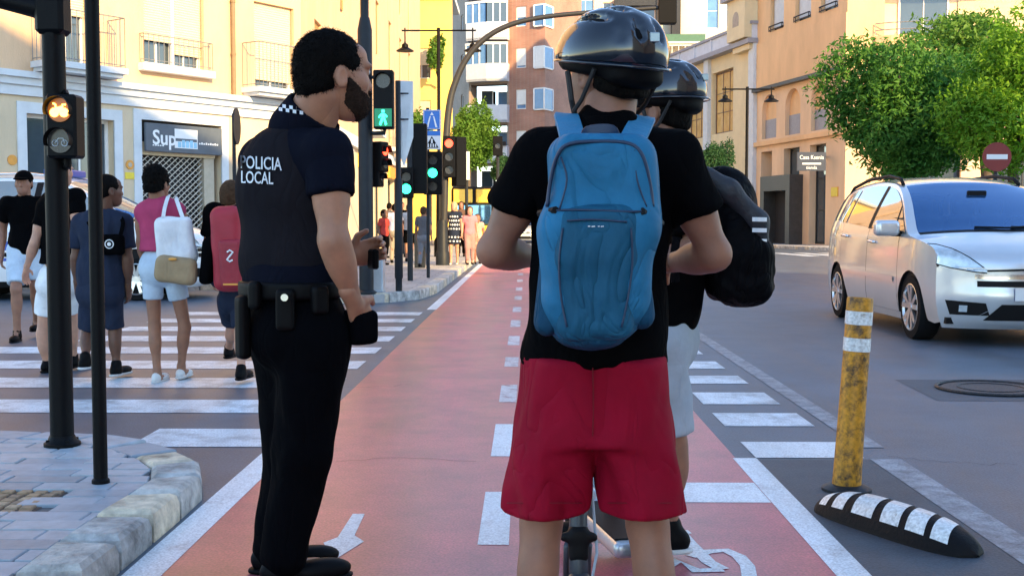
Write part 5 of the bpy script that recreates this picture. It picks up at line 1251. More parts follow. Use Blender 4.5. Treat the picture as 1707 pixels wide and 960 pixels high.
# lamp posts with hanging bell lanterns
def lantern(c, k=1.0):
    b = MB(); b.lathe(c, [(.03*k, .0), (.05*k, -.12*k), (.16*k, -.2*k), (.17*k, -.34*k), (.44*k, -.5*k), (.45*k, -.54*k), (.2*k, -.54*k)], 16); return b
def lamp_post(px_, ytop, pxl, pxr, Y, label, rod=.0, k=1.0, base_z=.125):
    B = P(px_, ytop, Y); t = thing('lamp_post', (B[0], Y, base_z), label, 'street lamp'); b = MB(); zt = B[2]-base_z
    b.lathe((B[0], Y, base_z), [(.16, 0), (.16, .5), (.1, .6), (.085, 1.9), (.055, 2.0), (.05, zt)], 14); b.build('post', m_pole, t, True, 40)
    zc = B[2]-.08; xl, xr = P(pxl, ytop, Y)[0], P(pxr, ytop, Y)[0]
    b = MB(); b.cyl((xl-.1, Y, zc), (xr+.1, Y, zc), .025, n=8)
    for x in (xl, xr): b.cyl((x, Y, zc+.08), (x, Y, zc-rod), .02, n=6)
    b.build('crossbar', m_pole, t)
    for x in (xl, xr): lantern(np.array([x, Y, zc-rod]), k).build('lantern', m_pole, t, True, 40)
    return t
lamp_post(1246, 145, 1209, 1286, 40.0, 'black lamp post with two bell lanterns before the cream building', .12, .55)
lamp_post(731, 47, 675, 788, 36.0, 'lamp post with a wide crossbar and lanterns down the sunlit street', .3, .6)
# yellow advertising panel and utility cabinet on the far pavement
q0, q1 = P(683, 289, 27), P(716, 352, 27); t = thing('advert_panel', ((q0[0]+q1[0])/2, 27, .125), 'orange-yellow backlit street advert behind the signal posts', 'advert'); cc_ = (q0+q1)/2
hw, hz = (q1[0]-q0[0])/2, (q0[2]-q1[2])/2+.25; cc_ = cc_-[0, 0, .25]
b = MB(); b.box(cc_, (hw+.05, .08, hz+.05), bev=.02); b.build('case', m_polegrey, t); b = MB(); b.box(cc_-[0, .083, 0], (hw, .003, hz)); b.build('poster', mat('poster', (.70, .40, .03), .4, 0, .3, 4, emit=(1.0, .55, .06), estr=.35), t)
b = MB(); b.box(np.array([cc_[0], 27, (cc_[2]-hz+.12)/2]), (.12, .08, (cc_[2]-hz-.12)/2)); b.build('foot', m_polegrey, t)
q = G(620, 488, .125); t = thing('utility_cabinet', q+[0, .2, 0], 'grey metal utility cabinet on the far kerb beside the policeman', 'cabinet')
zt = P(620, 432, q[1])[2]; b = MB(); b.box((q[0], q[1]+.2, (zt+.125)/2), (.16, .16, (zt-.125)/2), bev=.01); b.build('body', m_signback, t); b = MB(); b.box((q[0], q[1]+.2, zt+.01), (.175, .175, .02), bev=.008); b.build('lid', m_polegrey, t)
b = MB(); b.box((q[0], q[1]+.038, (zt+.14)/2), (.13, .004, (zt-.2)/2)); b.build('door', mat('cabinet_door', (.42, .45, .46), .5, .2, .1), t)
# ================================================================== trees
def leafmat(name, a, b): return mat(name, a, .55, 0, .5, 1.6, col2=b, detail=3, spec=.3, transl=.4)
m_bark = mat('bark', (.10, .075, .055), .9, 0, .3, 12, .8, 30)
def tree(name, label, base, crown_c, crown_r, n, size, m_leaf, trunk_r=.11, seed=1, lobes=9, group=None):
    r = np.random.RandomState(seed); base = np.array(base, float); C_ = np.array(crown_c, float); Rr = np.array(crown_r, float)
    t = thing(name, base, label, 'tree', group)
    b = MB(); fork = np.array([C_[0], C_[1], C_[2]-Rr[2]*.55]); b.tube([base-[0, 0, .1], base+(fork-base)*.35+[.03, .02, 0], base+(fork-base)*.7-[.03, .02, 0], fork], [trunk_r*1.25, trunk_r, trunk_r*.9, trunk_r*.8], 12)
    cl = []
    for i in range(lobes):
        d = r.randn(3); d = d/np.linalg.norm(d); d[2] = d[2]*.9+.1; cl.append((C_+d*Rr*r.uniform(.45, .72), Rr*r.uniform(.32, .52)))
    cl.append((C_, Rr*.62))
    for c_, _ in cl[:-1]:
        m_ = fork+(c_-fork)*.5+r.randn(3)*.08; b.tube([fork-[0, 0, .1], m_, c_], [trunk_r*.5, trunk_r*.3, trunk_r*.12], 6)
    b.build('trunk', m_bark, t, True)
    V = []; F = []
    pts = []
    for c_, rr in cl:
        k = int(n*(rr.prod()/sum(x[1].prod() for x in cl))) if True else 0
        d = r.randn(k, 3); d /= np.linalg.norm(d, axis=1)[:, None]; rad = r.uniform(.55, 1.0, k)**.6; wob = 1+.22*np.sin(d@r.randn(3)*5+r.rand()*6)+.12*np.sin(d@r.randn(3)*11)
        pts.append(np.c_[c_+d*rr*(rad*wob)[:, None], d])
    A = np.concatenate(pts); m = len(A); p = A[:, :3]; d = A[:, 3:]
    nx = nrm_rows(d*.5+r.randn(m, 3)*.75); ta = nrm_rows(np.cross(nx, r.randn(m, 3))); tb = np.cross(nx, ta)
    s = size*r.uniform(.6, 1.3, m)[:, None]
    v = np.stack([p-ta*s, p-ta*s*.1+tb*s*.38-nx*s*.08, p+ta*s, p-ta*s*.1-tb*s*.38-nx*s*.08], 1).reshape(-1, 3)
    f = (np.arange(m)[:, None]*4+np.arange(4)[None]).tolist()
    mesh_obj('crown', v, f, m_leaf, t)
    return t
def nrm_rows(a): return a/np.maximum(1e-9, np.linalg.norm(a, axis=1))[:, None]
m_lf1 = leafmat('leaf_dark', (.04, .155, .022), (.14, .33, .045)); m_lf2 = leafmat('leaf_light', (.09, .25, .012), (.23, .42, .03)); m_lf3 = leafmat('leaf_mid', (.06, .18, .02), (.18, .32, .045)); m_lf4 = leafmat('leaf_deep', (.02, .08, .03), (.06, .15, .045))
Yq = 23.0; c_ = P(1500, 185, Yq); tree('street_tree', 'dark green broad street tree behind the silver car', (P(1545, 300, Yq)[0], Yq, 0), c_, (1.62, 1.5, 1.75), 36000, .062, m_lf1, .14, 3, 14)
Yq = 21.0; c_ = P(1690, 190, Yq); tree('street_tree', 'lighter yellow-green street tree beside the no-entry sign', (c_[0]+.2, Yq, 0), c_, (1.35, 1.3, 1.5), 22000, .055, m_lf2, .11, 5, 12)
c_ = P(1640, 120, 26.5); tree('street_tree', 'tall green street tree with pale blossom behind the other two', (c_[0]+.3, 26.5, 0), c_, (2.1, 1.6, 1.5), 20000, .07, m_lf3, .13, 8, 12)
c_ = P(782, 232, 62); tree('street_tree', 'round bright green street tree in front of the brick tower', (c_[0], 62, 0), c_, (1.45, 1.45, 2.15), 26000, .09, m_lf3, .12, 9, 11)
c_ = P(692, 215, 58); tree('street_tree', 'small green tree half hidden behind the signal posts', (c_[0], 58, 0.1), c_, (.9, .9, 1.3), 5000, .09, m_lf3, .1, 12, 7)
c_ = P(1194, 262, 55); tree('clipped_tree', 'small dark conical tree before the old cream building', (c_[0], 55, 0), c_-[0, 0, .5], (.9, .9, 1.75), 9000, .075, m_lf4, .09, 10, 8)
c_ = P(728, 95, 69.5); tree('roof_plant', 'sprawling balcony shrub against the bright yellow block', (c_[0], 70.7, c_[2]-1.4), c_, (.75, .6, 1.2), 1500, .14, m_lf3, .06, 15, 5)
for x, y_, Y in ((835, 282, 50),): c_ = P(x, y_, Y); tree('street_tree', 'low dark green shrub behind the yellow bus', (c_[0], Y, 0), c_, (.6, .6, .7), 3000, .08, m_lf4, .08, 16, 5)
# ================================================================== people
def cloth(name, col, rough=.9, var=.14, bump=.55, cs=6.0, cd=.022):
    """woven cloth: ridged creases, faint weave and uneven dye"""
    if name in MATS: return MATS[name]
    dark = max(col) < .03
    m = mat(name, col, rough, 0, var, 7, 0, spec=.03 if dark else .15); nt = m.node_tree; N = nt.nodes; L = nt.links; b = N['Principled BSDF']
    tc = N.new('ShaderNodeTexCoord'); mp = N.new('ShaderNodeMapping'); mp.inputs['Scale'].default_value = (1.25, 1.25, .6); L.new(tc.outputs['Object'], mp.inputs[0])
    n = N.new('ShaderNodeTexNoise'); n.inputs['Scale'].default_value = cs; n.inputs['Detail'].default_value = 2.5; n.inputs['Distortion'].default_value = 1.2; n.inputs['Roughness'].default_value = .45; L.new(mp.outputs[0], n.inputs[0])
    a = N.new('ShaderNodeMath'); a.operation = 'SUBTRACT'; a.inputs[1].default_value = .5; L.new(n.outputs[0], a.inputs[0]); ab = N.new('ShaderNodeMath'); ab.operation = 'ABSOLUTE'; L.new(a.outputs[0], ab.inputs[0])
    pw = N.new('ShaderNodeMath'); pw.operation = 'POWER'; pw.inputs[1].default_value = .7; L.new(ab.outputs[0], pw.inputs[0])
    bp = N.new('ShaderNodeBump'); bp.inputs['Strength'].default_value = bump; bp.inputs['Distance'].default_value = cd; L.new(pw.outputs[0], bp.inputs['Height'])
    w = N.new('ShaderNodeTexNoise'); w.inputs['Scale'].default_value = 420; w.inputs['Detail'].default_value = 1; L.new(tc.outputs['Object'], w.inputs[0])
    b2 = N.new('ShaderNodeBump'); b2.inputs['Strength'].default_value = .25; b2.inputs['Distance'].default_value = .002; L.new(w.outputs[0], b2.inputs['Height']); L.new(bp.outputs[0], b2.inputs['Normal']); L.new(b2.outputs[0], b.inputs['Normal'])
    return m
def skinm(name, col):
    m = mat(name, col, .5, 0, .2, 16, .22, 150, spec=.35, bdist=.002, detail=9, col2=(min(1, col[0]*1.4), col[1]*1.3, col[2]*1.2)); b = m.node_tree.nodes['Principled BSDF']
    b.inputs['Subsurface Weight'].default_value = .12; b.inputs['Subsurface Radius'].default_value = (1, .35, .2); b.inputs['Subsurface Scale'].default_value = .012; return m
m_skA = skinm('skin_tan', (.32, .16, .10)); m_skB = skinm('skin_fair', (.235, .118, .078)); m_skC = skinm('skin_dark', (.115, .058, .038)); m_skD = skinm('skin_brown', (.25, .125, .08)); m_skE = skinm('skin_light', (.44, .25, .18))
m_blk = cloth('black_cotton', (.0022, .0022, .0027)); m_navyu = cloth('uniform_navy', (.0055, .0065, .0125)); m_trou = cloth('uniform_black', (.0018, .002, .003)); m_vest = cloth('vest_black', (.013, .012, .015), .85)
m_redsh = cloth('red_polyester', (.25, .0015, .018), .8, .14, .9, 5.0, .03); m_greysh = cloth('grey_shorts', (.37, .42, .48)); m_wht = cloth('white_cotton', (.74, .76, .78)); m_pink = cloth('raspberry_knit', (.42, .055, .13)); m_ltb = cloth('pale_blue_denim', (.48, .58, .68)); m_navy = cloth('navy_cotton', (.018, .026, .05)); m_grey2 = cloth('charcoal', (.10, .105, .115))
m_hair = mat('black_hair', (.004, .0033, .003), .7, 0, .5, 40, .9, 130, stretch=(1, 1, .35), bdist=.006, spec=.06); m_hair2 = mat('brown_hair', (.06, .035, .02), .6, 0, .4, 40, .8, 90, bdist=.006, spec=.06); m_blond = mat('blond_hair', (.55, .38, .18), .6, 0, .3, 30, .6, 80)
m_beard = mat('beard', (.030, .019, .014), .8, 0, .5, 60, .9, 200, bdist=.004, spec=.06); m_shoe = mat('black_shoe', (.003, .003, .0035), .55, 0, .1, 20, spec=.1); m_sole = mat('pale_sole', (.60, .60, .58), .7, 0, .1, 20); m_sandal = mat('sandal_white', (.70, .70, .68), .6, 0, .05)
UP = np.array([0, 0, 1.0])
def yawv(deg): a = math.radians(deg); return np.array([math.sin(a), math.cos(a), 0]), np.array([math.cos(a), -math.sin(a), 0])
def multi(name, lst, material, parent, crease=0, cf=40, seed=0, it=1):
    VV, FF, n = [], [], 0
    for S, h in lst:
        V, F = S.mesh(h)
        if len(V) == 0: continue
        V = smooth(V, F, it)
        if crease: V = V + vnorm(V, F)*folds(V, crease, cf, seed)[:, None]
        VV.append(V); FF.append(np.asarray(F)+n); n += len(V)
    return mesh_obj(name, np.concatenate(VV), np.concatenate(FF).tolist(), material, parent, True)
def hand(w, d, pn, lat, k=1.0, curl=.5, spread=.3):
    """palm and five bent fingers; d along the hand, pn out of the palm, lat towards the thumb"""
    d, pn = nrm(d), nrm(pn); lat = nrm(lat-d*np.dot(lat, d)); pn = nrm(pn-d*np.dot(pn, d)-lat*np.dot(pn, lat)); S = Sdf()
    M = np.stack([lat, pn, d], 1); S.cap(w-d*.05*k, w+d*.01*k, .027*k, .026*k, .01); S.ell(w+d*.048*k, (.041*k, .017*k, .056*k), M, .015)
    for i, (o, l) in enumerate(((.030, .075), (.010, .083), (-.011, .077), (-.030, .062))):
        p0 = w+(d*.085+lat*o)*k; a1 = curl*.7; a2 = curl*1.7; l = l*k
        d1 = d*math.cos(a1)+pn*math.sin(a1)+lat*o*spread*4; d2 = d*math.cos(a2)+pn*math.sin(a2)
        p1 = p0+nrm(d1)*l*.5; p2 = p1+nrm(d2)*l*.5; S.cap(p0-d*.02*k, p1, .0098*k, .0092*k, .006); S.cap(p1, p2, .0092*k, .0078*k, .004)
    p0 = w+(d*.022+lat*.030)*k; p1 = p0+nrm(d*.65+lat*.75+pn*.25)*.040*k; p2 = p1+nrm(d*.95+lat*.2+pn*.35)*.034*k
    S.cap(p0, p1, .015*k, .0115*k, .01); S.cap(p1, p2, .0112*k, .009*k, .004); return S
def head_sdf(hc, hf, k=1.0, tilt=0.0):
    f = nrm(hf); r = nrm(np.cross(f, UP)); u = np.cross(r, f); M = np.stack([r, f, u], 1)
    def L(x, y, z): return hc+(r*x+f*y+u*z)*k
    S = Sdf(); S.ell(L(0, -.012, .012), np.array([.074, .096, .092])*k, M, .02); S.ell(L(0, .030, -.045), np.array([.060, .066, .080])*k, M, .03*k); S.ell(L(0, .056, -.090), np.array([.038, .040, .034])*k, M, .03*k)
    for s in (-1, 1):
        S.ell(L(s*.040, .062, -.028), np.array([.022, .020, .020])*k, M, .02*k); S.ell(L(s*.032, .082, .018), np.array([.026, .014, .010])*k, M, .012*k)
    S.ell(L(0, .055, .045), np.array([.055, .036, .035])*k, M, .02*k)
    S.cap(L(0, .092, .004), L(0, .105, -.032), .008*k, .011*k, .012*k); S.ell(L(0, .101, -.037), np.array([.018, .012, .009])*k, M, .008*k)
    S.ell(L(0, .092, -.064), np.array([.023, .012, .006])*k, M, .006*k); S.ell(L(0, .090, -.075), np.array([.020, .012, .007])*k, M, .006*k)
    for s in (-1, 1):
        S.ell(L(s*.031, .094, .003), np.array([.017, .012, .010])*k, M, .008*k, '-'); S.ell(L(s*.031, .080, .002), np.array([.013, .013, .012])*k, M, .003*k)
        e = nrm(r*s*.9-f*.45); Me = np.stack([e, np.cross(u, e), u], 1); S.ell(L(s*.078, -.012, -.022), np.array([.009, .018, .030])*k, Me, .006*k); S.ell(L(s*.086, -.008, -.018), np.array([.006, .010, .018])*k, Me, .004*k, '-')
    return S, L, M
def hair_short(L, M, k, grow=.0):
    S = Sdf(); S.ell(L(0, -.014, .018), np.array([.078+grow, .100+grow, .097+grow])*k, M, .01); S.ell(L(0, -.055, -.045), np.array([.062+grow, .050+grow, .06+grow])*k, M, .03*k)
    f, u = M[:, 1], M[:, 2]; S.plane(L(0, .080, .050), f*.95-u*.30, .01*k); S.plane(L(0, .052, -.01), f*.92-u*.40, .012*k); S.plane(L(0, -.03, -.052), -u+f*.35, .01*k)
    for s in (-1, 1): S.ell(L(s*.086, -.006, -.028), np.array([.030, .030, .040])*k, M, .01*k, '-')
    return S
def shoe(a, f, k=1.0, lift=0.0, low=False):
    r = nrm(np.cross(f, UP)); M = np.stack([r, f, UP], 1); g = np.array([a[0], a[1], lift]); S = Sdf()
    S.ell(g+f*.12*k+UP*.035*k, (.046*k, .10*k, .036*k), M, .03); S.ell(g-f*.015*k+UP*.045*k, (.040*k, .06*k, .05*k), M, .03); (None if low else S.cap(g+UP*.05*k, g+UP*.10*k, .042*k, .042*k, .02)); S.plane(g+UP*.0, -UP, .002); (S.ell(g+f*.05*k+UP*.062*k, (.036*k, .075*k, .035*k), M, .01, '-') if low else None)
    T_ = Sdf(); T_.ell(g+f*.12*k+UP*.012, (.049*k, .108*k, .022), M, .02); T_.ell(g-f*.02*k+UP*.012, (.043*k, .066*k, .022), M, .04); T_.plane(g, -UP, .001); T_.plane(g+UP*.02, UP, .002); return S, T_
def lerp(a, b, t): return a+(b-a)*t
def auto_pose(x, Y, H, yaw, stride=.0, z0=0.0, lean=0.0):
    s = H/1.75; f, r = yawv(yaw); c = np.array([x, Y, z0]); J = {}
    for n, q in (('L', -1), ('R', 1)):
        st_ = stride*(1 if n == 'R' else -1)
        J['h'+n] = c+r*q*.085*s+UP*.93*s; J['a'+n] = c+r*q*.085*s+f*st_*s+UP*(.09+(.07 if st_ < -.1 else 0))*s; J['k'+n] = lerp(J['h'+n], J['a'+n], .5)+f*(.03+.35*abs(stride))*s+UP*.02
        J['s'+n] = c+r*q*.165*s+f*lean*s+UP*1.42*s; J['e'+n] = c+r*q*.225*s-f*(st_*.5+.03)*s+f*lean*.6*s+UP*1.13*s; J['w'+n] = c+r*q*.235*s+f*(.07-st_*.6)*s+UP*.885*s
    J['n'] = c+f*lean*s+UP*1.47*s; J['hc'] = c+f*(lean*1.1+.025)*s+UP*1.635*s; J['ch'] = c+f*lean*.8*s+UP*1.28*s; J['wa'] = c+f*lean*.3*s+UP*1.06*s; J['pe'] = c+UP*.93*s
    return J, s, f, r
def dress(J, s, yaw, cw=.165, cd=.115, ww=.145, wd=.105, hw=.165, hd=.12, arm=1.0, leg=1.0):
    """the radii of a figure"""
    return dict(cw=cw*s, cd=cd*s, ww=ww*s, wd=wd*s, hw=hw*s, hd=hd*s, arm=arm*s, leg=leg*s)
def person(label, J, s, yaw, skin, shirt, pants, hair=None, sleeve=.62, hem=None, plen=.8, hk=1.0, hyaw=None, h=.014, R=None, shoes='black', body=None, handpose=None, group=None, pant_r=1.0, hairm=None, crease=.004, cap_=None, longhair=False, baggy=.012, vest=None, skirt=False, lift=(0, 0), handh=None, flare=0.0, shoe_dir=None, soled=False, seed=1):
    f, r = yawv(yaw); R = R or dress(J, s, yaw); M = np.stack([r, f, UP], 1); hf = f if hyaw is None else yawv(hyaw)[0]
    root = thing('person', (J['pe'][0], J['pe'][1], 0), label, 'person', group); out = {'root': root}
    a = R['arm']; l = R['leg']
    # --- skin
    B = Sdf(); B.cap(J['n']-UP*.03*s, J['hc']-UP*.05*hk-hf*.015*hk, .066*s*min(hk, 1.2), .057*hk, .02)
    for n in 'LR':
        S_, E, W_ = J['s'+n], J['e'+n], J['w'+n]
        B.cap(S_, E, .052*a, .041*a, .02); B.ell(lerp(S_, E, .45), np.array([.05, .05, .09])*a, frame_m(E-S_), .03); B.cap(E, W_, .041*a, .027*a, .02); B.ell(lerp(E, W_, .28), np.array([.042, .042, .085])*a, frame_m(W_-E), .03)
        H_, K, A_ = J['h'+n], J['k'+n], J['a'+n]
        B.ell(A_+f*.07*s-UP*.052*s, np.array([.032, .10, .030])*s, M, .03); B.cap(A_, A_-UP*.05*s, .034*l, .034*l, .03)
        B.cap(H_, K, .080*l, .054*l, .03); B.cap(K, A_, .050*l, .036*l, .03); B.ell(lerp(K, A_, .30)-f*.018*l, np.array([.053, .056, .12])*l, frame_m(A_-K), .03)
    B.cap(J['pe'], J['ch'], R['hd']*.8, R['cd']*.8, .05)
    HS, L, HM = head_sdf(J['hc'], hf, hk)
    lst = [(B, h), (HS, min(h, .0065) if h < .02 else h)]
    for n in 'LR':
        d = nrm(J['w'+n]-J['e'+n]); q = 1 if n == 'R' else -1
        hp = (handpose or {}).get(n)
        if hp is None: hp = (d*.9+f*.15-UP*.1, -r*q, f, .55)
        if hp == 0: continue
        lst.append((hand(J['w'+n]+nrm(hp[0])*.01*a, hp[0], hp[1], hp[2], a, hp[3]), handh or (min(h*.5, .0055) if h < .02 else .012)))
    out['body'] = multi('body', lst, skin, root)
    # --- shirt
    T_ = Sdf(); T_.ell(J['ch'], (R['cw'], R['cd'], .20*s), M, .05); T_.ell(lerp(J['ch'], J['n'], .55), (R['cw']*.92, R['cd']*.82, .085*s), M, .06); T_.ell(J['wa'], (R['ww'], R['wd'], .17*s), M, .07)
    T_.cap(J['sL']+r*.02*s, J['sR']-r*.02*s, .062*s, .062*s, .06); T_.cap(J['n']-UP*.03*s, J['n']+UP*.005*s, .070*s*min(hk, 1.1), .064*s*min(hk, 1.1), .03)
    slv = []; lgs = []
    hemz = J['pe'][2]-.04*s if hem is None else hem
    T_.ell(lerp(J['wa'], J['pe'], .75), (R['hw']+.004, R['hd']+.004, .17*s), M, .08)
    if flare: T_.box(np.array([J['pe'][0], J['pe'][1], hemz+.08]), (R['hw']+flare, R['hd']+flare, .09), .07, M, .08)
    for n in 'LR':
        S_, E, W_ = J['s'+n], J['e'+n], J['w'+n]
        if sleeve > 0:
            d = nrm(E-S_); e = lerp(S_, E, min(sleeve, 1)); T_.cap(S_, lerp(S_, E, min(sleeve, 1)*.35), .066*a+baggy*.4, .060*a+baggy*.5, .04)
            if sleeve <= 1:
                Z = Sdf(); Z.cap(S_, e+d*.12, .064*a+baggy*.35, .058*a+baggy*1.1, .02); Z.plane(e, d, .005); slv.append((Z, min(h, .011) if h < .02 else h))
            if sleeve > 1: T_.cap(E, lerp(E, W_, sleeve-1), .055*a+baggy*.6, .045*a+baggy*.5, .03)
    T_.plane((0, 0, hemz), -UP, .008)
    T2 = T_
    out['shirt'] = multi('shirt', [(T2, min(h, .012) if h < .02 else h)]+slv, shirt, root, crease*s, 42, seed); out['shirtS'] = T2
    # --- trousers, shorts or skirt
    if pants is not None:
        Q = Sdf(); Q.ell(J['pe']-UP*.0, (R['hw'], R['hd'], .15*s), M, .06); Q.ell(J['pe']-f*.03*s-UP*.05*s, (R['hw']*.95, R['hd']*.95, .11*s), M, .06)
        for n in 'LR':
            H_, K, A_ = J['h'+n], J['k'+n], J['a'+n]
            if skirt: continue
            if plen <= 1:
                d = nrm(K-H_); e = lerp(H_, K, plen); Q.cap(H_, lerp(H_, K, plen*.4), .098*l*pant_r, (.09*l)*pant_r, .035); Z = Sdf(); Z.cap(H_, e+d*.15, .098*l*pant_r, .090*l*pant_r, .02); Z.plane(e, d, .006); lgs.append((Z, min(h, .012) if h < .02 else h))
            else:
                Q.cap(H_, K, .098*l*pant_r, .078*l*pant_r, .035); e = lerp(K, A_, plen-1); Q.cap(K, e, .074*l*pant_r, .062*l*pant_r, .03)
        if skirt:
            zb = lerp(J['hL'], J['kL'], plen)[2]; Q.cap(J['pe'], np.array([J['pe'][0], J['pe'][1], zb]), R['hw']*.95, R['hw']*1.2, .05); Q.plane((0, 0, zb), -UP, .006)
        Q.plane(J['pe']+UP*.13*s, UP, .01)
        out['pants'] = multi('trousers' if plen > 1.3 else ('skirt' if skirt else 'shorts'), [(Q, min(h, .012) if h < .02 else h)]+lgs, pants, root, crease*1.2*s, 34, seed+3); out['pantsS'] = Q
    # --- hair
    if hair == 'short': out['hair'] = multi('hair', [(hair_short(L, HM, hk), min(h, .008) if h < .02 else h)], hairm or m_hair, root, .0015, 160, 4, it=1)
    elif hair == 'curly':
        Hs = hair_short(L, HM, hk, .008); Hs.ell(L(0, -.035, .06), np.array([.075, .08, .075])*hk, HM, .03); out['hair'] = multi('hair', [(Hs, .008)], hairm or m_hair, root, .005, 190, 5, it=0)
    elif hair == 'long':
        Hs = Sdf(); Hs.ell(L(0, -.016, .018), np.array([.088, .108, .105])*hk, HM, .02); Hs.ell(L(0, -.06, -.09), np.array([.085, .055, .13])*hk, HM, .04); Hs.plane(L(0, .06, 0), HM[:, 1]-HM[:, 2]*.2, .01); out['hair'] = multi('hair', [(Hs, min(h, .012) if h < .02 else h)], hairm or m_blond, root, .002, 120, 6)
    if cap_ is not None:
        Cs = Sdf(); Cs.ell(L(0, -.01, .03), np.array([.086, .106, .090])*hk, HM, .01); Cs.plane(L(0, 0, .025), -HM[:, 2], .004); Cs.ell(L(0, .11, .030), np.array([.07, .075, .012])*hk, HM, .012); out['cap'] = multi('cap', [(Cs, .008)], cap_, root)
    # --- shoes
    for i, n in enumerate('LR'):
        K, A_ = J['k'+n], J['a'+n]; fd = nrm((shoe_dir if shoe_dir is not None else f)*[1, 1, 0]); S_, So_ = shoe(A_, fd, s*(.9 if shoes == 'sandal' else 1), A_[2]-.09*s if lift is None else max(0, A_[2]-.09*s), shoes == 'sandal')
        m_ = m_shoe if shoes == 'black' else m_sandal
        if shoes == 'sandal_dark': m_ = m_shoe
        if h < .02:
            o = multi('shoe', [(S_, .008)], m_, root); multi('sole', [(So_, .008)], m_sole if (soled or shoes != 'black') else m_shoe, o)
        else: multi('shoe', [(S_, h)], m_, root)
    out.update(L=L, HM=HM, f=f, r=r, M=M, R=R, s=s); return out
def frame_m(d): x, y, z = frame(d); return np.stack([x, y, z], 1)
def on_px(S, px_, py_, Yst, off=.0):             # pixel onto a surface, lifted a little
    d = nrm(ray(px_, py_)); p = onto(S, P(px_, py_, Yst), d, .9, .1); return None if p is None else p-d*off
def fuzz(o, n, ln, wd, grow, seed):
    """short hairs standing on a hair mesh"""
    me = o.data; r = np.random.RandomState(seed); V = np.array([v.co for v in me.vertices]); Nn = np.array([v.normal for v in me.vertices]); F = [tuple(p_.vertices) for p_ in me.polygons]
    i = r.randint(0, len(V), n); b0 = V[i]+r.randn(n, 3)*.002; d = nrm_rows(Nn[i]*.55+nrm(grow)*.6+r.randn(n, 3)*.28); sd_ = nrm_rows(np.cross(d, r.randn(n, 3)))*wd; L_ = (ln*r.uniform(.5, 1.3, n))[:, None]
    A = np.stack([b0-sd_, b0+sd_, b0+d*L_], 1).reshape(-1, 3); k0 = len(V)
    VV = np.concatenate([V, A]); FF = F+[(k0+3*j, k0+3*j+1, k0+3*j+2) for j in range(n)]
    nm = bpy.data.meshes.new(o.name); nm.from_pydata(VV.tolist(), [], FF); nm.update(); nm.polygons.foreach_set('use_smooth', [True]*len(nm.polygons)); nm.materials.append(me.materials[0]); o.data = nm; return o
# ------------------------------------------------------------------ policeman
Yc = 3.75
def pj(px_, py_, dy=0.0): return P(px_, py_, Yc+dy)
J = dict(hc=pj(556, 121), n=pj(507, 212, .02), ch=pj(479, 318, .02), wa=pj(480, 430, .02), pe=pj(496, 535, .0),
         sR=pj(548, 258, -.13), sL=pj(440, 272, .13), eR=pj(556, 400, -.19), wR=pj(588, 500, -.10), eL=pj(500, 395, .30), wL=pj(578, 432, .36),
         hL=pj(474, 560, .07), hR=pj(524, 562, -.07), kL=pj(488, 745, .09), kR=pj(506, 748, -.05), aL=pj(456, 918, .08), aR=pj(472, 928, -.07))
fC, rC = yawv(40)
RC = dict(cw=.182, cd=.122, ww=.168, wd=.122, hw=.168, hd=.138, arm=1.08, leg=1.10)
hp = {'R': (pj(612, 545, -.02)-pj(588, 500, -.10), -rC*.8+fC*.2, fC*.9+UP*.2, .6), 'L': (np.array([.75, .3, .28]), np.array([.4, -.75, -.1]), UP, 1.15)}
cop = person('policeman in dark uniform with POLICIA LOCAL on his back looking right', J, 1.02, 40, m_skA, m_navyu, m_trou, 'short', .50, pj(0, 486)[2], 1.97, 1.17, 56, .011, RC, 'black', handpose=hp, pant_r=1.08, hairm=m_hair, crease=.004, baggy=.016, shoe_dir=np.array([.9, .42, 0]), handh=.0055, seed=7)
cr = cop['root']; S = Sdf(); S.cap(J['n']+np.array([-.0, 0, -.02]), cop['L'](0, -.040, -.06), .076, .068, .03); multi('nape', [(S, .009)], m_skA, cr); L = cop['L']; HM = cop['HM']; k = 1.17; fuzz(cop['hair'], 14000, .008, .0008, -HM[:, 1]*.5-UP*.8, 2)
gB = .0026
Bd = Sdf(); Bd.ell(L(0, -.012, .012), np.array([.074, .096, .092])*k+gB, HM, .02); Bd.ell(L(0, .030, -.045), np.array([.060, .066, .080])*k+gB, HM, .03*k); Bd.ell(L(0, .056, -.090), np.array([.038, .040, .034])*k+gB*1.6, HM, .03*k); Bd.ell(L(0, .094, -.055), np.array([.026, .010, .006])*k, HM, .01)
Bd.plane(L(0, .008, -.012), HM[:, 1]*.50+HM[:, 2]*.86, .008); Bd.plane(L(0, .004, -.0), -HM[:, 1], .01); Bd.plane(L(0, .03, -.108), -HM[:, 2]*.8-HM[:, 1]*.6, .01); Bd.ell(L(0, .104, -.070), np.array([.022, .014, .006])*k, HM, .004, '-')
S = Sdf(); S.ell(L(0, .094, -.053), np.array([.030, .013, .006])*k, HM, .01)
fuzz(multi('beard', [(Bd, .006), (S, .006)], m_beard, cr, .0008, 200, 3), 9000, .005, .0006, HM[:, 1]*.3-UP, 1)
for q in (-1, 1):
    S = Sdf(); S.cap(L(q*.018, .0955, .022), L(q*.050, .083, .020), .0042*k, .003*k, .004); multi('eyebrow', [(S, .004)], m_beard, cr)
    b = MB(); b.lathe(L(q*.031, .083, .003), [(.001, .0095*k), (.006*k, .0085*k), (.010*k, .003*k), (.011*k, 0)], 12, HM[:, 1]); b.build('eye', mat('eye_white', (.6, .58, .55), .2, 0, 0), cr)
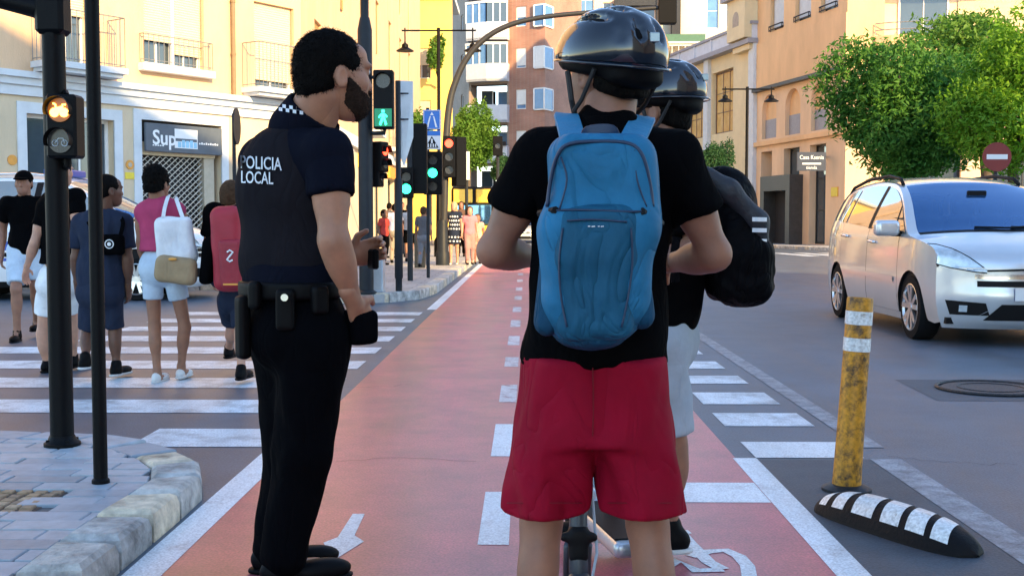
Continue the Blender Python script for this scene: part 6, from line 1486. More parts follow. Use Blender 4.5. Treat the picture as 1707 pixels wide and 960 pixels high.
# polo collar with chequers
Cl = Sdf(); nb = J['n']; ax = nrm(L(0, -.02, -.06)-nb); Mx = frame_m(ax)
Cl.cap(nb-ax*.02, nb+ax*.05, .104, .097, .01); Cl.cap(nb+ax*.03, nb+ax*.14, .080, .080, .006, '-'); Cl.plane(nb+ax*.066, ax, .004); multi('collar', [(Cl, .008)], m_navyu, cr)
VS = Sdf(); VS.p = list(cop['shirtS'].p)
mW = mat('reflective_grey', (.62, .66, .70), .4, 0, .08, 40)
d0 = np.array([-.35, -.9, 0]); 
for rw in range(2):
    for i in range(15):
        if (i+rw) % 2: continue
        pts = []
        for (du, dv) in ((0, 0), (1, 0), (1, 1), (0, 1)):
            q = on_px(Cl, 459+(i+du)*5.8, 172+rw*6+dv*6+(i+du)*0.95, Yc-.4, .0025); pts.append(q)
        if all(p is not None for p in pts):
            b = MB(); b.quad(*pts); b.build('chequer', mW, cr)
# protective vest: snug shell over the shirt
Vt = Sdf(); gr = .016; Mc = cop['M']
Vt.ell(J['ch'], (RC['cw']+gr, RC['cd']+gr+.008, .21), Mc, .05); Vt.ell(lerp(J['ch'], J['n'], .50), (RC['cw']*.84, RC['cd']*.92+gr, .10), Mc, .05); Vt.ell(J['wa'], (RC['ww']+gr, RC['wd']+gr, .17), Mc, .06)
Vt.plane(pj(0, 470)-[0, 0, 0], -UP, .01); Vt.plane(pj(500, 212)-fC*.1, UP*.8+fC*.0, .02)
for n_, q in (('R', 1), ('L', -1)): Vt.cap(J['s'+n_]+rC*q*.055-UP*.06, J['s'+n_]+rC*q*.05+UP*.15, .10, .11, .03, '-')
multi('vest', [(Vt, .010)], m_vest, cr, .0018, 30, 9)
def vtext(txt, x0, x1, ymid, hpx, slope, nm):
    wch = []
    def place(v):
        px_ = x0+(v[0])*1.0; py_ = ymid-v[1]+slope*(px_-x0); p = on_px(Vt, px_, py_, Yc-.45, .003+(.0015 if v[2] > 0 else 0)); return p if p is not None else P(px_, py_, Yc-.1)
    cu = bpy.data.curves.new('t', 'FONT'); cu.body = txt; cu.size = 10; o = bpy.data.objects.new('t', cu); COL.objects.link(o); bpy.context.view_layer.update(); wd = o.dimensions.x; bpy.data.objects.remove(o); bpy.data.curves.remove(cu)
    size = hpx*1.42; sx = (x1-x0)/(wd*size/10.0)
    return text_obj(nm, txt, size, mW, cr, lambda v: place(np.array([v[0]*sx, v[1], v[2]])), .1, 'LEFT', bold=.35)
vtext('POLICIA', 400, 468, 271, 21, .06, 'back_lettering'); vtext('LOCAL', 401, 454, 296, 20, .05, 'back_lettering')
# duty belt
Bl = Sdf(); bz_ = pj(0, 482)[2]; Bl.ell(pj(484, 482), (RC['hw']+.018, RC['hd']+.012, .30), Mc, .01); Bl.plane((0, 0, bz_+.028), UP, .004); Bl.plane((0, 0, bz_-.026), -UP, .004); multi('belt', [(Bl, .009)], m_shoe, cr)
def pouch(px_, py_, Yst, hw, hh, dp, nm, m_=m_shoe):
    q = on_px(Bl, px_, bz_px, Yc-.5); 
    if q is None: q = P(px_, bz_px, Yc-.15)
    c_ = np.array([q[0], q[1], P(px_, py_, q[1])[2]]); n_ = nrm((c_-pj(484, 482))*[1, 1, 0]); Mq = np.stack([nrm(np.cross(UP, n_)), n_, UP], 1); S = Sdf(); S.box(c_+n_*dp*.6, (hw, dp, hh), .012, Mq, .01); return multi(nm, [(S, .008)], m_, cr)
bz_px = 482
pouch(476, 516, 0, .030, .065, .018, 'pouch'); pouch(530, 500, 0, .028, .045, .018, 'pouch'); pouch(428, 492, 0, .022, .045, .016, 'pouch')
ho = pouch(410, 545, 0, .026, .10, .020, 'holster'); b = MB(); b.cyl(pj(474, 496, -.22), pj(474, 496, -.235), .011, n=14); b.build('snap_button', mat('button', (.5, .5, .45), .3, .8, 0), cr)
# side pocket flap where the hand rests
S = Sdf(); S.box(pj(596, 545, -.03), (.055, .05, .055), .02, Mc, .02); multi('pocket_flap', [(S, .009)], m_trou, cr)
# phone in the far hand
b = MB(); b.box(P(622, 432, Yc+.36), (.012, .03, .035), rz=.5, bev=.006); tag(b.build('phone', m_shoe), 'small dark phone held in the policeman\'s far hand', 'phone')
# ------------------------------------------------------------------ rider with the blue backpack
Yr = 2.75
def pr_(px_, py_, dy=0.0): return P(px_, py_, Yr+dy)
J = dict(hc=pr_(1014, 118, .03), n=pr_(1010, 212), ch=pr_(1002, 340, .02), wa=pr_(995, 480, .01), pe=pr_(990, 640, .0),
         sL=pr_(900, 268), sR=pr_(1122, 268), eL=pr_(822, 418, .03), eR=pr_(1192, 424, .03), wL=pr_(905, 432, .23), wR=pr_(1110, 440, .23),
         hL=pr_(930, 660), hR=pr_(1050, 660), kL=pr_(902, 872, .02), kR=pr_(1080, 876, .02), aL=G(0, 0) if 0 else pr_(885, 1128, -.02), aR=pr_(1112, 1128, -.02))
RR = dict(cw=.172, cd=.115, ww=.160, wd=.112, hw=.170, hd=.118, arm=.90, leg=.88)
hp = {'L': (np.array([.1, .95, -.1]), np.array([0, 0, -1.0]), np.array([1.0, 0, 0]), .9), 'R': (np.array([-.1, .95, -.1]), np.array([0, 0, -1.0]), np.array([-1.0, 0, 0]), .9)}
rid = person('rider in black T-shirt and red shorts seen from behind wearing a blue backpack', J, .96, 0, m_skB, m_blk, None, 'short', .58, pr_(0, 606)[2], .9, 1.04, -34, .011, RR, 'black', handpose=hp, crease=.005, baggy=.020, flare=.0, seed=3)
rr = rid['root']
Sh = Sdf(); Sh.ec(pr_(992, 590, 0), pr_(990, 735, -.01), (.166, .112), (.160, .122), .03)
for n_, (x, w_) in (('L', (906, .096)), ('R', (1070, .089))):
    Sh.ec(pr_(948 if n_ == 'L' else 1040, 596, -.004), pr_(x, 853, 0), (.100, .114), (w_-.001, .108), .02)
Sh.plane(pr_(906, 852), np.array([0, 0, -1.0]), .004)
V, F = Sh.mesh(.010); V = smooth(V, F, 1); N_ = vnorm(V, F)
amp = .013*np.clip((pr_(0, 640)[2]-V[:, 2])/.3, .12, 1); ang = np.arctan2(V[:, 1]-Yr, V[:, 0]-np.where(V[:, 0] < pr_(988, 0)[0], pr_(906, 800)[0], pr_(1070, 800)[0]))
N_ = N_*np.array([1, 1, .0]); V = V+N_*(amp*.8*np.sin(ang*5+V[:, 2]*9+np.sin(V[:, 2]*22)))[:, None]+N_*folds(V, .006, 34, 12, squash=.15)[:, None]
so_ = mesh_obj('shorts', V, F.tolist(), m_redsh, rr, True)
def sseam(pix, rad, nm):
    q = [on_px(Sh, x, y_, Yr-.4, .001) for x, y_ in pix]; q = [v_ for v_ in q if v_ is not None]
    if len(q) > 2: b = MB(); b.tube(crom(q, 3), rad, 5); b.build(nm, mat('red_thread', (.17, .001, .008), .9, 0, 0), so_, True)
sseam([(988, 612), (989, 650), (989, 690), (988, 730), (987, 752)], .0016, 'seam')
sseam([(845+i*16, 838) for i in range(9)], .0011, 'hem_stitch'); sseam([(1008+i*15, 838) for i in range(9)], .0011, 'hem_stitch')
Cl = Sdf(); nb = J['n']; Cl.cap(nb-UP*.02, nb+UP*.02, .076, .068, .01); Cl.plane(nb+UP*.022, UP, .004); multi('collar', [(Cl, .009)], m_blk, rr)
# helmets
m_gloss = mat('helmet_gloss', (.004, .007, .013), .14, 0, .15, 8, coat=.6); m_foam = mat('helmet_matte', (.003, .003, .0035), .6, 0, .1, 20, spec=.1); m_strap = mat('strap', (.012, .012, .013), .7, 0, 0)
def helmet(label, hc, hf, k, hu_tilt=0.0):
    f = nrm(hf); r = nrm(np.cross(f, UP)); u = np.cross(r, f); q = Quaternion(Vector(r), hu_tilt); f = np.array(q @ Vector(f)); u = np.array(q @ Vector(u)); M = np.stack([r, f, u], 1)
    def L(x, y, z): return hc+(r*x+f*y+u*z)*k
    t = thing('helmet', L(0, 0, -.02), label, 'helmet'); S = Sdf()
    S.ell(L(0, -.005, .030), np.array([.110, .140, .105])*k, M, .01); S.plane(L(0, 0, .012), -u*1.0+f*.22, .008)
    vents = []
    for x in (-.062, -.022, .022, .062):
        a, b_ = L(x*1.05, .075, .135-abs(x)*.45), L(x*1.1, -.085, .125-abs(x)*.5); S.cap(a, b_, .011*k, .011*k, .006, '-'); vents.append((a, b_))
    for x in (-.075, -.028, .028, .075): S.cap(L(x, -.128+abs(x)*.35, .095), L(x*.85, -.142+abs(x)*.28, .045), .010*k, .008*k, .005, '-')
    multi('shell', [(S, .0075)], m_gloss, t)
    T_ = Sdf(); T_.ell(L(0, -.006, .026), np.array([.102, .131, .094])*k, M, .01); T_.plane(L(0, 0, -.010), -u+f*.30, .01); T_.ell(L(0, -.085, -.030), np.array([.070, .030, .022])*k, M, .02); T_.plane(L(0, .085, -.02), f-u*.6, .01); multi('liner', [(T_, .009)], m_foam, t)
    pts = [L(.1095*math.sin(a), -.005+.139*math.cos(a), .013+.031*math.cos(a)) for a in np.linspace(0, 2*math.pi, 41)[:-1]]; b = MB(); b.tube(pts, .0030*k, 6, True); b.build('rim', m_gloss, t, True)
    for x in (-.088, .088):
        b = MB(); b.tube([L(x*1.02, .03, .0), L(x*.98, .025, -.06), L(x*.55, .05, -.135)], .006*k, 6); b.tube([L(x, -.06, -.01), L(x*.97, -.01, -.065), L(x*.95, .022, -.085)], .005*k, 6); b.build('strap', m_strap, t)
    b = MB(); b.box(L(0, -.147, .045), (.010*k, .004, .010*k), bev=.002); b.build('badge', mat('badge', (.25, .3, .33), .3, .5, 0), t)
    return t
helmet('glossy black bike helmet on the rider with the blue backpack', J['hc']+np.array([.004, -.008, -.004]), yawv(-34)[0], 1.10, -.06)
# blue backpack
Yb = 2.53
def pb(px_, py_, dy=0.0): return P(px_, py_, Yb+dy)
bk = thing('backpack', pb(990, 580), 'blue hiking backpack on the back of the rider in red shorts', 'backpack')
m_bl1 = cloth('pack_blue', (.018, .145, .275), .6, .2, .8, 7.0, .03); m_bl2 = cloth('pack_blue_dark', (.007, .055, .11), .7, .2, .8, 12.0, .02); m_bl3 = mat('pack_strap_blue', (.022, .18, .34), .6, 0, .1, 10, .2, 60); m_zip = mat('pack_zip', (.008, .03, .075), .5, 0, 0)  # light on the bag's top is put into the blues; side pockets are dark anyway
S = Sdf(); S.box(pb(1003, 320, .0), (.118, .075, .125), .055, None, .03); S.box(pb(993, 440, -.005), (.117, .085, .13), .06, None, .05); S.ell(pb(985, 520, .005), (.100, .080, .085), None, .06)
PK = S; V, F = S.mesh(.008); V = smooth(V, F, 1); V = V+vnorm(V, F)*folds(V, .0035, 26, 21, squash=.5)[:, None]; mesh_obj('main_bag', V, F.tolist(), m_bl1, bk, True)
S2 = Sdf(); S2.box(pb(992, 462, -.052), (.085, .045, .135), .038, None, .02); S2.box(pb(996, 395, -.048), (.088, .044, .07), .036, None, .04); V, F = S2.mesh(.008); V = smooth(V, F, 1); V = V+vnorm(V, F)*folds(V, .0022, 30, 5)[:, None]; fp = mesh_obj('front_pocket', V, F.tolist(), cloth('pack_blue_mid', (.011, .088, .16), .6, .2, .8, 8.0, .03), bk, True)  # pocket's darker blue has the shade lower down painted in
for q, (x, y_) in enumerate(((905, 492), (1074, 482))):
    S3 = Sdf(); S3.box(pb(x+(13 if q == 0 else -13), y_-4, .0), (.030, .060, .092), .032, frame_m(np.array([.10 if q == 0 else -.14, 0, 1.0])), .02); S3.plane(pb(x, y_-62), UP+np.array([.35 if q == 0 else -.35, 0, 0]), .008); multi('side_pocket', [(S3, .008)], m_bl2, bk, .002, 40, q)
S4 = Sdf(); S4.ell(pb(985, 552, -.0), (.082, .078, .042), None, .03); multi('base_panel', [(S4, .008)], m_bl2, bk, .001, 40, 3)
def seam(parent, model, pix, rad, m_, nm, close=False, off=.001):
    pts = [on_px(model, x, y_, Yb-.35, off) for x, y_ in pix]; pts = [p for p in pts if p is not None]
    if len(pts) > 1: b = MB(); b.tube(crom(pts, 4), rad, 6); b.build(nm, m_, parent, True)
seam(bk, PK, [(912, 345), (918, 300), (930, 258), (950, 240), (1000, 236), (1050, 240), (1072, 262), (1084, 310), (1088, 345)], .0042, m_zip, 'zip')
seam(bk, PK, [(918, 352), (950, 350), (1000, 351), (1050, 353), (1084, 352)], .003, m_zip, 'seam'); seam(bk, PK, [(935, 262), (945, 300), (932, 350)], .002, m_zip, 'seam'); seam(bk, PK, [(1058, 250), (1062, 300), (1078, 345)], .002, m_zip, 'seam')
seam(bk, S2, [(945, 368), (990, 366), (1045, 370)], .0025, m_zip, 'seam'); seam(bk, S2, [(938, 380), (932, 440), (936, 500), (945, 545)], .0022, m_zip, 'seam'); seam(bk, S2, [(1052, 380), (1054, 440), (1046, 500), (1036, 545)], .0022, m_zip, 'seam')
for i, (x, w_) in enumerate(((982, 4), (989, 6), (998, 3), (1004, 5))):
    q0 = on_px(S2, x-w_/2, 372.5+.5*(i % 2)+5, Yb-.35, .0015); q1 = on_px(S2, x+w_/2, 372.5+5, Yb-.35, .0015)
    if q0 is not None and q1 is not None: b = MB(); b.tube([q0, q1], .0012, 4); b.build('logo_stroke', m_letter, bk)
def band(path, wid, thick, nrm_, m_, nm, parent):
    pts = crom([np.asarray(p, float) for p in path], 5); b = MB(); rows = []
    for i, p in enumerate(pts):
        d = nrm(pts[min(i+1, len(pts)-1)]-pts[max(i-1, 0)]); sd_ = nrm(np.cross(d, nrm_(p) if callable(nrm_) else nrm_)); nn = np.cross(sd_, d)
        rows.append([p+sd_*wid*.5, p+sd_*wid*.46+nn*thick, p-sd_*wid*.46+nn*thick, p-sd_*wid*.5, p-sd_*wid*.46-nn*thick, p+sd_*wid*.46-nn*thick, p+sd_*wid*.5])
    b.grid(rows); return fixn(b.build(nm, m_, parent, True, 50))
band([pb(962, 262, .05), pb(956, 236, .06), pr_(948, 206, -.055), pr_(944, 194, .0), pr_(946, 205, .07), pr_(940, 250, .12)], .058, .006, np.array([0, -.9, .4]), m_bl3, 'shoulder_strap', bk)
band([pb(1040, 262, .05), pb(1052, 238, .06), pr_(1066, 210, -.055), pr_(1072, 198, .0), pr_(1070, 208, .07), pr_(1075, 250, .12)], .058, .006, np.array([0, -.9, .4]), m_bl3, 'shoulder_strap', bk)
for q in ((918, 350, 900, 356), (1078, 352, 1102, 372)):
    a, e = on_px(PK, q[0]+(8 if q[0] < 1000 else -8), q[1], Yb-.35, .002), pb(q[2], q[3], .01); b = MB(); b.tube([a, (a+e)/2+[0, -.006, 0], e], .008, 7); b.build('compression_buckle', m_trim, bk)
band([pb(975, 236, .03), pb(980, 218, .02), pb(1020, 216, .02), pb(1026, 236, .03)], .02, .003, np.array([0, -1.0, 0]), m_zip, 'haul_loop', bk)
# ------------------------------------------------------------------ second rider
Y2 = 4.0
def p2(px_, py_, dy=0.0): return P(px_, py_, Y2+dy)
J = dict(hc=p2(1098, 182), n=p2(1116, 245), ch=p2(1122, 350), wa=p2(1122, 455), pe=p2(1102, 545), sL=p2(1128, 292, -.16), sR=p2(1112, 292, .17), eL=p2(1168, 415, -.2), wL=p2(1062, 442, -.22), eR=p2(1150, 410, .22), wR=p2(1050, 440, .2),
         hL=p2(1108, 572, -.08), hR=p2(1094, 572, .08), kL=p2(1122, 735, -.05), aL=p2(1116, 878, .0), kR=p2(1018, 715, .08), aR=p2(1024, 862, .06))
f2, r2 = yawv(-75)
R2 = dict(cw=.165, cd=.112, ww=.150, wd=.108, hw=.150, hd=.098, arm=.88, leg=.80)
rd2 = person('rider in black T-shirt and grey shorts facing left behind the other rider', J, .97, -75, m_skB, m_blk, m_greysh, 'short', .75, p2(0, 598)[2], .92, 1.05, -62, .012, R2, 'black', crease=.005, baggy=.022, pant_r=1.0, soled=True, handpose={'L': (np.array([-.95, .1, -.1]), -UP, np.array([0, 1.0, 0]), .9), 'R': (np.array([-.95, .1, -.1]), -UP, np.array([0, -1.0, 0]), .9)}, seed=5)
helmet('dark bike helmet on the rider in grey shorts', J['hc']+np.array([.012, .0, .012]), yawv(-62)[0], 1.12, -.22)
L = rd2['L']; b = MB(); b.tube([L(-.080, -.01, .0), L(-.077, .05, .004), L(-.066, .095, .002), L(0, .112, .0), L(.066, .095, .002), L(.08, -.01, 0)], .004, 5)
g_ = b.build('sunglasses_frame', m_trim, rd2['root'])
for q in (-1, 1): S = Sdf(); S.ell(L(q*.034, .100, -.004), np.array([.028, .008, .020])*1.05, rd2['HM'], .004); multi('sunglasses_lens', [(S, .005)], m_carglass, rd2['root'])
# his black sports bag
bg_ = thing('backpack', p2(1215, 520), 'bulky black backpack with three white stripes beside the rear rider', 'backpack'); m_bp = cloth('pack_black', (.0035, .0035, .0045), .55, .2, .9, 9.0, .025); m_bp2 = mat('pack_greyblack', (.016, .017, .023), .6, 0, .15, 8, .3, 40)
S = Sdf(); S.ell(p2(1222, 400, .0), (.095, .14, .20), frame_m(np.array([-.20, 0, 1.0])), .04); S.box(p2(1232, 450, -.02), (.105, .13, .115), .07, None, .07); S.ell(p2(1200, 335, .02), (.07, .12, .12), frame_m(np.array([-.5, 0, 1.0])), .06); BP = S
V, F = S.mesh(.010); V = smooth(V, F, 1); lowm = np.clip((p2(0, 420)[2]-V[:, 2])/.06, 0, 1); V = V+vnorm(V, F)*(folds(V, .006, 60, 31, squash=.8)*(0.25+.75*lowm))[:, None]; mesh_obj('main_bag', V, F.tolist(), m_bp, bg_, True)
S5 = Sdf(); S5.cap(p2(1178, 292, -.10), p2(1215, 318, -.115), .030, .034, .02); S5.cap(p2(1215, 318, -.115), p2(1262, 370, -.10), .034, .036, .03); S5.cap(p2(1262, 370, -.10), p2(1270, 425, -.09), .036, .028, .03); TP = S5; multi('side_panel', [(S5, .008)], m_bp2, bg_, .001, 30, 2)
for k_, y_ in enumerate((366, 384, 402)):
    pts = [on_px(TP, x, y_+(x-1266)*.02, Y2-.5, .002) for x in np.linspace(1254, 1278, 6)]; pts = [p for p in pts if p is not None]
    if len(pts) > 2: b = MB(); band(pts, .014, .0012, np.array([0, -1.0, 0]), m_letter, 'white_stripe', bg_)
band([p2(1172, 285, -.12), p2(1150, 278, -.15), p2(1130, 290, -.10), p2(1105, 340, -.16)], .05, .006, np.array([0, -1.0, .4]), m_bp2, 'shoulder_strap', bg_)
band([p2(1128, 395, -.26), p2(1124, 430, -.26), p2(1126, 470, -.25)], .028, .004, np.array([0, -1.0, .1]), m_bp, 'waist_strap', bg_)
# ------------------------------------------------------------------ scooters
def scooter(label, base, yaw, deckm, stemm, z=0.0):
    f, r = yawv(yaw); O = np.array([base[0], base[1], 0.0]); t = thing('electric_scooter', O, label, 'scooter'); M = np.stack([r, f, UP], 1)
    def L(x, y, z_): return O+r*x+f*y+UP*z_
    S = Sdf(); S.box(L(0, -.05, .135), (.075, .30, .028), .02, M, .01); S.box(L(0, .28, .17), (.035, .08, .03), .02, M, .03); multi('deck', [(S, .009)], deckm, t)
    b = MB(); b.box(L(0, -.07, .165), (.066, .25, .003), M=M); b.build('grip_tape', m_trim, t)
    for y in (.47, -.46):
        b = MB(); b.lathe(L(-.022, y, .11), [(.06, -.002), (.095, -.002), (.11, .008), (.11, .036), (.095, .046), (.06, .046)], 26, r); w_ = b.build('wheel', m_tyre, t, True, 40); b = MB(); b.lathe(L(-.02, y, .11), [(.062, .0), (.062, .042), (.03, .045)], 18, r); b.build('hub', m_alloy, w_, True, 40)
    b = MB(); b.grid([[L(x, -.46-.135*math.cos(a), .11+.135*math.sin(a)) for x in (-.035, .035)] for a in np.linspace(.5, 2.4, 10)]); b.build('mudguard', deckm, t, True)
    b = MB(); b.tube([L(0, .34, .17), L(0, .40, .25), L(0, .36, .6), L(0, .30, 1.0)], [.028, .026, .022, .020], 14); b.build('stem', stemm, t, True)
    S = Sdf(); S.box(L(0, .39, .27), (.028, .035, .05), .015, M, .02); S.cap(L(-.04, .37, .29), L(.04, .37, .29), .014, .014, .01); multi('folding_joint', [(S, .008)], m_trim, t)
    for x in (-.028, .028): b = MB(); b.tube([L(x, .40, .26), L(x, .46, .20), L(x, .47, .11)], .012, 8); b.build('fork', stemm, t, True)
    b = MB(); b.tube([L(-.13, .28, 1.0), L(-.08, .295, 1.0), L(.08, .295, 1.0), L(.13, .28, 1.0)], .014, 10); b.build('handlebar', stemm, t, True)
    for x in (-.11, .11): b = MB(); b.cyl(L(x*.75, .285, 1.0), L(x*1.22, .278, 1.0), .018, n=12); b.build('grip', m_trim, t)
    b = MB(); b.tube([L(.05, .33, .98), L(.045, .42, .75), L(.035, .42, .45), L(.05, .36, .25), L(.03, .28, .19)], .004, 6); b.build('brake_cable', mat('cable', (.35, .42, .5), .4, 0, 0), t, True)
    b = MB(); b.box(L(-.05, .20, .185), (.012, .02, .03), M=M, bev=.005); b.build('reflector', mat('refl_white', (.7, .7, .68), .3, 0, .1), t)
    return t
m_dkgrey = mat('scooter_grey', (.05, .06, .075), .4, .3, .1, 8); m_slv = mat('scooter_silver', (.55, .58, .62), .3, .6, .1, 8)
xs = P(966, 800, 3.15)[0]; scooter('dark grey electric scooter between the legs of the rider in red shorts', (xs, 2.82, 0), 0, m_dkgrey, m_dkgrey)
q = P(1012, 900, 3.95); scooter('silver electric scooter under the foot of the rider in grey shorts', (q[0], 3.95, 0), -12, m_slv, m_slv)
# ------------------------------------------------------------------ people on the crossing
def at_px(px_, Y): return P(px_, 400, Y)[0]
# woman with the white tote
Y0 = 8.45; x0 = at_px(266, Y0); J, s, f, r = auto_pose(x0, Y0, 1.60, 6, .07)
J['aL'] = P(262, 622, Y0-.02); J['kL'] = P(258, 545, Y0+.02); J['hL'] = P(254, 465, Y0); J['aR'] = P(302, 612, Y0+.12); J['kR'] = P(308, 545, Y0+.05); J['hR'] = P(292, 465, Y0); J['pe'] = P(270, 440, Y0)
J['hc'] = P(262, 305, Y0); J['n'] = P(264, 340, Y0); J['ch'] = P(267, 368, Y0); J['wa'] = P(268, 402, Y0); J['sL'] = P(234, 354, Y0); J['sR'] = P(300, 352, Y0); J['eL'] = P(234, 402, Y0+.02); J['wL'] = P(240, 445, Y0+.08); J['eR'] = P(316, 390, Y0+.05); J['wR'] = P(306, 360, Y0+.2)
RW = dict(cw=.155, cd=.10, ww=.128, wd=.095, hw=.158, hd=.12, arm=.68, leg=.78)
w1 = person('woman in raspberry top and pale blue shorts crossing with a white tote', J, s, 6, m_skD, m_pink, m_ltb, 'curly', .0, P(0, 419, Y0)[2], .42, .98, 14, .012, RW, 'sandal', baggy=.004, crease=.002, seed=11)
tb_ = thing('tote_bag', P(295, 440, Y0-.16), 'white cotton tote bag over the shoulder of the woman in raspberry', 'bag')
S = Sdf(); S.box(P(292, 398, Y0-.17), (.135, .05, .155), .045, frame_m(np.array([-.08, 0, 1.0])), .02); S.ell(P(296, 430, Y0-.17), (.13, .07, .09), None, .05); multi('bag', [(S, .011)], m_wht, tb_, .006, 26, 2)
for q in ((272, 278), (288, 305)):
    band([P(q[0], 362, Y0-.2), P(q[0]+3, 345, Y0-.15), P((q[0]+q[1])/2+6, 326, Y0-.03), P(q[1]+2, 340, Y0+.08)] if q[0] < 280 else [P(307, 370, Y0-.2), P(300, 350, Y0-.16), P(293, 330, Y0-.03), P(296, 345, Y0+.08)], .028, .003, np.array([0, -1.0, .3]), m_wht, 'strap', tb_)
kb = thing('shopping_bag', P(295, 478, Y0-.2), 'khaki paper-brown bag bottom hanging below the white tote', 'bag'); S = Sdf(); S.box(P(294, 450, Y0-.24), (.145, .06, .095), .05, frame_m(np.array([.10, 0, 1.0])), .02); multi('bag', [(S, .011)], cloth('khaki_cloth', (.36, .26, .15)), kb, .006, 22, 5)
S = Sdf(); S.ell(P(288, 432, Y0-.31), (.035, .008, .012), None, .01); multi('bag_mark', [(S, .006)], m_orange, kb)
# man in navy with a belt bag
Y0 = 8.6; x0 = at_px(170, Y0); J, s, f, r = auto_pose(x0, Y0, 1.62, 10, .12)
J['hc'] = P(181, 316, Y0); J['n'] = P(172, 352, Y0); J['ch'] = P(170, 390, Y0); J['wa'] = P(168, 440, Y0); J['pe'] = P(168, 480, Y0); J['sL'] = P(134, 372, Y0+.02); J['sR'] = P(206, 370, Y0-.02); J['eL'] = P(126, 430, Y0+.02); J['wL'] = P(128, 475, Y0+.1); J['eR'] = P(213, 432, Y0-.05); J['wR'] = P(214, 480, Y0+.02)
J['hL'] = P(150, 490, Y0); J['kL'] = P(147, 555, Y0+.05); J['aL'] = P(142, 596, Y0-.16); J['hR'] = P(188, 490, Y0); J['kR'] = P(192, 552, Y0+.05); J['aR'] = P(194, 608, Y0+.02)
RN = dict(cw=.185, cd=.125, ww=.175, wd=.13, hw=.175, hd=.13, arm=.85, leg=.80)
person('man in navy T-shirt and navy shorts walking between the two black poles', J, s, 10, m_skC, m_navy, m_navy, 'short', .72, P(0, 492, Y0)[2], .92, .98, 45, .013, RN, 'black', baggy=.02, crease=.005, pant_r=1.0, soled=True, seed=13)
bb_ = thing('belt_bag', P(185, 420, Y0-.15), 'black shoulder bag with a round white badge on the man in navy', 'bag'); S = Sdf(); S.box(P(188, 408, Y0-.16), (.085, .035, .075), .03, None, .01); BB = S; multi('bag', [(S, .009)], m_blk, bb_, .002, 40, 3)
c_ = P(182, 407, Y0-.20); b = MB(); b.tube([c_+[.030*math.cos(a), 0, .030*math.sin(a)] for a in np.linspace(0, 6.28, 17)[:-1]], .004, 5, True); b.cyl(c_, c_-[0, .004, 0], .014, n=12); b.build('badge', m_letter, bb_)
band([P(200, 395, Y0-.15), P(205, 370, Y0-.12), P(195, 356, Y0-.02)], .03, .004, np.array([0, -1.0, .2]), m_blk, 'strap', bb_); band([P(172, 400, Y0-.15), P(150, 375, Y0-.13), P(145, 362, Y0-.03)], .03, .004, np.array([0, -1.0, .2]), m_blk, 'strap', bb_)
# person behind the thick mast
Y0 = 8.9; x0 = at_px(100, Y0); J, s, f, r = auto_pose(x0, Y0, 1.66, 15, .14)
J['sL'] = P(74, 350, Y0); J['eL'] = P(58, 405, Y0-.03); J['wL'] = P(44, 448, Y0+.08); J['pe'] = P(100, 465, Y0); J['hL'] = P(80, 480, Y0); J['kL'] = P(72, 555, Y0+.05); J['aL'] = P(80, 612, Y0+.1); J['hR'] = P(112, 480, Y0); J['aR'] = P(122, 595, Y0+.2); J['kR'] = P(120, 545, Y0+.12)
person('person in black T-shirt and white shorts mostly hidden behind the thick mast', J, s, 15, m_skE, m_blk, m_wht, 'short', .5, P(0, 440, Y0)[2], .6, .98, 15, .013, dict(cw=.165, cd=.115, ww=.15, wd=.11, hw=.17, hd=.13, arm=.85, leg=.85), 'black', baggy=.018, crease=.004, seed=17)
# man with cap coming towards us
Y0 = 11.6; x0 = at_px(42, Y0); J, s, f, r = auto_pose(x0, Y0, 1.66, 160, .22)
mc_ = person('man in black polo and black cap walking towards the near kerb', J, s, 170, m_skB, m_blk, m_ltb, 'short', .6, None, .85, 1.02, 172, .014, None, 'black', baggy=.02, crease=.004, cap_=m_blk, seed=19)
# boy with red backpack beside the policeman
Y0 = 8.4; x0 = at_px(386, Y0); J, s, f, r = auto_pose(x0, Y0, 1.52, 8, .13)
J['hc'] = P(386, 326, Y0); J['n'] = P(386, 358, Y0); J['aR'] = P(402, 615, Y0-.05); J['kR'] = P(402, 555, Y0+.03); J['hR'] = P(402, 500, Y0); J['aL'] = P(382, 580, Y0+.5); J['kL'] = P(388, 545, Y0+.25); J['hL'] = P(380, 500, Y0)
person('youth in black and red top with dark shorts beside the policeman', J, s, 8, m_skE, m_blk, m_navy, 'short', .7, None, .8, .98, 8, .013, dict(cw=.16, cd=.11, ww=.15, wd=.11, hw=.16, hd=.12, arm=.8, leg=.8), 'black', baggy=.02, crease=.004, hairm=m_hair2, seed=23)
rb = thing('backpack', P(380, 495, Y0-.2), 'red backpack with a white emblem on the youth beside the policeman', 'backpack'); m_rb = mat('pack_red', (.36, .018, .035), .6, 0, .15, 6, .3, 30, bdist=.005); S = Sdf(); S.box(P(381, 415, Y0-.20), (.115, .075, .30), .07, frame_m(np.array([-.05, 0, 1.0])), .02); multi('main_bag', [(S, .012)], m_rb, rb, .005, 24, 4)
S2 = Sdf(); S2.box(P(386, 440, Y0-.285), (.08, .035, .17), .03, frame_m(np.array([-.05, 0, 1.0])), .02); multi('front_pocket', [(S2, .01)], mat('pack_red2', (.30, .015, .03), .6, 0, .15, 6, .3, 30), rb, .003, 24, 6)
S6 = Sdf(); S6.box(P(347, 435, Y0-.16), (.045, .07, .17), .04, frame_m(np.array([.12, 0, 1.0])), .02); multi('side_pocket', [(S6, .012)], m_blk, rb, .004, 30, 2)
c_ = P(383, 427, Y0-.325); b = MB(); b.tube([c_+np.array(q)*.9 for q in ((-.02, 0, .03), (.0, 0, .045), (.025, 0, .03), (.0, 0, .0), (-.022, 0, -.028), (.0, 0, -.042), (.022, 0, -.03))], .007, 6); b.build('emblem', m_letter, rb)
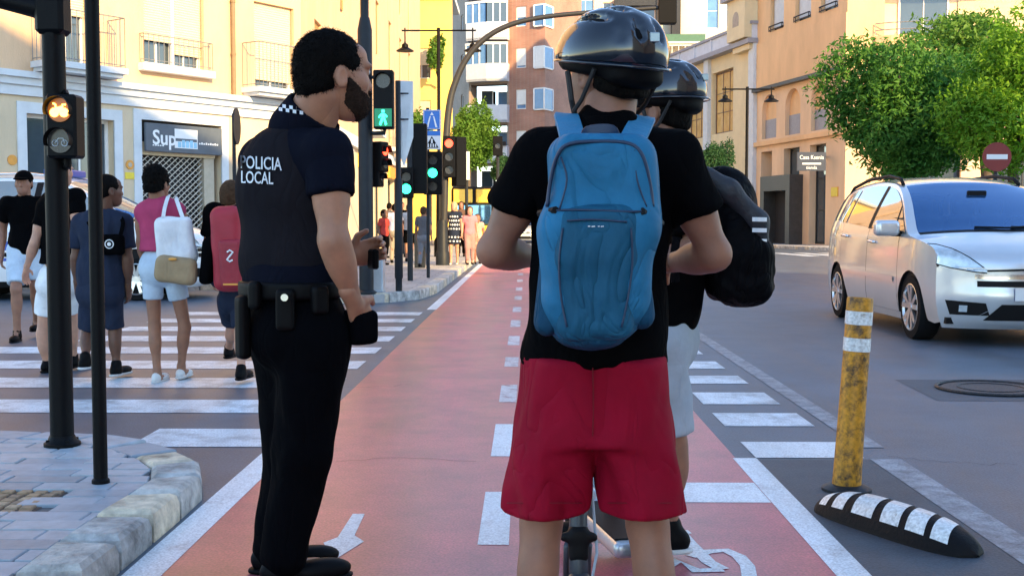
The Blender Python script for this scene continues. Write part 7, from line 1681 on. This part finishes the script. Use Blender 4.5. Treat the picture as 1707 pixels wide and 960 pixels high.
b = MB(); b.box(P(384, 474, Y0-.325), (.05, .004, .006)); b.build('brand_line', m_orange, rb)
# ------------------------------------------------------------------ people down the street
def far(label, px_, ytop, yfoot, yaw, skin, shirt, pants, Y=None, **kw):
    Y = Y or 1.02*1960/(yfoot-372); H_ = (yfoot-ytop)*Y/1960; J, s, f, r = auto_pose(at_px(px_, Y), Y, H_, yaw, kw.pop('stride', .06), .125); return person(label, J, s, yaw, skin, shirt, pants, h=.022, crease=.003, **kw), J, Y, s
far('man in dark grey T-shirt and grey trousers walking off past the posts', 706, 345, 449, 10, m_skB, m_grey2, cloth('grey_trousers', (.16, .17, .19)), hair='short', plen=1.9, sleeve=.6, hairm=m_hair2, stride=.13)
fw, J, Y, s = far('blonde woman in a navy dress with white spots waiting at the kerb', 757, 337, 441, 185, m_skE, m_navy, m_navy, hair='long', skirt=True, plen=.85, sleeve=.45, shoes='sandal')
dots = 0
for zz in np.linspace(.55, 1.35, 8):
    for a in np.linspace(-1.1, 1.1, 5):
        aa = a+(.25 if int(zz*10) % 2 else 0); c0 = np.array([J['pe'][0]+math.sin(aa)*.5, J['pe'][1]-math.cos(aa)*.5, .125+zz*s]); d = nrm(np.array([-math.sin(aa), math.cos(aa), 0]))
        for SS in (fw['shirtS'], fw['pantsS']):
            p = onto(SS, c0, d, .5, 0)
            if p is not None: b = MB(); b.cyl(p-d*.006, p+d*.004, .024, n=8); b.build('spot', m_letter, fw['root']); break
far('woman in pink top holding a black handbag near the spotted dress', 783, 345, 441, 170, m_skE, cloth('pink_top', (.62, .22, .25)), cloth('pinkish_trousers', (.40, .22, .20)), hair='long', plen=1.8, sleeve=.5, hairm=m_hair2)
hb_ = thing('handbag', P(777, 400, 31.0), 'black handbag hanging on the woman in pink', 'bag'); S = Sdf(); S.box(P(777, 382, 29.6), (.14, .06, .17), .05); multi('bag', [(S, .02)], m_blk, hb_); band([P(773, 373, 29.6), P(779, 352, 29.7), P(783, 373, 29.7)], .03, .006, np.array([0, -1.0, 0]), m_blk, 'strap', hb_)
far('child in pale pink beside the woman with the handbag', 796, 358, 440, 175, m_skB, cloth('pale_pink', (.65, .36, .30)), cloth('child_shorts', (.45, .25, .2)), hair='short', plen=.7, sleeve=.5, hairm=m_hair2)
far('person in red top and dark trousers behind the walking-man signal', 640, 350, 441, 120, m_skC, cloth('red_top', (.42, .05, .04)), m_blk, hair='short', plen=1.9, sleeve=.6)
far('man in lilac shirt partly hidden by the slim dark post', 658, 340, 438, 0, m_skB, cloth('lilac', (.50, .48, .60)), cloth('beige_trousers', (.30, .26, .2)), hair='short', plen=1.9, sleeve=.6)
far('man in pale grey shirt ahead of the man in dark grey', 682, 340, 436, -5, m_skB, cloth('pale_grey', (.45, .48, .50)), m_blk, hair='short', plen=.9, sleeve=.6)
far('man in dark jacket standing behind the utility cabinet', 649, 348, 440, 20, m_skC, m_grey2, m_blk, Y=34.5, hair='short', plen=1.9, sleeve=.6)
far('person in black top beside the man in lilac', 670, 346, 438, 175, m_skB, m_blk, m_navy, Y=35.5, hair='short', plen=1.9, sleeve=.6)
far('person in brown top behind the spotted dress', 769, 346, 438, 180, m_skB, cloth('brown_top', (.12, .07, .05)), m_blk, Y=36, hair='long', plen=1.9, sleeve=.6, hairm=m_hair2)
